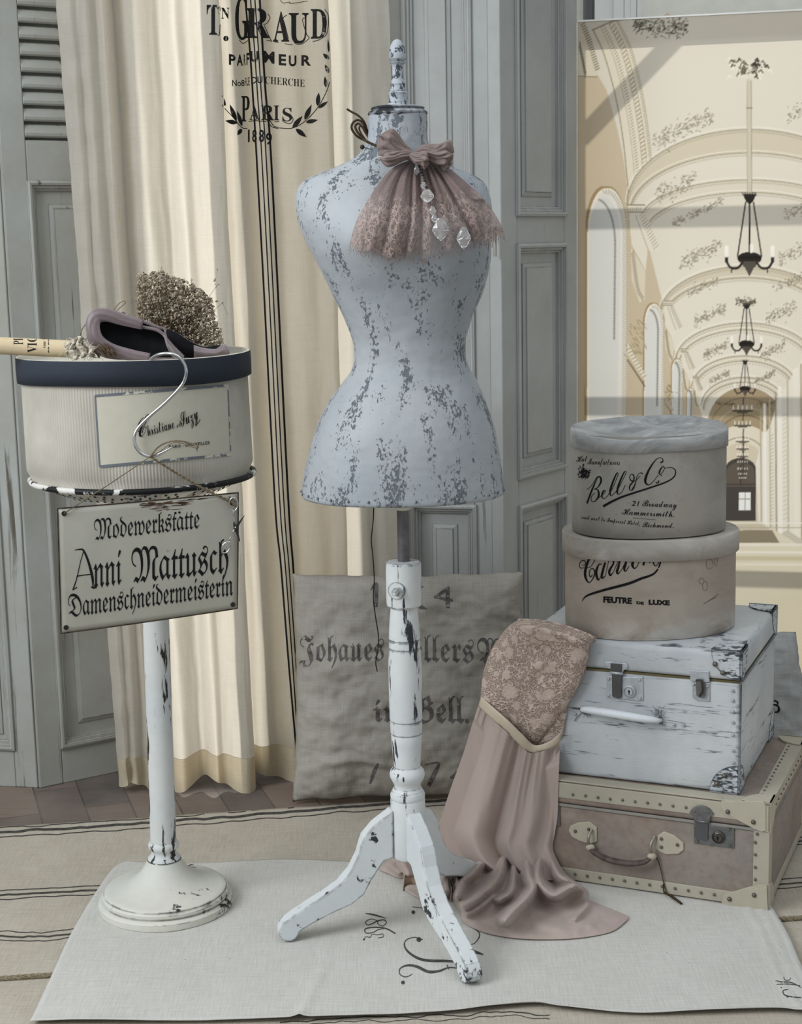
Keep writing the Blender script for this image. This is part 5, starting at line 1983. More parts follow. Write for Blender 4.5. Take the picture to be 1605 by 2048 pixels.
MB().prism([sp(640, 1010, -.0005), sp(720, 1060, -.0005), sp(770, 1260, -.0005), sp(828, 1540, -.0005), sp(800, 1545, -.0005), sp(700, 1280, -.0005), sp(640, 1120, -.0005)], Vector((0, 0.0012, 0))).build('blade', M['darksteel'], scs, smooth=False)
MB().prism([sp(640, 1270, -.004), sp(650, 1190, -.004), sp(760, 1040, -.004), sp(935, 830, -.004), sp(945, 845, -.004), sp(800, 1100, -.004), sp(690, 1270, -.004)], Vector((0, 0.0012, 0))).build('blade', M['darksteel'], scs, smooth=False)
MB().sphere(sp(700, 1160, -.005), 0.0016, 10, 6, (1, 0.5, 1)).build('pivot', M['chrome'], scs)

# ================================================================== lace jabot, twine and crystals at the neck of the form
def shift_front(x, y, off):
    p = pix(TB, x, y)
    return p


JL = [(816, 322), (790, 333), (763, 360), (741, 392), (723, 422), (708, 456), (699, 492)]
JR = [(862, 318), (890, 331), (924, 360), (955, 390), (982, 424), (1001, 459), (1010, 486)]
jl = spline([(x, y, 0) for x, y in JL], 14)
jr = spline([(x, y, 0) for x, y in JR], 14)
nj = len(jl)
G, VV = [], []
NI = 150
lastY = None
base_front = {}
# depth of the bust behind the lace; beyond its outline the cloth hangs on at the same depth
for j in range(nj):
    v = j / (nj - 1)
    row = []
    depth = []
    pxs = []
    for i in range(NI + 1):
        u = i / NI
        x = lerp(jl[j].x, jr[j].x, u)
        hem = 10 * math.sin(u * 5.2) * v * v + 4 * math.sin(u * 29) * v ** 3 + 20 * v * v * (math.sin(math.pi * u) ** 1.0) * 0.9 + (-6 if u > 0.93 else 0) * v
        y = lerp(jl[j].y, jr[j].y, u) + hem
        pxs.append((x, y))
        h = pix(TB, min(x, 968 if y > 400 else 940), max(y, 300))
        depth.append(h.y if h else None)
    good = [d for d in depth if d is not None]
    for i in range(NI + 1):
        d = depth[i] if depth[i] is not None else (good[-1] if i > NI / 2 else good[0])
        u = i / NI
        uu = u + 0.02 * math.sin(v * 5 + u * 7) * v
        fold = math.sin(uu * 51 + 0.8 * math.sin(uu * 9)) * 0.22 + 0.3 * fbm(uu * 12, v * 1.2, 6)
        for q, w_, h_ in ((0.10, 0.10, 0.9), (0.30, 0.055, 1.3), (0.42, 0.035, 0.9), (0.53, 0.05, 1.2), (0.66, 0.035, 1.0), (0.735, 0.03, 0.8)):
            fold += h_ * math.exp(-((uu - q) / w_) ** 2)
        for q, h_ in ((0.375, 1.0), (0.475, 0.7), (0.60, 0.9), (0.78, 1.2), (0.205, 0.6)):
            fold -= h_ * math.exp(-((uu - q) / 0.014) ** 2)
        fold -= 0.3
        big = math.exp(-((u - 0.885) / 0.085) ** 2) * 0.030 * v ** 0.7 + math.exp(-((u - 0.12) / 0.13) ** 2) * 0.008 * v
        off = 0.013 + 0.010 * (1 - v) + 0.0115 * fold * (0.4 + 0.6 * v) + big + 0.010 * v * (1 - v) * 2
        row.append(at(pxs[i][0], pxs[i][1], d - max(off, 0.003)))
        VV.append((u, v))
    G.append(row)
gz = NT('lace_and_gauze')
at_ = gz.n('ShaderNodeAttribute', attribute_name='along')
sxyz = gz.n('ShaderNodeSeparateXYZ')
gz.set(sxyz.inputs[0], at_.outputs['Vector'])
u_s, v_s = sxyz.outputs[0], sxyz.outputs[1]
cmb = gz.n('ShaderNodeCombineXYZ')
gz.set(cmb.inputs[0], gz.math('MULTIPLY', u_s, 2.6))
gz.set(cmb.inputs[1], v_s)
ns = gz.noise(cmb.outputs[0], 9, 3)
vor = gz.n('ShaderNodeTexVoronoi', feature='DISTANCE_TO_EDGE')
cm2 = gz.n('ShaderNodeVectorMath', operation='ADD')
gz.set(cm2.inputs[0], cmb.outputs[0])
ds = gz.n('ShaderNodeVectorMath', operation='SCALE')
nz3 = gz.n('ShaderNodeTexNoise')
gz.set(nz3.inputs['Vector'], cmb.outputs[0])
nz3.inputs['Scale'].default_value = 14
gz.set(ds.inputs[0], nz3.outputs['Color'])
ds.inputs['Scale'].default_value = 0.10
gz.set(cm2.inputs[1], ds.outputs[0])
gz.set(vor.inputs['Vector'], cm2.outputs[0])
vor.inputs['Scale'].default_value = 28
vor2 = gz.n('ShaderNodeTexVoronoi', feature='DISTANCE_TO_EDGE')
gz.set(vor2.inputs['Vector'], cm2.outputs[0])
vor2.inputs['Scale'].default_value = 8
zone = gz.ramp(gz.math('ADD', v_s, gz.math('MULTIPLY', gz.math('SUBTRACT', ns, 0.5), 0.35)), 0.46, 0.58)
th_ = gz.math('MAXIMUM', gz.ramp(vor.outputs[0], 0.14, 0.05), gz.ramp(vor2.outputs[0], 0.09, 0.04))
mot = gz.noise(cmb.outputs[0], 15, 3, 0.4)
motif = gz.math('MULTIPLY', gz.ramp(mot, 0.53, 0.56), 0.8)
thr = gz.math('MAXIMUM', th_, motif)
cl = gz.mix(thr, col('#8f7d77'), col('#c0aca4'))
cg = gz.mix(gz.ramp(gz.noise(cmb.outputs[0], 40, 4), 0.3, 0.7), col('#84736f'), col('#9a8984'))
gz.fin(gz.mix(zone, cg, cl), 0.9, 0, gz.bump(gz.math('MULTIPLY', zone, thr), 0.8, 0.002), 0.1)
trp = gz.n('ShaderNodeBsdfTransparent')
trl = gz.n('ShaderNodeBsdfTranslucent')
gz.set(trl.inputs[0], gz.mix(zone, cg, cl))
m1 = gz.n('ShaderNodeMixShader')
m1.inputs[0].default_value = 0.3
gz.t.links.new(gz.b.outputs[0], m1.inputs[1])
gz.t.links.new(trl.outputs[0], m1.inputs[2])
m2 = gz.n('ShaderNodeMixShader')
edge = gz.ramp(v_s, 0.965, 1.0, 0, 0.35)
hole = gz.math('MULTIPLY', zone, gz.math('SUBTRACT', 1.0, thr))
gz.set(m2.inputs[0], gz.math('MINIMUM', gz.math('ADD', gz.math('ADD', gz.math('MULTIPLY', hole, 0.35), gz.math('ADD', 0.05, gz.math('MULTIPLY', gz.math('MULTIPLY', gz.ramp(u_s, 0.36, 0.42), gz.ramp(u_s, 0.80, 0.74)), gz.ramp(v_s, 0.45, 1.0, 0, 0.42)))), edge), 0.92))
gz.t.links.new(m1.outputs[0], m2.inputs[1])
gz.t.links.new(trp.outputs[0], m2.inputs[2])
gz.t.links.new(m2.outputs[0], gz.out.inputs[0])


def along(o, uv):
    a = o.data.attributes.new('along', 'FLOAT_VECTOR', 'POINT')
    a.data.foreach_set('vector', np.array([(u, v, 0) for u, v in uv], np.float32).ravel())


jb = thing('lace_jabot', 'dusty pink gauze and lace jabot tied at the neck of the dress form', 'lace collar', at(845, 490, DY - 0.12))
fall = MB().grid(G).build('lace_fall', gz.m, jb)
along(fall, VV)
# loose threads along the lace hem
fb = MB()
for q in G[-1][::2]:
    for _ in range(2):
        d = Vector((rdm.gauss(0, .004), rdm.gauss(-.001, .002), -rdm.uniform(.003, .012)))
        fb.tube([q, q + d * 0.6, q + d + Vector((rdm.gauss(0, .002), 0, 0))], 0.0003, 3, cap=False)
tag(fb.build('frayed_hem', plain('pink_thread', '#9a827c', 0.95), jb), kind='stuff')
gauze = cloth('pink_gauze', '#a39490', '#877975', 1400, 0.3, 0.3, axes=(0, 2), trans=0.25, tcol='#b9a8a1', big=14)


def puff(name, cx, cy, rx, ry, rot, Yc, dep, nf, seed, squash=0.75):
    """a gathered loop of cloth: pleats run out from the knot end and open towards a ruffled mouth"""
    G = []
    cr, sr = math.cos(rot), math.sin(rot)
    for i in range(61):
        t = -1 + 2 * i / 60
        s = (t + 1) / 2
        prof_ = (0.30 + 0.85 * s ** 0.8) * (1 - max(0, (s - 0.80) / 0.2) ** 2.2 * 0.85)
        row = []
        for q in range(120):
            a = 2 * math.pi * q / 120
            pl = 0.13 * math.sin(a * 7 + seed + 0.9 * math.sin(3 * t + seed)) + 0.07 * math.sin(a * 15 + 2 * seed + t * 2)
            w = 1 + (pl + 0.22 * fbm(math.cos(a) * 1.5, math.sin(a) * 1.5 + t * 0.9, seed)) * (0.5 + 0.7 * s)
            lx = t * rx + 0.10 * rx * s * math.sin(a * 3 + seed) + 0.06 * rx * s * math.sin(a * 7 + seed)
            ly = prof_ * ry * w * math.sin(a) + 0.10 * ry * math.sin(t * 5 + seed)
            row.append(at(cx + lx * cr - ly * sr, cy + lx * sr + ly * cr, Yc - prof_ * dep * w * math.cos(a)))
        G.append(row)
    return MB().grid(G, cv=True).build(name, gauze, jb)


KY = DY - 0.088
puff('bow_loop', 868, 307, 36, 24, 0.08, KY, 0.024, 4, 1)
puff('bow_loop', 795, 296, 38, 22, math.pi + 0.62, KY - 0.004, 0.022, 3, 5)
puff('bow_loop', 800, 312, 38, 17, math.pi - 0.10, KY - 0.014, 0.018, 3, 9)
puff('knot', 838, 316, 20, 15, 0.25, KY - 0.020, 0.015, 4, 3)
puff('bow_loop', 884, 325, 18, 11, 0.45, KY - 0.002, 0.012, 3, 12)
# ruffled upper gathers running down from the knot
# twine round the neck, with loops at the left
tw = MB()
ring_z = at(760, 292, DY - 0.05).z
P = []
pn = [(768, 297, -0.052), (752, 291, -0.045), (738, 285, -0.028), (728, 279, -0.012), (722, 272, -0.004)]
tw.tube(spline([at(x, y, DY + d) for x, y, d in pn], 6), 0.0022, 8)
tw.tube(spline([at(x, y, DY - 0.005) for x, y in ((730, 281), (714, 272), (704, 258), (706, 246), (716, 240), (726, 246), (735, 262), (737, 276))], 6), 0.0020, 8)
tw.tube(spline([at(x, y, DY - 0.01) for x, y in ((732, 282), (718, 268), (711, 254), (716, 247), (724, 252), (733, 268))], 6), 0.0020, 8)
tw.tube(spline([at(x, y, DY - 0.003) for x, y in ((736, 268), (730, 246), (718, 232), (704, 224), (694, 218))], 6), 0.0018, 8)
tw.tube(spline([at(x, y, DY - 0.012) for x, y in ((733, 282), (722, 266), (719, 256), (723, 251), (729, 258), (736, 274))], 6), 0.0016, 8)
tag(tw.build('neck_twine', M['twine_d'], None), 'brown twine looped round the neck of the dress form', 'string')
pnn = thing('pin', 'long pin with a dark round head stuck in the left of the neck', 'pin', at(725, 295, DY - 0.03))
MB().tube([at(727, 294, DY - 0.03), at(770, 308, DY - 0.058)], 0.0007, 6).build('shaft', M['darksteel'], pnn)
MB().sphere(at(725, 294, DY - 0.03), 0.0042, 10, 8).build('head', plain('dark_pin_head', '#2b2a28', 0.4), pnn)
# crystal pendants
cg_ = NT('cut_crystal')
cg_.b.inputs['Transmission Weight'].default_value = 0.85
cg_.b.inputs['IOR'].default_value = 1.55
cg_.fin((0.93, 0.94, 0.94, 1), 0.03, 0, None, 0.8)


def crystal(mb, c, rx, rz, seg=8):
    prof_ = [(0.02, -1), (0.62, -0.62), (1, -0.12), (1, 0.12), (0.62, 0.62), (0.3, 0.98)]
    G = [[c + Vector((rx * r * math.cos(a), 0.55 * rx * r * math.sin(a), rz * h)) for a in [2 * math.pi * (i + 0.5 * (j % 2)) / seg for i in range(seg)]] for j, (r, h) in enumerate(prof_)]
    b = len(mb.V)
    mb.grid(G, cv=True)
    mb.F.append(tuple(b + i for i in range(seg)))
    mb.F.append(tuple(b + 5 * seg + i for i in range(seg)))


TF = bvh(fall)


def onlace(x, y, off):
    p = pix(TF, x, y, off)
    return p if p else at(x, y, DY - 0.14)


cry = thing('crystal_pendant', 'clear faceted crystal drop on a dark bead chain, on the upper lace', 'pendant', onlace(855, 398, 0.01), 'crystal drops on the lace')
ch = MB()
cp = [onlace(x, y, 0.008) for x, y in ((834, 328), (843, 343), (849, 355), (851, 366), (853, 374), (855, 384))]
ch.tube(spline(cp, 5), 0.0012, 6)
for p in spline(cp, 2):
    ch.sphere(p, 0.0026, 8, 6)
ch.build('bead_chain', M['darksteel'], cry)
b = MB()
crystal(b, onlace(834, 340, 0.012), 0.005, 0.009)
b.build('drop', cg_.m, cry, smooth=False)
b = MB()
crystal(b, onlace(848, 371, 0.012), 0.006, 0.006)
b.build('drop', cg_.m, cry, smooth=False)
b = MB()
crystal(b, onlace(855, 392, 0.014), 0.0115, 0.0115, 10)
b.build('drop', cg_.m, cry, smooth=False)
cry2 = thing('crystal_pendant', 'large clear octagonal crystal hanging lower among the lace folds', 'pendant', onlace(880, 468, 0.01), 'crystal drops on the lace')
b = MB()
crystal(b, onlace(866, 422, 0.010), 0.006, 0.008)
b.build('drop', cg_.m, cry2, smooth=False)
b = MB()
crystal(b, onlace(869, 437, 0.010), 0.0055, 0.007)
b.build('drop', cg_.m, cry2, smooth=False)
b = MB()
crystal(b, onlace(882, 459, 0.014), 0.0145, 0.019, 8)
b.build('drop', cg_.m, cry2, smooth=False)
cry3 = thing('crystal_pendant', 'clear oval crystal half hidden by lace, lowest and nearest the right fold', 'pendant', onlace(928, 486, 0.006), 'crystal drops on the lace')
b = MB()
crystal(b, onlace(928, 476, 0.008), 0.012, 0.019, 10)
b.build('drop', cg_.m, cry3, smooth=False)


# ================================================================== cushions
def cushion(name, label, TL, TR, BL, BR, front, back, mat, seed=0, pinch=0.02, nu=90, nv=90):
    G1, G2 = [], []
    nrm = (TR - TL).cross(BL - TL).normalized()
    if nrm.y > 0:
        nrm = -nrm
    for j in range(nv + 1):
        v = j / nv
        r1, r2 = [], []
        for i in range(nu + 1):
            u = i / nu
            uu, vv = 2 * u - 1, 2 * v - 1
            # edges pulled in between the corners
            pu = uu * (1 - pinch * (1 - vv * vv) * 2)
            pv = vv * (1 - pinch * (1 - uu * uu) * 2)
            a, b = (pu + 1) / 2, (pv + 1) / 2
            p = TL.lerp(TR, a).lerp(BL.lerp(BR, a), b)
            h = ((1 - uu ** 4) * (1 - vv ** 4)) ** 0.55
            cr = (0.012 * fbm(u * 5, v * 7, seed, 4) + 0.005 * fbm(u * 14 + v * 5, v * 16 - u * 6, seed + 3, 3)) * min(1, h * 2)
            cr += 0.012 * math.exp(-((v - 0.86 + 0.05 * math.sin(u * 6)) / 0.02) ** 2) * (0.5 + 0.5 * math.sin(u * 7)) * h
            e = 0.004 * fbm(u * 8, v * 8, seed + 9)
            r1.append(p + nrm * (front * h + cr) + Vector((e, 0, e)))
            r2.append(p - nrm * (back * h) + Vector((e, 0, e)))
        G1.append(r1)
        G2.append(r2)
    mb = MB().grid(G1)
    mb.grid([list(reversed(r)) for r in G2])
    o = mb.build(name, mat, None)
    tag(o, label, 'cushion')
    md = o.modifiers.new('weld', 'WELD')
    md.merge_threshold = 0.0008
    return o


b0 = fl(589, 1603, -0.004)
TLc = at(585, 1147, b0.y + 0.075)
TRc = at(1046, 1143, b0.y + 0.080)
BLc = at(586, 1604, b0.y)
BRc = Vector((TRc.x - 0.004, b0.y + 0.005, BLc.z + 0.002))
cush = cushion('linen_cushion', 'large grey brown linen cushion with faded blackletter words, behind the dress form stand', TLc, TRc, BLc, BRc, 0.075, 0.03, M['sack'], 2, 0.016)
tcu = bvh(cush)
k = Ink()
k.mark('name_line')
k.text(frak('Johaues', True), (598, 1323), (768, 1322), 50, -0.005)
k.text(frak('Hellers', True), (778, 1322), (948, 1326), 52, -0.005)
k.text(frak('W', True), (955, 1328), (1010, 1330), 50, -0.005)
k.mark('place_line')
k.text(frak('in', True), (746, 1443), (800, 1444), 42, 0.0)
k.text(frak('Bell.', True), (822, 1446), (938, 1446), 52, 0.0)
k.mark('number')
k.stroke([(742, 1180), (752, 1168), (753, 1190), (752, 1214)], [2, 8, 8, 7])
k.mark('number')
k.text('K', (800, 1216), (856, 1218), 46, 0.01)
k.mark('number')
k.text('4', (868, 1210), (906, 1218), 44, 0.0)
k.mark('year_figure')
k.stroke([(740, 1568), (748, 1545), (757, 1527)], [3, 8, 4])
k.mark('year_figure')
k.text('8', (790, 1570), (830, 1570), 44, 0.01)
k.mark('year_figure')
k.stroke([(850, 1530), (868, 1526), (878, 1528), (868, 1550), (858, 1572)], [3, 4, 5, 9, 8])
k.mark('year_figure')
k.text('4', (900, 1572), (938, 1574), 46, 0.0)
k.lay('faded_lettering', cush, tcu, M['ink_faint'], 0.0008, 9)

# ================================================================== suitcases
class Case:
    def __init__(s, P, e1, e2):
        s.P = Vector((P.x, P.y, 0))
        s.e1 = Vector((e1.x, e1.y, 0)).normalized()
        e2 = Vector((e2.x, e2.y, 0))
        s.e2 = (e2 - s.e1 * e2.dot(s.e1)).normalized()
        s.n = -s.e2
        s.r = -s.e1

    def q(s, a, b, z):
        return s.P + s.e1 * a + s.e2 * b + Vector((0, 0, z))

    def sz(s, x, y):
        p = onp(x, y, s.P, s.n)
        return (p - s.P).dot(s.e1), p.z

    def box(s, name, a0, a1, b0, b1, z0, z1, mat, parent, bevel=0.002, bseg=2):
        return MB().box(a0, a1, b0, b1, z0, z1, s.q).build(name, mat, parent, smooth=bseg > 2, bevel=bevel, bseg=bseg)

    def cap(s, name, a, b, z, sa, sb, sz_, R, mat, parent, lift=0.0022):
        """metal or leather corner: quarter discs on the three faces meeting at (a, b, z)"""
        mb = MB()
        o = lambda u, v, w: s.q(a + sa * u, b + sb * v, z + sz_ * w)
        n = 10
        arc = [(R * math.cos(math.pi / 2 * i / n), R * math.sin(math.pi / 2 * i / n)) for i in range(n + 1)]
        l = -lift
        for f in (lambda x, y, d: o(x, d, y), lambda x, y, d: o(d, x, y), lambda x, y, d: o(x, y, d)):
            poly = [f(l, l, l)] + [f(max(x, l) if x > 1e-6 else l, max(y, l) if y > 1e-6 else l, l) for x, y in arc]
            inner = [f(l, l, 0.001)] + [f(x if x > 1e-6 else l, y if y > 1e-6 else l, 0.001) for x, y in arc]
            nn = len(poly)
            mb.add(poly + inner, [tuple(range(nn)), tuple(range(2 * nn - 1, nn - 1, -1))] + [(i, (i + 1) % nn, nn + (i + 1) % nn, nn + i) for i in range(nn)])
        return mb.build(name, mat, parent, smooth=False, bevel=0.0008, bseg=1)


Z6 = lambda x, y: (1100 + 0.3174 * x, 1200 + 0.3174 * y)
z6 = lambda L: [Z6(*p) for p in L]

# brown case on the floor
bp = fl(1535, 1820)
BC = Case(bp, fl(1141, 1762) - bp, fl(1600, 1670) - bp)
BTOP = at(1530, 1611, bp.y).z
sH = BC.sz(1253, 1700)[0]
BLEN = 2 * sH
BDEP = (fl(1602, 1474, BTOP) - fl(1530, 1600, BTOP)).length + 0.012
seam = BC.sz(1240, 1624)[1]
lea = NT('worn_brown_leather')
_n1 = lea.noise(lea.co((1, 1, 2.2)), 7, 6, 0.62, 0.5)
_n2 = lea.noise(lea.co((1, 1, 1)), 3.2, 3)
_n3 = lea.noise(lea.co(), 70, 5)
_c = lea.mix(lea.ramp(_n1, 0.32, 0.68), col('#776960'), col('#978a7e'))
_c = lea.mix(lea.ramp(_n2, 0.42, 0.66, 0, 0.75), _c, col('#8f8a85'))
lea.fin(lea.mix(lea.ramp(_n3, 0.45, 0.75, 0, 0.35), _c, col('#6b5748')), 0.7, 0, lea.bump(_n3, 0.2), 0.25)
trimm = paint('worn_cream_trim', '#b3ad9d', '#86816f', 0.38, 30, (1, 1, 1), 0.1, 0.003, base2='#a19c8d', soft=0.15, bump=0.1, rough=0.7)
caplea = paint('cream_leather_corner', '#b9b3a1', '#938b77', 0.37, 22, (1, 1, 1), 0.12, 0.003, base2='#a8a291', soft=0.15, bump=0.1, rough=0.65)
lock_m = plain('dull_lock_metal', '#7d7e7e', 0.42, 0.7, 0.4, 0.15, 60)
riv = plain('rivet_metal', '#6e6a60', 0.4, 0.7, 0.4, 0.1)
bcase = thing('suitcase', 'brown leather suitcase with riveted cream trim, at the bottom of the stack', 'suitcase', BC.q(BLEN / 2, BDEP / 2, 0.0), 'stacked suitcases')
BC.box('body', 0, BLEN, 0, BDEP, 0.002, seam - 0.001, lea.m, bcase, 0.008, 3)
BC.box('lid', -0.0015, BLEN + 0.0015, -0.0015, BDEP + 0.0015, seam + 0.001, BTOP, lea.m, bcase, 0.010, 4)
tw_ = 0.028
for a0, a1, b0, b1, z0, z1 in ((0.0, BLEN, -0.0035, 0.001, BTOP - 0.036, BTOP - 0.004), (0.0, BLEN, -0.0025, 0.001, 0.004, tw_), (-0.0025, tw_, -0.0027, 0.001, 0.01, seam - 0.002), (BLEN - tw_, BLEN + 0.002, -0.0027, 0.001, 0.01, seam - 0.002),
                               (-0.001, BLEN, -0.002, 0.030, BTOP - 0.002, BTOP + 0.0016), (-0.0035, 0.030, 0.0, BDEP, BTOP - 0.002, BTOP + 0.0018), (-0.0035, 0.001, 0.0, BDEP, BTOP - tw_, BTOP - 0.003), (-0.0027, 0.001, 0.0, BDEP, 0.004, tw_ * 0.8), (-0.0028, 0.001, 0.002, tw_, 0.01, seam - 0.002)):
    BC.box('trim', a0, a1, b0, b1, z0, z1, trimm, bcase, 0.0012)
pl_ = (BC.P, BC.n)
PLATE = lambda name, poly, th, mat, parent, lift=0.0, bevel=0.0008: plate(name, z6(poly), pl_[0], pl_[1], th, mat, parent, lift, bevel)
PLATE('corner', [(1085, 1262), (1350, 1262), (1366, 1290), (1366, 1448), (1340, 1455), (1290, 1435), (1180, 1375), (1100, 1328), (1080, 1290)], 0.006, caplea, bcase)
PLATE('corner', [(1085, 1915), (1100, 1852), (1180, 1828), (1270, 1800), (1330, 1815), (1372, 1800), (1380, 1950), (1355, 1954), (1220, 1936)], 0.006, caplea, bcase)
for b, z, sz_ in ((0.0, BTOP, -1), (0.0, 0.002, 1), (BDEP, BTOP, -1)):
    BC.cap('corner', 0.0, b, z, 1, -1 if b > 0 else 1, sz_, 0.052, caplea, bcase, 0.0042)
onb = lambda x, y, l=0.004: onp(*Z6(x, y), BC.P, BC.n) + BC.n * l
dots('rivet', [onb(*p) for p in ((150, 1222), (230, 1229), (308, 1240), (385, 1250), (463, 1256), (542, 1266), (620, 1274), (698, 1283), (780, 1293), (862, 1303), (85, 1716), (163, 1723), (240, 1735), (318, 1745), (397, 1755), (475, 1765), (552, 1778), (632, 1790), (712, 1800), (793, 1813), (876, 1826), (957, 1840), (1040, 1852), (1310, 1470), (1298, 1523), (1298, 1600), (1298, 1680), (1298, 1757))], 0.0030, riv, bcase, (1, 1, 1))
dots('corner_rivet', [onb(x, y, 0.006) for x, y in ((1127, 1328), (1288, 1392), (1138, 1877), (1293, 1852))], 0.0048, riv, bcase)
tops_ = [BC.q(0.022, 0.05 + i * 0.022, BTOP + 0.0022) for i in range(int((BDEP - 0.07) / 0.022))] + [BC.q(-0.004, 0.05 + i * 0.03, BTOP - 0.014) for i in range(int((BDEP - 0.07) / 0.03))]
dots('top_rivet', tops_, 0.0024, riv, bcase)
BC.box('lid_lip', -0.002, BLEN + 0.002, -0.0026, 0.001, seam - 0.003, seam + 0.003, plain('lid_lip', '#8d8a84', 0.6), bcase, 0.001)
lk = PLATE('lock_plate', [(912, 1402), (1165, 1440), (1165, 1562), (912, 1530)], 0.003, lock_m, bcase)
cyl = disc('key_cylinder', onb(1067, 1490, 0.003), BC.n, 0.0128, 0.006, plain('dark_lock_cylinder', '#5a5652', 0.4, 0.7), lk, 28, [(1, 0), (1, 0.003), (0.86, 0.0045), (0.8, 0.003), (0.62, 0.0042), (0.58, 0.006), (0.02, 0.006)])
MB().box(-0.0012, 0.0012, -0.001, 0.001, -0.004, 0.004, lambda x, y, z: onb(1065, 1492, 0.0092) + BC.e1 * x - BC.n * y + Vector((0, 0, z))).build('keyhole', M['ink'], lk, smooth=False)
PLATE('hasp_strap', [(921, 1385), (1004, 1396), (1001, 1506), (985, 1512), (940, 1500), (922, 1488)], 0.006, plain('hasp_metal', '#6c6d70', 0.35, 0.8), bcase)
hs = PLATE('hasp', [(885, 1336), (900, 1308), (925, 1292), (955, 1287), (985, 1293), (1012, 1308), (1040, 1342), (1018, 1356), (1012, 1394), (915, 1384), (912, 1346)], 0.005, lock_m, bcase, 0.002)
MB().tube([onb(916, 1384, 0.006), onb(1008, 1396, 0.006)], 0.0028, 8).build('hinge_pin', lock_m, bcase)
dots('lock_screw', [onb(x, y, 0.006) for x, y in ((920, 1325), (1005, 1330), (935, 1515), (1136, 1440), (1140, 1545))] + [onb(922, 1420, 0.004)], 0.0026, riv, bcase)
PLATE('side_latch', [(42, 1285), (66, 1288), (68, 1420), (42, 1416)], 0.004, lock_m, bcase)
for poly in ([(122, 1452), (132, 1420), (180, 1400), (255, 1394), (300, 1430), (300, 1520), (255, 1536), (190, 1515), (140, 1488)], [(682, 1482), (722, 1455), (790, 1480), (846, 1528), (848, 1572), (812, 1598), (740, 1601), (692, 1582), (668, 1562)]):
    PLATE('handle_plate', poly, 0.0035, caplea, bcase, 0.0, 0.0015)
dots('handle_rivet', [onb(x, y, 0.0045) for x, y in ((165, 1452), (250, 1440), (707, 1500), (707, 1552), (808, 1538))], 0.0034, riv, bcase)
lp = MB()
for c in ([(270, 1440), (262, 1470), (258, 1510), (268, 1548)], [(668, 1480), (652, 1520), (648, 1560), (655, 1600)]):
    lp.tube(spline([onb(x, y, 0.006 + 0.012 * math.sin(math.pi * i / 3)) for i, (x, y) in enumerate(c)], 6), 0.0030, 8)
lp.build('handle_loop', plain('loop_metal', '#9a968a', 0.4, 0.6), bcase)
hp_ = spline([onb(x, y, d) for x, y, d in ((262, 1540, 0.012), (300, 1572, 0.018), (400, 1608, 0.026), (520, 1627, 0.028), (610, 1626, 0.022), (655, 1602, 0.012))], 8)
MB().tube(hp_, [0.0045 + 0.0028 * math.sin(math.pi * i / (len(hp_) - 1)) for i in range(len(hp_))], 12, flat=(1, 0.8)).build('handle', plain('dark_handle_leather', '#5b4f49', 0.6, 0, 0.3, 0.25, 60), bcase)
for e in ((268, 1545), (655, 1600)):
    MB().sphere(onb(*e, 0.013), 0.008, 12, 8, (1.2, 0.8, 0.9)).build('handle_end', caplea, bcase)
tg = MB().tube(spline([onb(x, y, d) for x, y, d in ((672, 1590, 0.014), (690, 1640, 0.006), (705, 1700, 0.004), (722, 1770, 0.005))] + [onb(745, 1835, 0.008), fl(*Z6(790, 1878), 0.006), fl(*Z6(828, 1910), 0.005)], 6), 0.0010, 6)
e = [onb(722, 1780, 0.006), onb(728, 1830, 0.008), fl(*Z6(760, 1862), 0.006), fl(*Z6(800, 1890), 0.005), fl(*Z6(832, 1914), 0.004)]
tg.tube(spline(e, 5), [0.001, 0.001, 0.0012, 0.0012, 0.0014, 0.002, 0.0022, 0.0024, 0.0026, 0.0024, 0.0026, 0.003, 0.003, 0.0028, 0.0028, 0.0026, 0.0026, 0.0026, 0.0024, 0.0022, 0.002], 7)
tag(tg.build('tag_string', M['twine_d'], None), 'thin dark knotted string hanging from the brown suitcase handle', 'string')

# white case on top of it
WZ = BTOP + 0.0022
wp = fl(1478, 1588, WZ)
WC = Case(wp, fl(1119, 1546, WZ) - wp, fl(1549, 1479, WZ) - wp)
WTOP = at(1474, 1305, wp.y).z
WLEN = (fl(1040, 1269, WTOP) - fl(1474, 1305, WTOP)).length
WDEP = (fl(1551, 1214, WTOP) - fl(1474, 1305, WTOP)).length
WSEAM = WC.sz(1320, 1351)[1]
wm = paint('brushed_white_case', '#ced2d4', '#4a4d54', 0.43, 34, (0.6, 0.6, 7), 0.24, 0.014, base2='#abb1b5', soft=0.06, grain=0.7, bump=0.4, patch=6, pw=0.5)
wmc = paint('brushed_white_corner', '#c9ced2', '#43464c', 0.475, 60, (1, 1, 3), 0.2, 0.004, base2='#b3babf', soft=0.04, bump=0.4)
wcase = thing('suitcase', 'white painted suitcase with worn edges and a steel lock, upper of the stack', 'suitcase', WC.q(WLEN / 2, WDEP / 2, WZ), 'stacked suitcases')
WC.box('body', 0, WLEN, 0, WDEP, WZ, WSEAM - 0.001, wm, wcase, 0.006, 3)
WC.box('lid', -0.002, WLEN + 0.002, -0.002, WDEP + 0.002, WSEAM + 0.0015, WTOP, wm, wcase, 0.011, 4)
WC.box('seam_strip', 0.001, WLEN - 0.001, 0.0005, WDEP - 0.001, WSEAM - 0.002, WSEAM + 0.002, plain('brass_seam', '#6f6748', 0.5, 0.5), wcase, 0)
sg = MB()
sg.tube([WC.q(-0.003, 0.006, WSEAM + 0.002), WC.q(-0.003, WDEP - 0.004, WSEAM + 0.002)], 0.0022, 8)
sg.tube([WC.q(-0.001, -0.001, WZ + 0.004), WC.q(-0.001, -0.001, WSEAM)], 0.0022, 8)
sg.build('piping', wm, wcase)
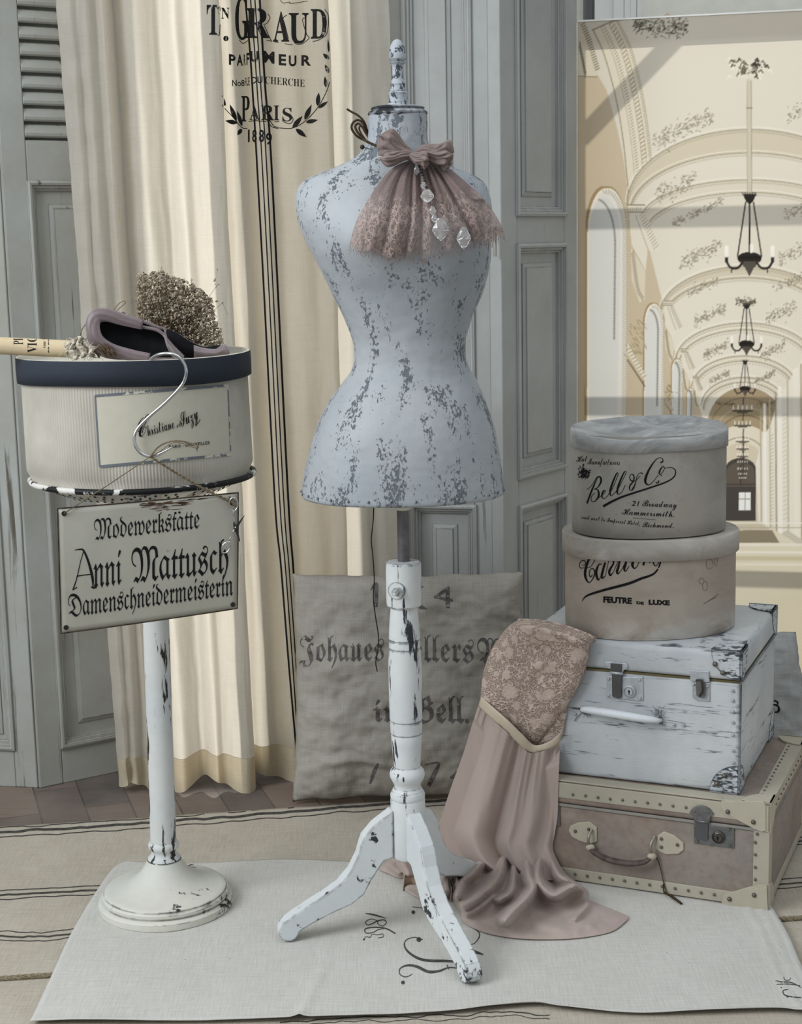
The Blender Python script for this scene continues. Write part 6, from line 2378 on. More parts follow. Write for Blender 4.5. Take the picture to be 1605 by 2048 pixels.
for a, sa in ((0.0, 1), (WLEN, -1)):
    for b, sb in ((0.0, 1), (WDEP, -1)):
        WC.cap('corner', a, b, WTOP, sa, sb, -1, 0.056, wmc, wcase, 0.0032)
        WC.cap('corner', a, b, WZ, sa, sb, 1, 0.056, wmc, wcase, 0.0012)
pl_ = (WC.P, WC.n)
onw = lambda x, y, l=0.003: onp(*Z6(x, y), WC.P, WC.n) + WC.n * l
wpl = plain('painted_lock_plate', '#b9bfc4', 0.4, 0.3, 0.5, 0.12, 70)
wlk = PLATE('lock_plate', [(362, 478), (590, 482), (594, 632), (560, 636), (362, 612)], 0.003, wpl, wcase, 0, 0.0015)
PLATE('hasp', [(345, 395), (356, 383), (400, 383), (412, 390), (460, 392), (490, 395), (500, 412), (492, 430), (470, 440), (466, 458), (388, 448), (388, 432), (358, 424)], 0.004, wpl, wcase, 0.002, 0.0015)
PLATE('hasp_strap', [(390, 390), (462, 396), (458, 610), (440, 616), (400, 602), (398, 460), (388, 450)], 0.0066, plain('polished_hasp', '#66696e', 0.25, 0.9), wcase, 0.001)
MB().tube([onw(388, 450, 0.009), onw(468, 458, 0.009)], 0.0026, 8).build('hinge_pin', wpl, wcase)
disc('key_ring', onw(507, 572, 0.003), WC.n, 0.0125, 0.006, wpl, wlk, 30, [(1, 0), (1, 0.004), (0.84, 0.0055), (0.78, 0.003), (0.6, 0.003), (0.56, 0.006), (0.02, 0.006)])
kh = Ink()
MB().sphere(onw(508, 568, 0.0092), 0.0022, 10, 6, (1, 0.4, 1)).box(-0.0009, 0.0009, -0.0006, 0.0006, -0.0055, 0, lambda x, y, z: onw(508, 570, 0.0094) + WC.e1 * x - WC.n * y + Vector((0, 0, z))).build('keyhole', M['ink'], wlk, smooth=False)
PLATE('latch_plate', [(888, 437), (1008, 445), (1012, 512), (990, 516), (890, 505)], 0.004, wpl, wcase, 0.002, 0.0012)
PLATE('latch_plate', [(900, 518), (1012, 520), (1012, 640), (930, 632), (902, 610)], 0.003, wpl, wcase, 0, 0.0012)
PLATE('latch_lever', [(925, 492), (972, 490), (984, 560), (982, 606), (962, 612), (930, 596)], 0.008, lock_m, wcase, 0.002, 0.002)
MB().tube(spline([onw(930, 500, 0.009), onw(962, 498, 0.011), onw(974, 560, 0.013), (onw(950, 598, 0.011))], 5), 0.002, 8).build('latch_catch', M['darksteel'], wcase)
dots('rivet', [onw(x, y, 0.0025) for x, y in ((785, 785), (846, 788), (104, 715), (162, 716), (1155, 570), (1156, 632), (1156, 703), (1157, 770), (1157, 850), (1158, 948), (1159, 1023))], 0.0034, wpl, wcase)
dots('plate_rivet', [onw(x, y, 0.0035) for x, y in ((375, 495), (375, 598), (570, 502), (572, 616), (366, 403), (482, 413), (905, 462), (988, 465), (910, 530), (996, 542))], 0.0030, wpl, wcase)
dots('corner_rivet', [onw(x, y, 0.005) for x, y in ((1046, 400), (1095, 455), (1057, 1152), (1104, 1102))], 0.0052, riv, wcase)
hw = spline([onw(x, y, d) for x, y, d in ((216, 690, 0.004), (236, 676, 0.016), (300, 674, 0.026), (400, 686, 0.030), (500, 702, 0.030), (600, 722, 0.026), (675, 742, 0.016), (702, 752, 0.004))], 6)
nW = len(hw)
whd = MB().tube(hw, [0.005 + 0.0062 * math.sin(math.pi * i / (nW - 1)) ** 0.7 for i in range(nW)], 14, flat=(1, 0.75)).build('handle', paint('white_handle_leather', '#d7dde2', '#55585d', 0.36, 60, (1, 1, 1), 0, soft=0.05), wcase)
MB().tube([p + WC.n * 0.0055 + Vector((0, 0, 0.004)) for p in hw[5:-5]], 0.0012, 6).tube([p + WC.n * 0.0065 - Vector((0, 0, 0.003)) for p in hw[5:-5]], 0.0012, 6).build('stitching', plain('handle_stitching', '#8d9196', 0.8), whd)
for e in ((218, 690), (700, 752)):
    MB().tube([onw(e[0], e[1] - 14, 0.003), onw(e[0], e[1], 0.008), onw(e[0] + 4, e[1] + 18, 0.003)], 0.0042, 8).build('handle_mount', lock_m, wcase)
fb = MB()
for i in range(34):
    b = onw(690 + rdm.gauss(0, 14), 715 + rdm.gauss(0, 22), 0.008)
    fb.tube([b, b + Vector((rdm.gauss(0, .006), rdm.gauss(-.002, .003), rdm.gauss(0, .008)))], 0.0005, 4, cap=False)
for i in range(16):
    b = onw(245 + rdm.gauss(0, 12), 705 + rdm.gauss(0, 10), 0.006)
    fb.tube([b, b + Vector((rdm.gauss(0, .004), 0, -rdm.uniform(.002, .009)))], 0.0005, 4, cap=False)
fb.tube(spline([onw(212, 692, 0.004), onw(190, 722, 0.003), onw(172, 740, 0.003), onw(158, 760, 0.003)], 5), 0.0009, 5)
tag(fb.build('frayed_leather', plain('frayed_fibres', '#77777a', 0.95), wcase), kind='stuff')


# ================================================================== oval hat boxes
def oval_box(name, label, c, rot, rx, ry, z0, z1, zl, mat_b, mat_l, over=0.0035, dent=0.0, taper=0.0, seed=0, lidgrow=0.0, tilt=0.0):
    """lid bottom edge at zl, top at z1"""
    ca, sa = math.cos(rot), math.sin(rot)
    root = thing(name, label, 'hat box', Vector((c.x, c.y, z0)), 'oval hat boxes')
    N = 128

    def ringp(r, z, wob_=0.0, sc=1.0):
        row = []
        for i in range(N):
            a = 2 * math.pi * i / N
            w = 1 + 0.006 * fbm(math.cos(a) * 2, math.sin(a) * 2, z * 6 + seed)
            e = 2 / 2.15
            x = (rx + r) * sc * math.copysign(abs(math.cos(a)) ** e, math.cos(a)) * w
            y = (ry + r) * sc * math.copysign(abs(math.sin(a)) ** e, math.sin(a)) * w
            row.append(Vector((c.x + x * ca - y * sa, c.y + x * sa + y * ca, z + wob_ * fbm(math.cos(a) * 1.5, math.sin(a) * 1.5, seed + z))))
        return row
    G = [ringp(-0.004, z0), ringp(0.0, z0 + 0.004)] + [ringp(taper * t, lerp(z0, z1 - 0.006, t)) for t in (0.15, 0.3, 0.45, 0.6, 0.75, 0.9, 1.0)]
    mb = MB().grid(G, cv=True)
    mb.F.append(tuple(range(N)))
    body = mb.build('box_body', mat_b, root)
    t_ = taper

    def tl(row, k=1.0):
        return [p + Vector((0, 0, k * tilt * (p.y - c.y) / ry)) for p in row]
    G = [ringp(t_ + 0.0005, zl, 0.002), ringp(t_ + over, zl, 0.002), ringp(t_ + over + lidgrow * .5, lerp(zl, z1, 0.5)), tl(ringp(t_ + over + lidgrow, z1 - 0.003)), tl(ringp(t_ + over - 0.002, z1, 0.003))]
    for q in (0.985, 0.95, 0.85, 0.7, 0.55, 0.4, 0.25, 0.1, 0.01):
        zz = z1 - 0.002 - dent * (1 - q ** 2) ** 1.0
        row = ringp(t_ + over - 0.002, zz, 0.0, q)
        if dent:
            row = [p + Vector((0, 0, 0.009 * fbm(p.x * 14, p.y * 22, seed + 5) * (1 - q))) for p in row]
        G.append(tl(row))
    lid_ = MB().grid(G, cv=True).build('lid', mat_l, root)
    return root, body, lid_


gb = NT('grey_card')
_n = gb.noise(gb.co(), 10, 6, 0.65, 0.6)
_m = gb.noise(gb.co(), 3, 3)
_s = gb.noise(gb.co((1, 1, 1)), 90, 3)
_c = gb.mix(gb.ramp(_n, 0.35, 0.65), col('#8f8d87'), col('#a5a39d'))
_c = gb.mix(gb.ramp(_m, 0.45, 0.65, 0, 0.6), _c, col('#9c968b'))
_c = gb.mix(gb.ramp(_s, 0.66, 0.74, 0, 0.35), _c, col('#5f5a50'))
gb.fin(_c, 0.85, 0, gb.bump(_n, 0.15, 0.002), 0.15)
gl1 = NT('grey_lid_card')
_n = gl1.noise(gl1.co((1, 1, 2)), 9, 7, 0.68, 1.2)
_c = gl1.mix(gl1.ramp(_n, 0.40, 0.60), col('#8d8f90'), col('#b2b4b4'))
_c = gl1.mix(gl1.ramp(_n, 0.60, 0.66, 0, 0.6), _c, col('#cdd0d0'))
gl1.fin(_c, 0.85, 0, gl1.bump(_n, 0.2, 0.002), 0.15)
gb2 = NT('taupe_card')
_n = gb2.noise(gb2.co((1, 1, 1.6)), 8, 6, 0.65, 0.6)
_w = gb2.n('ShaderNodeSeparateXYZ')
gb2.set(_w.inputs[0], gb2.co())
_c = gb2.mix(gb2.ramp(_n, 0.35, 0.65), col('#9b9186'), col('#aca499'))
_f = gb2.math('MULTIPLY', gb2.ramp(_w.outputs[2], 0.045, 0.0), gb2.ramp(_n, 0.42, 0.6))
_c = gb2.mix(gb2.math('MULTIPLY', _f, 0.8), _c, col('#c9c8c3'))
gb2.fin(_c, 0.85, 0, gb2.bump(_n, 0.15, 0.002), 0.15)
gl2 = NT('taupe_lid_card')
_n = gl2.noise(gl2.co((1, 1, 1.6)), 7, 7, 0.66, 1.0)
_c = gl2.mix(gl2.ramp(_n, 0.40, 0.60), col('#a29d95'), col('#b7b3ac'))
_c = gl2.mix(gl2.ramp(_n, 0.58, 0.66, 0, 0.7), _c, col('#cfcfcc'))
gl2.fin(_c, 0.85, 0, gl2.bump(_n, 0.2, 0.002), 0.15)

ROT = math.atan2(WC.e1.y, WC.e1.x) + math.pi + 0.06
cL = fl(1300, 1250, WTOP)
sL = 1 / ppm(cL)
zl1 = at(1301, 1056, cL.y).z     # top of the lower box's lid
zl0 = at(1301, 1096, cL.y).z
lowb, lbody, llid = oval_box('oval_hat_box', 'larger taupe oval hat box standing directly on the white suitcase', cL, ROT * 0.55, 169 * sL, 169 * sL * 0.76, WTOP + 0.001, zl1, zl0, gb2.m, gl2.m, 0.006, 0.0, 0.0, 3)
cU = at(1298, 1050, cL.y - 0.005)
sU = 1 / ppm(cU)
zu1 = at(1303, 853, cU.y).z
zu0 = at(1301, 890, cU.y).z
upb, ubody, ulid = oval_box('oval_hat_box', 'grey oval hat box with black script lettering and a sunken lid, topmost of the stack', Vector((cU.x, cU.y, 0)), ROT * 0.55, 153.5 * sU, 153.5 * sU * 0.74, zl1 + 0.0005, zu1, zu0, gb.m, gl1.m, 0.003, 0.014, 0.0, 8, 0.0, 0.010)
tu, tl_ = bvh(ubody), bvh(lbody)
ZB = lambda x, y: (1140 + 0.1495 * x, 900 + 0.1495 * y)
k = Ink()


def bs(pts, w, n=8):
    w = [q * 0.1495 for q in w] if isinstance(w, list) else w * 0.1495
    k.stroke([ZB(*p) for p in pts], w, n)


k.mark('script_name')
bs([(378, 360), (345, 425), (300, 530), (262, 630), (232, 715)], [8, 16, 22, 24, 22])
bs([(230, 528), (270, 500), (310, 450), (345, 390), (378, 358), (415, 372), (416, 430), (375, 500), (325, 525)], [7, 7, 8, 8, 14, 24, 24, 12, 8])
bs([(325, 522), (370, 530), (388, 570), (385, 620), (350, 675), (312, 692), (288, 672), (296, 615), (336, 575)], [8, 14, 26, 26, 14, 10, 8, 8, 8])
bs([(385, 640), (430, 610), (470, 565), (472, 540), (448, 555), (432, 600), (438, 640), (470, 648), (520, 600)], [8, 8, 8, 12, 20, 22, 14, 8, 8])
bs([(515, 602), (570, 520), (630, 380), (650, 325), (638, 305), (610, 350), (560, 480), (540, 565), (556, 612), (600, 575)], [8, 8, 8, 8, 12, 20, 26, 24, 10, 8])
bs([(600, 578), (660, 500), (730, 360), (755, 305), (742, 286), (710, 335), (655, 470), (636, 560), (655, 592), (700, 560), (745, 470)], [8, 8, 8, 8, 12, 20, 26, 24, 10, 8, 8])
bs([(978, 318), (945, 305), (905, 345), (882, 440), (850, 515), (820, 540), (800, 520), (808, 475), (850, 420), (862, 370), (850, 330), (818, 330), (802, 370), (830, 412), (885, 408), (945, 345)], [20, 8, 8, 12, 22, 10, 12, 18, 18, 18, 14, 8, 10, 16, 8, 8])
bs([(1215, 168), (1245, 155), (1245, 120), (1208, 104), (1150, 135), (1070, 250), (1018, 370), (1018, 440), (1060, 466), (1115, 425), (1190, 330)], [22, 16, 10, 8, 12, 24, 32, 26, 12, 8, 7])
bs([(1268, 228), (1245, 222), (1212, 265), (1198, 310), (1215, 325), (1245, 295), (1268, 245), (1255, 222)], [8, 10, 20, 18, 8, 8, 8, 8])
k.dot(ZB(1225, 342), 1.3)
bs([(1155, 430), (1175, 445), (1195, 415), (1185, 445)], [20, 10, 20, 6])
bs([(1268, 248), (1300, 238), (1360, 234), (1405, 258), (1420, 300), (1395, 360), (1320, 415), (1200, 465)], [8, 8, 10, 12, 14, 16, 18, 20])
bs([(1210, 460), (1000, 530), (880, 568), (700, 628), (560, 692), (448, 755)], [20, 22, 24, 26, 30, 32])
k.mark('trade_line')
k.text(script('Hat'), ZB(90, 160), ZB(235, 150), 13)
k.text(script('Manufacturers'), ZB(240, 192), ZB(672, 200), 14)
k.mark('address_line')
k.text('21', ZB(825, 745), ZB(915, 750), 10, 0.01, shear=0.3)
k.text(script('Broadway'), ZB(970, 752), ZB(1435, 772), 14)
k.text(script('Hammersmith.'), ZB(705, 862), ZB(1400, 898), 14)
k.mark('branch_line')
k.text(script('and next to Imperial Hotel,'), ZB(160, 920), ZB(940, 1012), 9.5)
k.text(script('Richmond.'), ZB(975, 1032), ZB(1390, 1042), 11.5)
bs([(845, 908), (1150, 935)], 4)
k.mark('crest')
for q in range(170):
    x, y = rdm.gauss(185, 40), rdm.gauss(300, 42)
    if 105 < x < 285 and 200 < y < 388 and (y > 265 or abs(x - 135) < 20 or abs(x - 180) < 14 or abs(x - 240) < 18):
        bs([(x, y), (x + rdm.gauss(0, 12), y + rdm.gauss(0, 12)), (x + rdm.gauss(0, 12), y + rdm.gauss(0, 14))], rdm.uniform(4, 9), 3)
k.lay('printed_lettering', ubody, tu, M['ink'], 0.0006, 7)
ZC = lambda x, y: (1130 + 0.1558 * x, 1090 + 0.1558 * y)
k = Ink()


def cs(pts, w, n=8):
    w = [q * 0.1558 for q in w] if isinstance(w, list) else w * 0.1558
    k.stroke([ZC(*p) for p in pts], w, n)


k.mark('script_name')
cs([(262, 290), (205, 295), (190, 255), (210, 210), (250, 202), (268, 230), (250, 262), (225, 255)], [8, 10, 10, 10, 12, 10, 8, 6])
cs([(262, 292), (330, 280), (395, 180), (408, 120), (375, 120), (320, 170), (285, 250), (262, 350), (272, 430), (310, 482), (350, 450), (385, 370), (370, 310), (335, 310), (315, 360), (330, 410), (360, 380)], [8, 8, 10, 12, 14, 26, 32, 32, 28, 14, 12, 16, 14, 10, 12, 12, 8])
cs([(480, 250), (440, 250), (405, 340), (420, 430), (445, 440), (490, 330), (520, 225), (480, 370), (480, 425), (520, 400)], [10, 16, 32, 28, 10, 8, 22, 32, 22, 8])
cs([(520, 400), (575, 170), (590, 150), (620, 190), (625, 240), (575, 330), (585, 390), (625, 350)], [8, 8, 18, 26, 20, 30, 22, 8])
cs([(625, 350), (690, 200), (720, 130), (690, 280), (672, 340), (685, 370), (730, 320)], [8, 8, 10, 30, 30, 16, 8])
cs([(730, 320), (790, 200), (815, 110), (780, 250), (765, 310), (785, 335), (830, 270)], [8, 8, 12, 30, 28, 14, 8])
cs([(840, 215), (865, 200), (900, 140), (870, 250), (895, 300), (935, 265), (975, 160)], [10, 16, 20, 34, 16, 10, 8])
cs([(1040, 130), (1025, 200), (1010, 262)], [18, 26, 24])
cs([(1060, 170), (1090, 215), (1110, 205), (1140, 130)], [12, 24, 12, 8])
cs([(1165, 150), (1140, 225), (1165, 268), (1205, 235), (1235, 150), (1238, 180), (1225, 240), (1205, 295)], [14, 16, 12, 8, 10, 18, 20, 16])
cs([(1200, 308), (1150, 365), (1080, 400), (980, 432), (820, 495), (500, 580), (310, 640), (250, 680), (222, 725)], [20, 24, 28, 32, 34, 32, 26, 16, 5])
k.mark('quality_line')
for ch, a, b, c, d in (('FEUTRE', 495, 862, 668, 750), ('DE', 922, 1018, 726, 764), ('LUXE', 1078, 1350, 706, 772)):
    p, q = ZC(a, c), ZC(b, d)
    k.letter(ch, p[0], q[0], p[1], q[1], 0.055, 1.5 if ch != 'FEUTRE' else 3)
k.lay('printed_lettering', lbody, tl_, M['ink'], 0.0006, 7)
k = Ink()
for cx, cy, rx, ry in ((1420, 1128, 7, 10), (1433, 1123, 3, 9), (1404, 1162, 5, 6), (1411, 1172, 5, 9)):
    k.stroke([(cx + rx * math.cos(a), cy + ry * math.sin(a)) for a in [0.5 + i * 0.5 for i in range(13)]], 0.8)
k.stroke([(1408, 1208), (1424, 1198), (1438, 1188)], 1.2)
k.stroke([(1418, 1202), (1434, 1194)], 1.0)
k.lay('scratches', lbody, tl_, plain('card_scratches', '#6d665c', 0.9), 0.0005, 7)

# grey cushion at the right, leaning on the board behind the cases
gbx = at(1700, 1480, 3.62)
g0 = at(1440, 1262, 3.66)
g1 = at(1593, 1264, 3.62)
zb_ = 0.001
gc = cushion('grey_cushion', 'pale blue grey cushion at the right edge, between the suitcases and the picture board', Vector((g1.x - 0.42, 3.70, g1.z)), Vector((g1.x, 3.62, g1.z)), Vector((g1.x - 0.40, 3.60, zb_)), Vector((g1.x + 0.055, 3.52, zb_)), 0.06, 0.03, M['sack2'], 7, 0.02, 60, 60)
k = Ink()
k.stroke([(1549, 1401), (1556, 1404), (1556, 1409)], 3.4)
k.stroke([(1546, 1409), (1555, 1411), (1559, 1418), (1556, 1424), (1547, 1424)], [3, 4, 5, 3.5, 2])
k.lay('printed_letter', gc, bvh(gc), M['ink'], 0.0006, 5)


# ================================================================== dusty pink dress draped over the white case
chiff = NT('pink_chiffon')
_n = chiff.noise(chiff.co((1, 1, 0.4)), 12, 4)
_g = chiff.noise(chiff.co(), 420, 2)
_c = chiff.mix(chiff.ramp(_n, 0.3, 0.7), col('#b0a098'), col('#bdada5'))
chiff.fin(_c, 0.8, 0, chiff.bump(_g, 0.08, 0.0006), 0.2)
chiff.b.inputs['Sheen Weight'].default_value = 0.25
tr = chiff.n('ShaderNodeBsdfTranslucent')
chiff.set(tr.inputs[0], col('#bda9a0'))
mx = chiff.n('ShaderNodeMixShader')
mx.inputs[0].default_value = 0.15
chiff.t.links.new(chiff.b.outputs[0], mx.inputs[1])
chiff.t.links.new(tr.outputs[0], mx.inputs[2])
chiff.t.links.new(mx.outputs[0], chiff.out.inputs[0])

bl_ = NT('beige_pink_lace')
vec = bl_.co()
wv = bl_.n('ShaderNodeTexNoise')
bl_.set(wv.inputs['Vector'], vec)
wv.inputs['Scale'].default_value = 28
sc2 = bl_.n('ShaderNodeVectorMath', operation='SCALE')
bl_.set(sc2.inputs[0], wv.outputs['Color'])
sc2.inputs['Scale'].default_value = 0.035
ad = bl_.n('ShaderNodeVectorMath', operation='ADD')
bl_.set(ad.inputs[0], vec)
bl_.set(ad.inputs[1], sc2.outputs[0])
v1 = bl_.n('ShaderNodeTexVoronoi', feature='DISTANCE_TO_EDGE')
bl_.set(v1.inputs['Vector'], ad.outputs[0])
v1.inputs['Scale'].default_value = 150
v2 = bl_.n('ShaderNodeTexVoronoi', feature='F1')
bl_.set(v2.inputs['Vector'], ad.outputs[0])
v2.inputs['Scale'].default_value = 26
cord = bl_.ramp(v1.outputs[0], 0.05, 0.24, 1, 0)
flw = bl_.ramp(v2.outputs[0], 0.42, 0.34)
h = bl_.math('MAXIMUM', cord, bl_.math('MULTIPLY', flw, 0.75))
bl_.fin(bl_.mix(h, col('#ad988c'), col('#d6c3b7')), 0.85, 0, bl_.bump(h, 1.0, 0.003), 0.2)
satin_band = plain('cream_satin_band', '#c4b6a2', 0.4, 0, 0.5, 0.06, 12)

dress = thing('dress', 'dusty pink dress with lace bodice and long chiffon skirt, hanging off the white suitcase', 'dress', fl(1040, 1790))


def cplane(x, y, lift):
    """point in front of the white case's face (extended), lift metres towards us"""
    p = onp(x, y, WC.P + WC.n * lift, WC.n)
    return p


# bodice: a puffed front layer from the case top down to the band
BLp = [(1039, 1241), (1017, 1255), (1000, 1277), (982, 1306), (968, 1350), (963, 1396)]
BRp = [(1189, 1276), (1180, 1290), (1175, 1320), (1164, 1354), (1142, 1396), (1072, 1492)]
bl = spline([(x, y, 0) for x, y in BLp], 10)
br = spline([(x, y, 0) for x, y in BRp], 10)
nj, ni = len(bl), 70
G, Gb = [], []
for j in range(nj):
    v = j / (nj - 1)
    row, rb_ = [], []
    for i in range(ni + 1):
        u = i / ni
        x, y = lerp(bl[j].x, br[j].x, u), lerp(bl[j].y, br[j].y, u)
        y -= 9 * math.sin(math.pi * u) * (1 - v) ** 3
        prof_ = (1 - abs(2 * u - 1) ** 2.4) ** 0.5
        lift = 0.012 + 0.050 * prof_ * (0.35 + 0.65 * math.sin(math.pi * min(1, 0.25 + v * 0.72)))
        lift += 0.010 * fbm(u * 3.2, v * 3.2, 4, 3) * prof_
        lift -= 0.020 * math.exp(-((u - 0.55) / 0.2) ** 2 - ((v - 0.42) / 0.10) ** 2)
        lift += 0.012 * math.exp(-((v - 0.10 - 0.12 * u) / 0.05) ** 2) * prof_
        p = cplane(x, y, lift)
        # the neckline lies back over the lid
        if v < 0.16:
            q = fl(x, y, WTOP + 0.004 + 0.020 * prof_)
            w = (1 - v / 0.16) ** 1.0
            p = p.lerp(q, w)
        row.append(p)
        rb_.append(cplane(x, y, 0.006) if v >= 0.16 else p + Vector((0, 0.01, -0.003)))
    G.append(row)
    Gb.append(rb_)
MB().grid(G).build('lace_bodice', bl_.m, dress, solid=0.002)
MB().tube(G[0], 0.0045, 8).tube([r[-1] for r in G], 0.0025, 6).build('neckline', bl_.m, dress)
# back layer showing at the right
bk = [(1150, 1385), (1122, 1425), (1126, 1462), (1098, 1478), (1072, 1494), (1068, 1480), (1110, 1440)]
G = []
for j in range(14):
    v = j / 13
    row = []
    for i in range(14):
        u = i / 13
        x = lerp(lerp(1122, 1062, v), lerp(1150, 1127, v ** 0.5), u)
        y = lerp(lerp(1395, 1500, v), lerp(1378, 1472, v), u)
        row.append(cplane(x, y, 0.008 + 0.004 * math.sin(u * 5)))
    G.append(row)
MB().grid(G).build('bodice_back', bl_.m, dress, solid=0.002)
# satin waistband
up_ = spline([(962, 1393, 0.014), (985, 1413, 0.040), (1017, 1441, 0.056), (1047, 1470, 0.052), (1070, 1490, 0.036), (1098, 1483, 0.028), (1120, 1467, 0.018), (1127, 1456, 0.008)], 8)
lo_ = spline([(957, 1413, 0.014), (983, 1437, 0.042), (1014, 1464, 0.058), (1042, 1492, 0.054), (1063, 1506, 0.040), (1093, 1500, 0.030), (1115, 1490, 0.018), (1121, 1484, 0.008)], 8)
G = [[cplane(lerp(a.x, b.x, q / 6), lerp(a.y, b.y, q / 6), lerp(a.z, b.z, q / 6) + 0.005 + 0.0015 * math.sin(math.pi * q / 6)) for q in range(7)] for a, b in zip(up_, lo_)]
MB().grid(G).build('waistband', satin_band, dress, solid=0.0015)

# skirt: hanging part
SL = spline([(957, 1411, 0), (944, 1452, 0), (926, 1510, 0), (905, 1568, 0), (887, 1622, 0), (877, 1652, 0), (880, 1680, 0), (892, 1704, 0), (922, 1726, 0)], 10)
SR = spline([(1121, 1482, 0), (1119, 1530, 0), (1117, 1580, 0), (1116, 1630, 0), (1110, 1668, 0), (1106, 1694, 0), (1114, 1718, 0), (1128, 1742, 0), (1148, 1762, 0)], 10)
TOPY = [(0, 1411), (0.16, 1437), (0.35, 1464), (0.52, 1492), (0.645, 1506), (0.82, 1500), (0.95, 1489), (1, 1482)]
TOPX = [(0, 957), (0.16, 983), (0.35, 1014), (0.52, 1042), (0.645, 1063), (0.82, 1093), (0.95, 1115), (1, 1121)]
TOPL = [(0, 0.016), (0.16, 0.044), (0.35, 0.060), (0.52, 0.056), (0.645, 0.042), (0.82, 0.032), (0.95, 0.018), (1, 0.010)]
N = len(SL)
NI = 190


def pleat(u, v):
    """depth of the folds across the skirt, gathered small at the band and swinging wider below"""
    w = 0.5 + 0.5 * min(1, v * 1.4)
    a = u + 0.035 * math.sin(3.1 * v + 4 * u) * v
    f = 0.55 * math.sin(a * 34 + 0.7) * (1 - v * 0.6) + 0.9 * math.sin(a * 17.5 + 1.9 + 0.8 * v) + 0.8 * math.sin(a * 9.2 + 0.4 - 0.7 * v)
    f += 0.45 * math.sin(a * 78 + 2 * math.sin(a * 11)) * max(0, 1 - v * 2.2)
    f += 1.6 * math.exp(-((a - 0.60 + 0.05 * v) / 0.05) ** 2) - 1.8 * math.exp(-((a - 0.47 - 0.05 * v) / 0.035) ** 2) * min(1, v * 2) + 1.2 * math.exp(-((a - 0.30) / 0.06) ** 2)
    return f * w


G = []
for j in range(N):
    v = j / (N - 1)
    row = []
    for i in range(NI + 1):
        u = i / NI
        lx, ly, rx_, ry_ = SL[j].x, SL[j].y, SR[j].x, SR[j].y
        w = (1 - v) ** 2
        x = lerp(lx, rx_, u) + w * (interp(TOPX, u)[0] - lerp(957, 1121, u))
        y = lerp(ly, ry_, u) + w * (interp(TOPY, u)[0] - lerp(1411, 1482, u)) + 10 * v ** 3 * math.sin(math.pi * u)
        lift = lerp(interp(TOPL, u)[0] * w + (1 - w) * 0.055, lerp(0.035, 0.095, min(1, u * 1.5)), v) * (0.35 + 0.65 * (1 - abs(2 * u - 1) ** 4)) + 0.012 * pleat(u, v)
        p = cplane(x, y, max(lift, lerp(0.007, 0.040, min(1, max(0, (v - 0.03) * 12)))))
        q = fl(x, y, 0.012)
        if p.z < 0.012:
            p = q
        row.append(p)
    G.append(row)
sk = MB().grid(G)

# skirt: the part lying on the floor, a low heap of folds that thins out to the hem
HEM = [(890, 1700), (902, 1738), (905, 1762), (903, 1790), (909, 1806), (921, 1824), (926, 1842), (956, 1860), (1000, 1872), (1056, 1878), (1130, 1878), (1186, 1872), (1224, 1863), (1246, 1848), (1257, 1834), (1240, 1824), (1205, 1810), (1178, 1798), (1176, 1782), (1160, 1768), (1146, 1758), (1128, 1742), (1110, 1716), (1040, 1700), (960, 1692)]
hem = [(p.x, p.y) for p in spline([(x, y, 0) for x, y in HEM], 6, closed=True)]
RID = [([(1052, 1712), (1058, 1752), (1066, 1776), (1050, 1800), (1028, 1822), (1012, 1840)], 15, 0.050),
       ([(1008, 1718), (1000, 1745), (985, 1768), (968, 1784), (930, 1812)], 15, 0.040),
       ([(1080, 1716), (1076, 1752), (1090, 1778), (1112, 1790), (1140, 1776), (1166, 1770)], 14, 0.048),
       ([(962, 1728), (944, 1748), (926, 1766), (914, 1792)], 12, 0.045),
       ([(928, 1728), (912, 1742), (908, 1770)], 9, 0.045),
       ([(1176, 1776), (1176, 1806), (1150, 1838)], 9, 0.012),
       ([(985, 1792), (960, 1815), (935, 1828)], 9, 0.02),
       ([(1030, 1720), (1024, 1780), (1000, 1800)], 10, 0.035),
       ([(1104, 1720), (1120, 1752), (1150, 1764)], 14, 0.045),
       ([(1080, 1850), (1130, 1856), (1180, 1848)], 14, 0.006)]
RS = [([(q.x, q.y) for q in spline([(x, y, 0) for x, y in r], 8)], w, h) for r, w, h in RID]


def segd(x, y, pl):
    best = 1e9
    for (ax, ay), (bx, by) in zip(pl, pl[1:]):
        L = (bx - ax) ** 2 + (by - ay) ** 2 + 1e-9
        t = min(1, max(0, ((x - ax) * (bx - ax) + (y - ay) * (by - ay)) / L))
        d = math.hypot(x - ax - t * (bx - ax), (y - ay - t * (by - ay)) * 1.4)
        best = min(best, d)
    return best


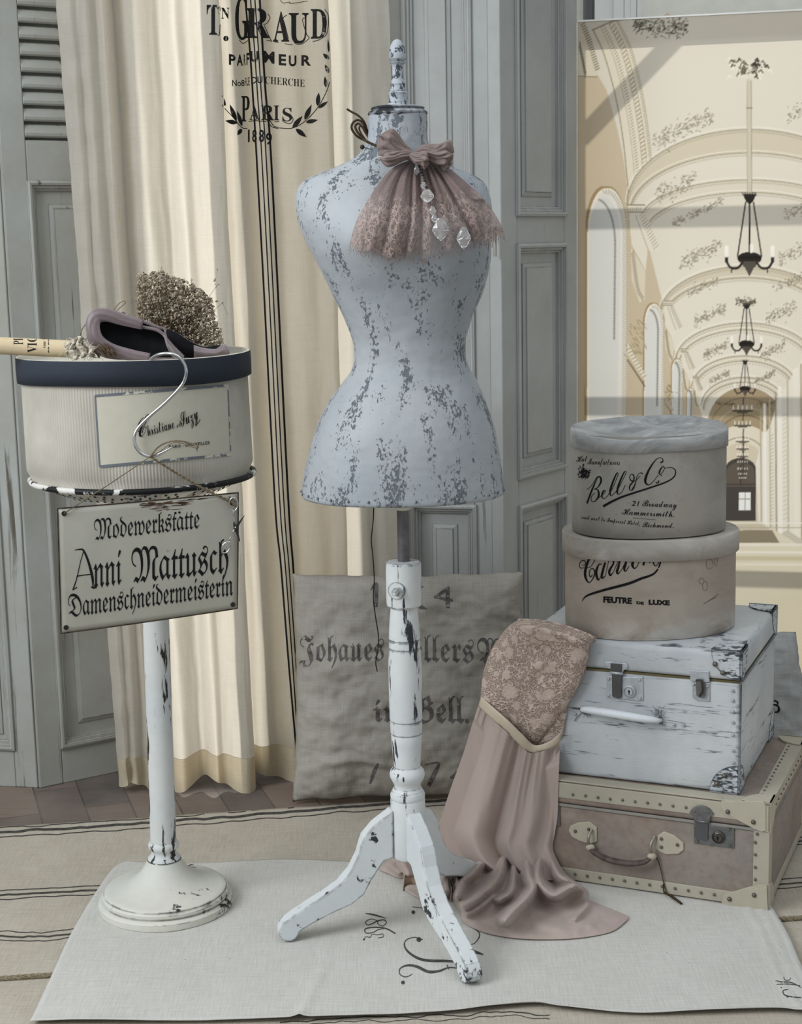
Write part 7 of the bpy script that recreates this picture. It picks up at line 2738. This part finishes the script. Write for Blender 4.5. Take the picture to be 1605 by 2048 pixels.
def heap(hem_, RS_, step=3.0, base=0.004):
    """triangulated patch inside the outline with ridge heights"""
    xs = [p[0] for p in hem_]
    ys = [p[1] for p in hem_]
    bm = bmesh.new()
    vs = [bm.verts.new((x, y, 0)) for x, y in hem_]
    bm.faces.new(vs)
    for lo, hi, no in ((min(xs), max(xs), (1, 0, 0)), (min(ys), max(ys), (0, 1, 0))):
        kk = lo + step
        while kk < hi:
            bmesh.ops.bisect_plane(bm, geom=bm.verts[:] + bm.edges[:] + bm.faces[:], dist=1e-4, plane_co=(no[0] * kk, no[1] * kk, 0), plane_no=no)
            kk += step
    closed = hem_ + [hem_[0]]
    V = []
    for vv in bm.verts:
        x, y = vv.co.x, vv.co.y
        d = segd(x, y, closed)
        z = base + 0.004 * min(1, d / 12)
        hsum = 0
        for pl, w, h in RS_:
            dd = segd(x, y, pl)
            if dd < w * 3:
                hsum = max(hsum, h * math.exp(-(dd / w) ** 2)) + 0.15 * min(hsum, h * math.exp(-(dd / w) ** 2))
        z += hsum * min(1, d / 9) + 0.003 * fbm(x * 0.03, y * 0.05, 3) * min(1, d / 20)
        # measured so that the raised cloth still shows where the photo shows it
        q = fl(x, y, z)
        V.append(q)
    bm.verts.index_update()
    Fc = [tuple(v.index for v in f.verts) for f in bm.faces]
    bm.free()
    return V, Fc


sk.add(*heap(hem, RS))
# hem end showing behind the front leg
HEM2 = [(758, 1737), (775, 1722), (800, 1708), (860, 1700), (920, 1712), (905, 1760), (905, 1790), (880, 1800), (850, 1800), (826, 1790), (806, 1776), (812, 1768), (834, 1766), (836, 1758), (800, 1756), (780, 1748)]
hem2 = [(p.x, p.y) for p in spline([(x, y, 0) for x, y in HEM2], 5, closed=True)]
RS2 = [([(800, 1715), (815, 1740), (822, 1758)], 12, 0.03), ([(780, 1728), (800, 1745)], 9, 0.02), ([(860, 1720), (865, 1760), (850, 1785)], 12, 0.035), ([(890, 1720), (892, 1780)], 12, 0.04), ([(820, 1775), (850, 1790)], 7, 0.018)]
sk.add(*heap(hem2, RS2))
skirt = sk.build('skirt', chiff.m, dress)
# rolled hem edges: curls standing at the left of the heap
cu = MB()
for pts in ([(903, 1742), (911, 1741), (916, 1750), (914, 1762), (906, 1764), (903, 1776), (908, 1790)], [(897, 1752), (900, 1766), (897, 1780), (903, 1796)], [(806, 1774), (812, 1766), (828, 1764), (836, 1770), (846, 1784)]):
    P = spline([(x, y, 0) for x, y in pts], 6)
    G = []
    for p in P:
        q = fl(p.x, p.y + 8, 0.002)
        G.append([q, q + Vector((0.001, 0.003, 0.014)), q + Vector((0.002, 0.008, 0.026))])
    cu.grid(G)
cu.build('rolled_hem', plain('hem_lining', '#bfae9a', 0.8, 0, 0.2, 0.1), dress, solid=0.0012)
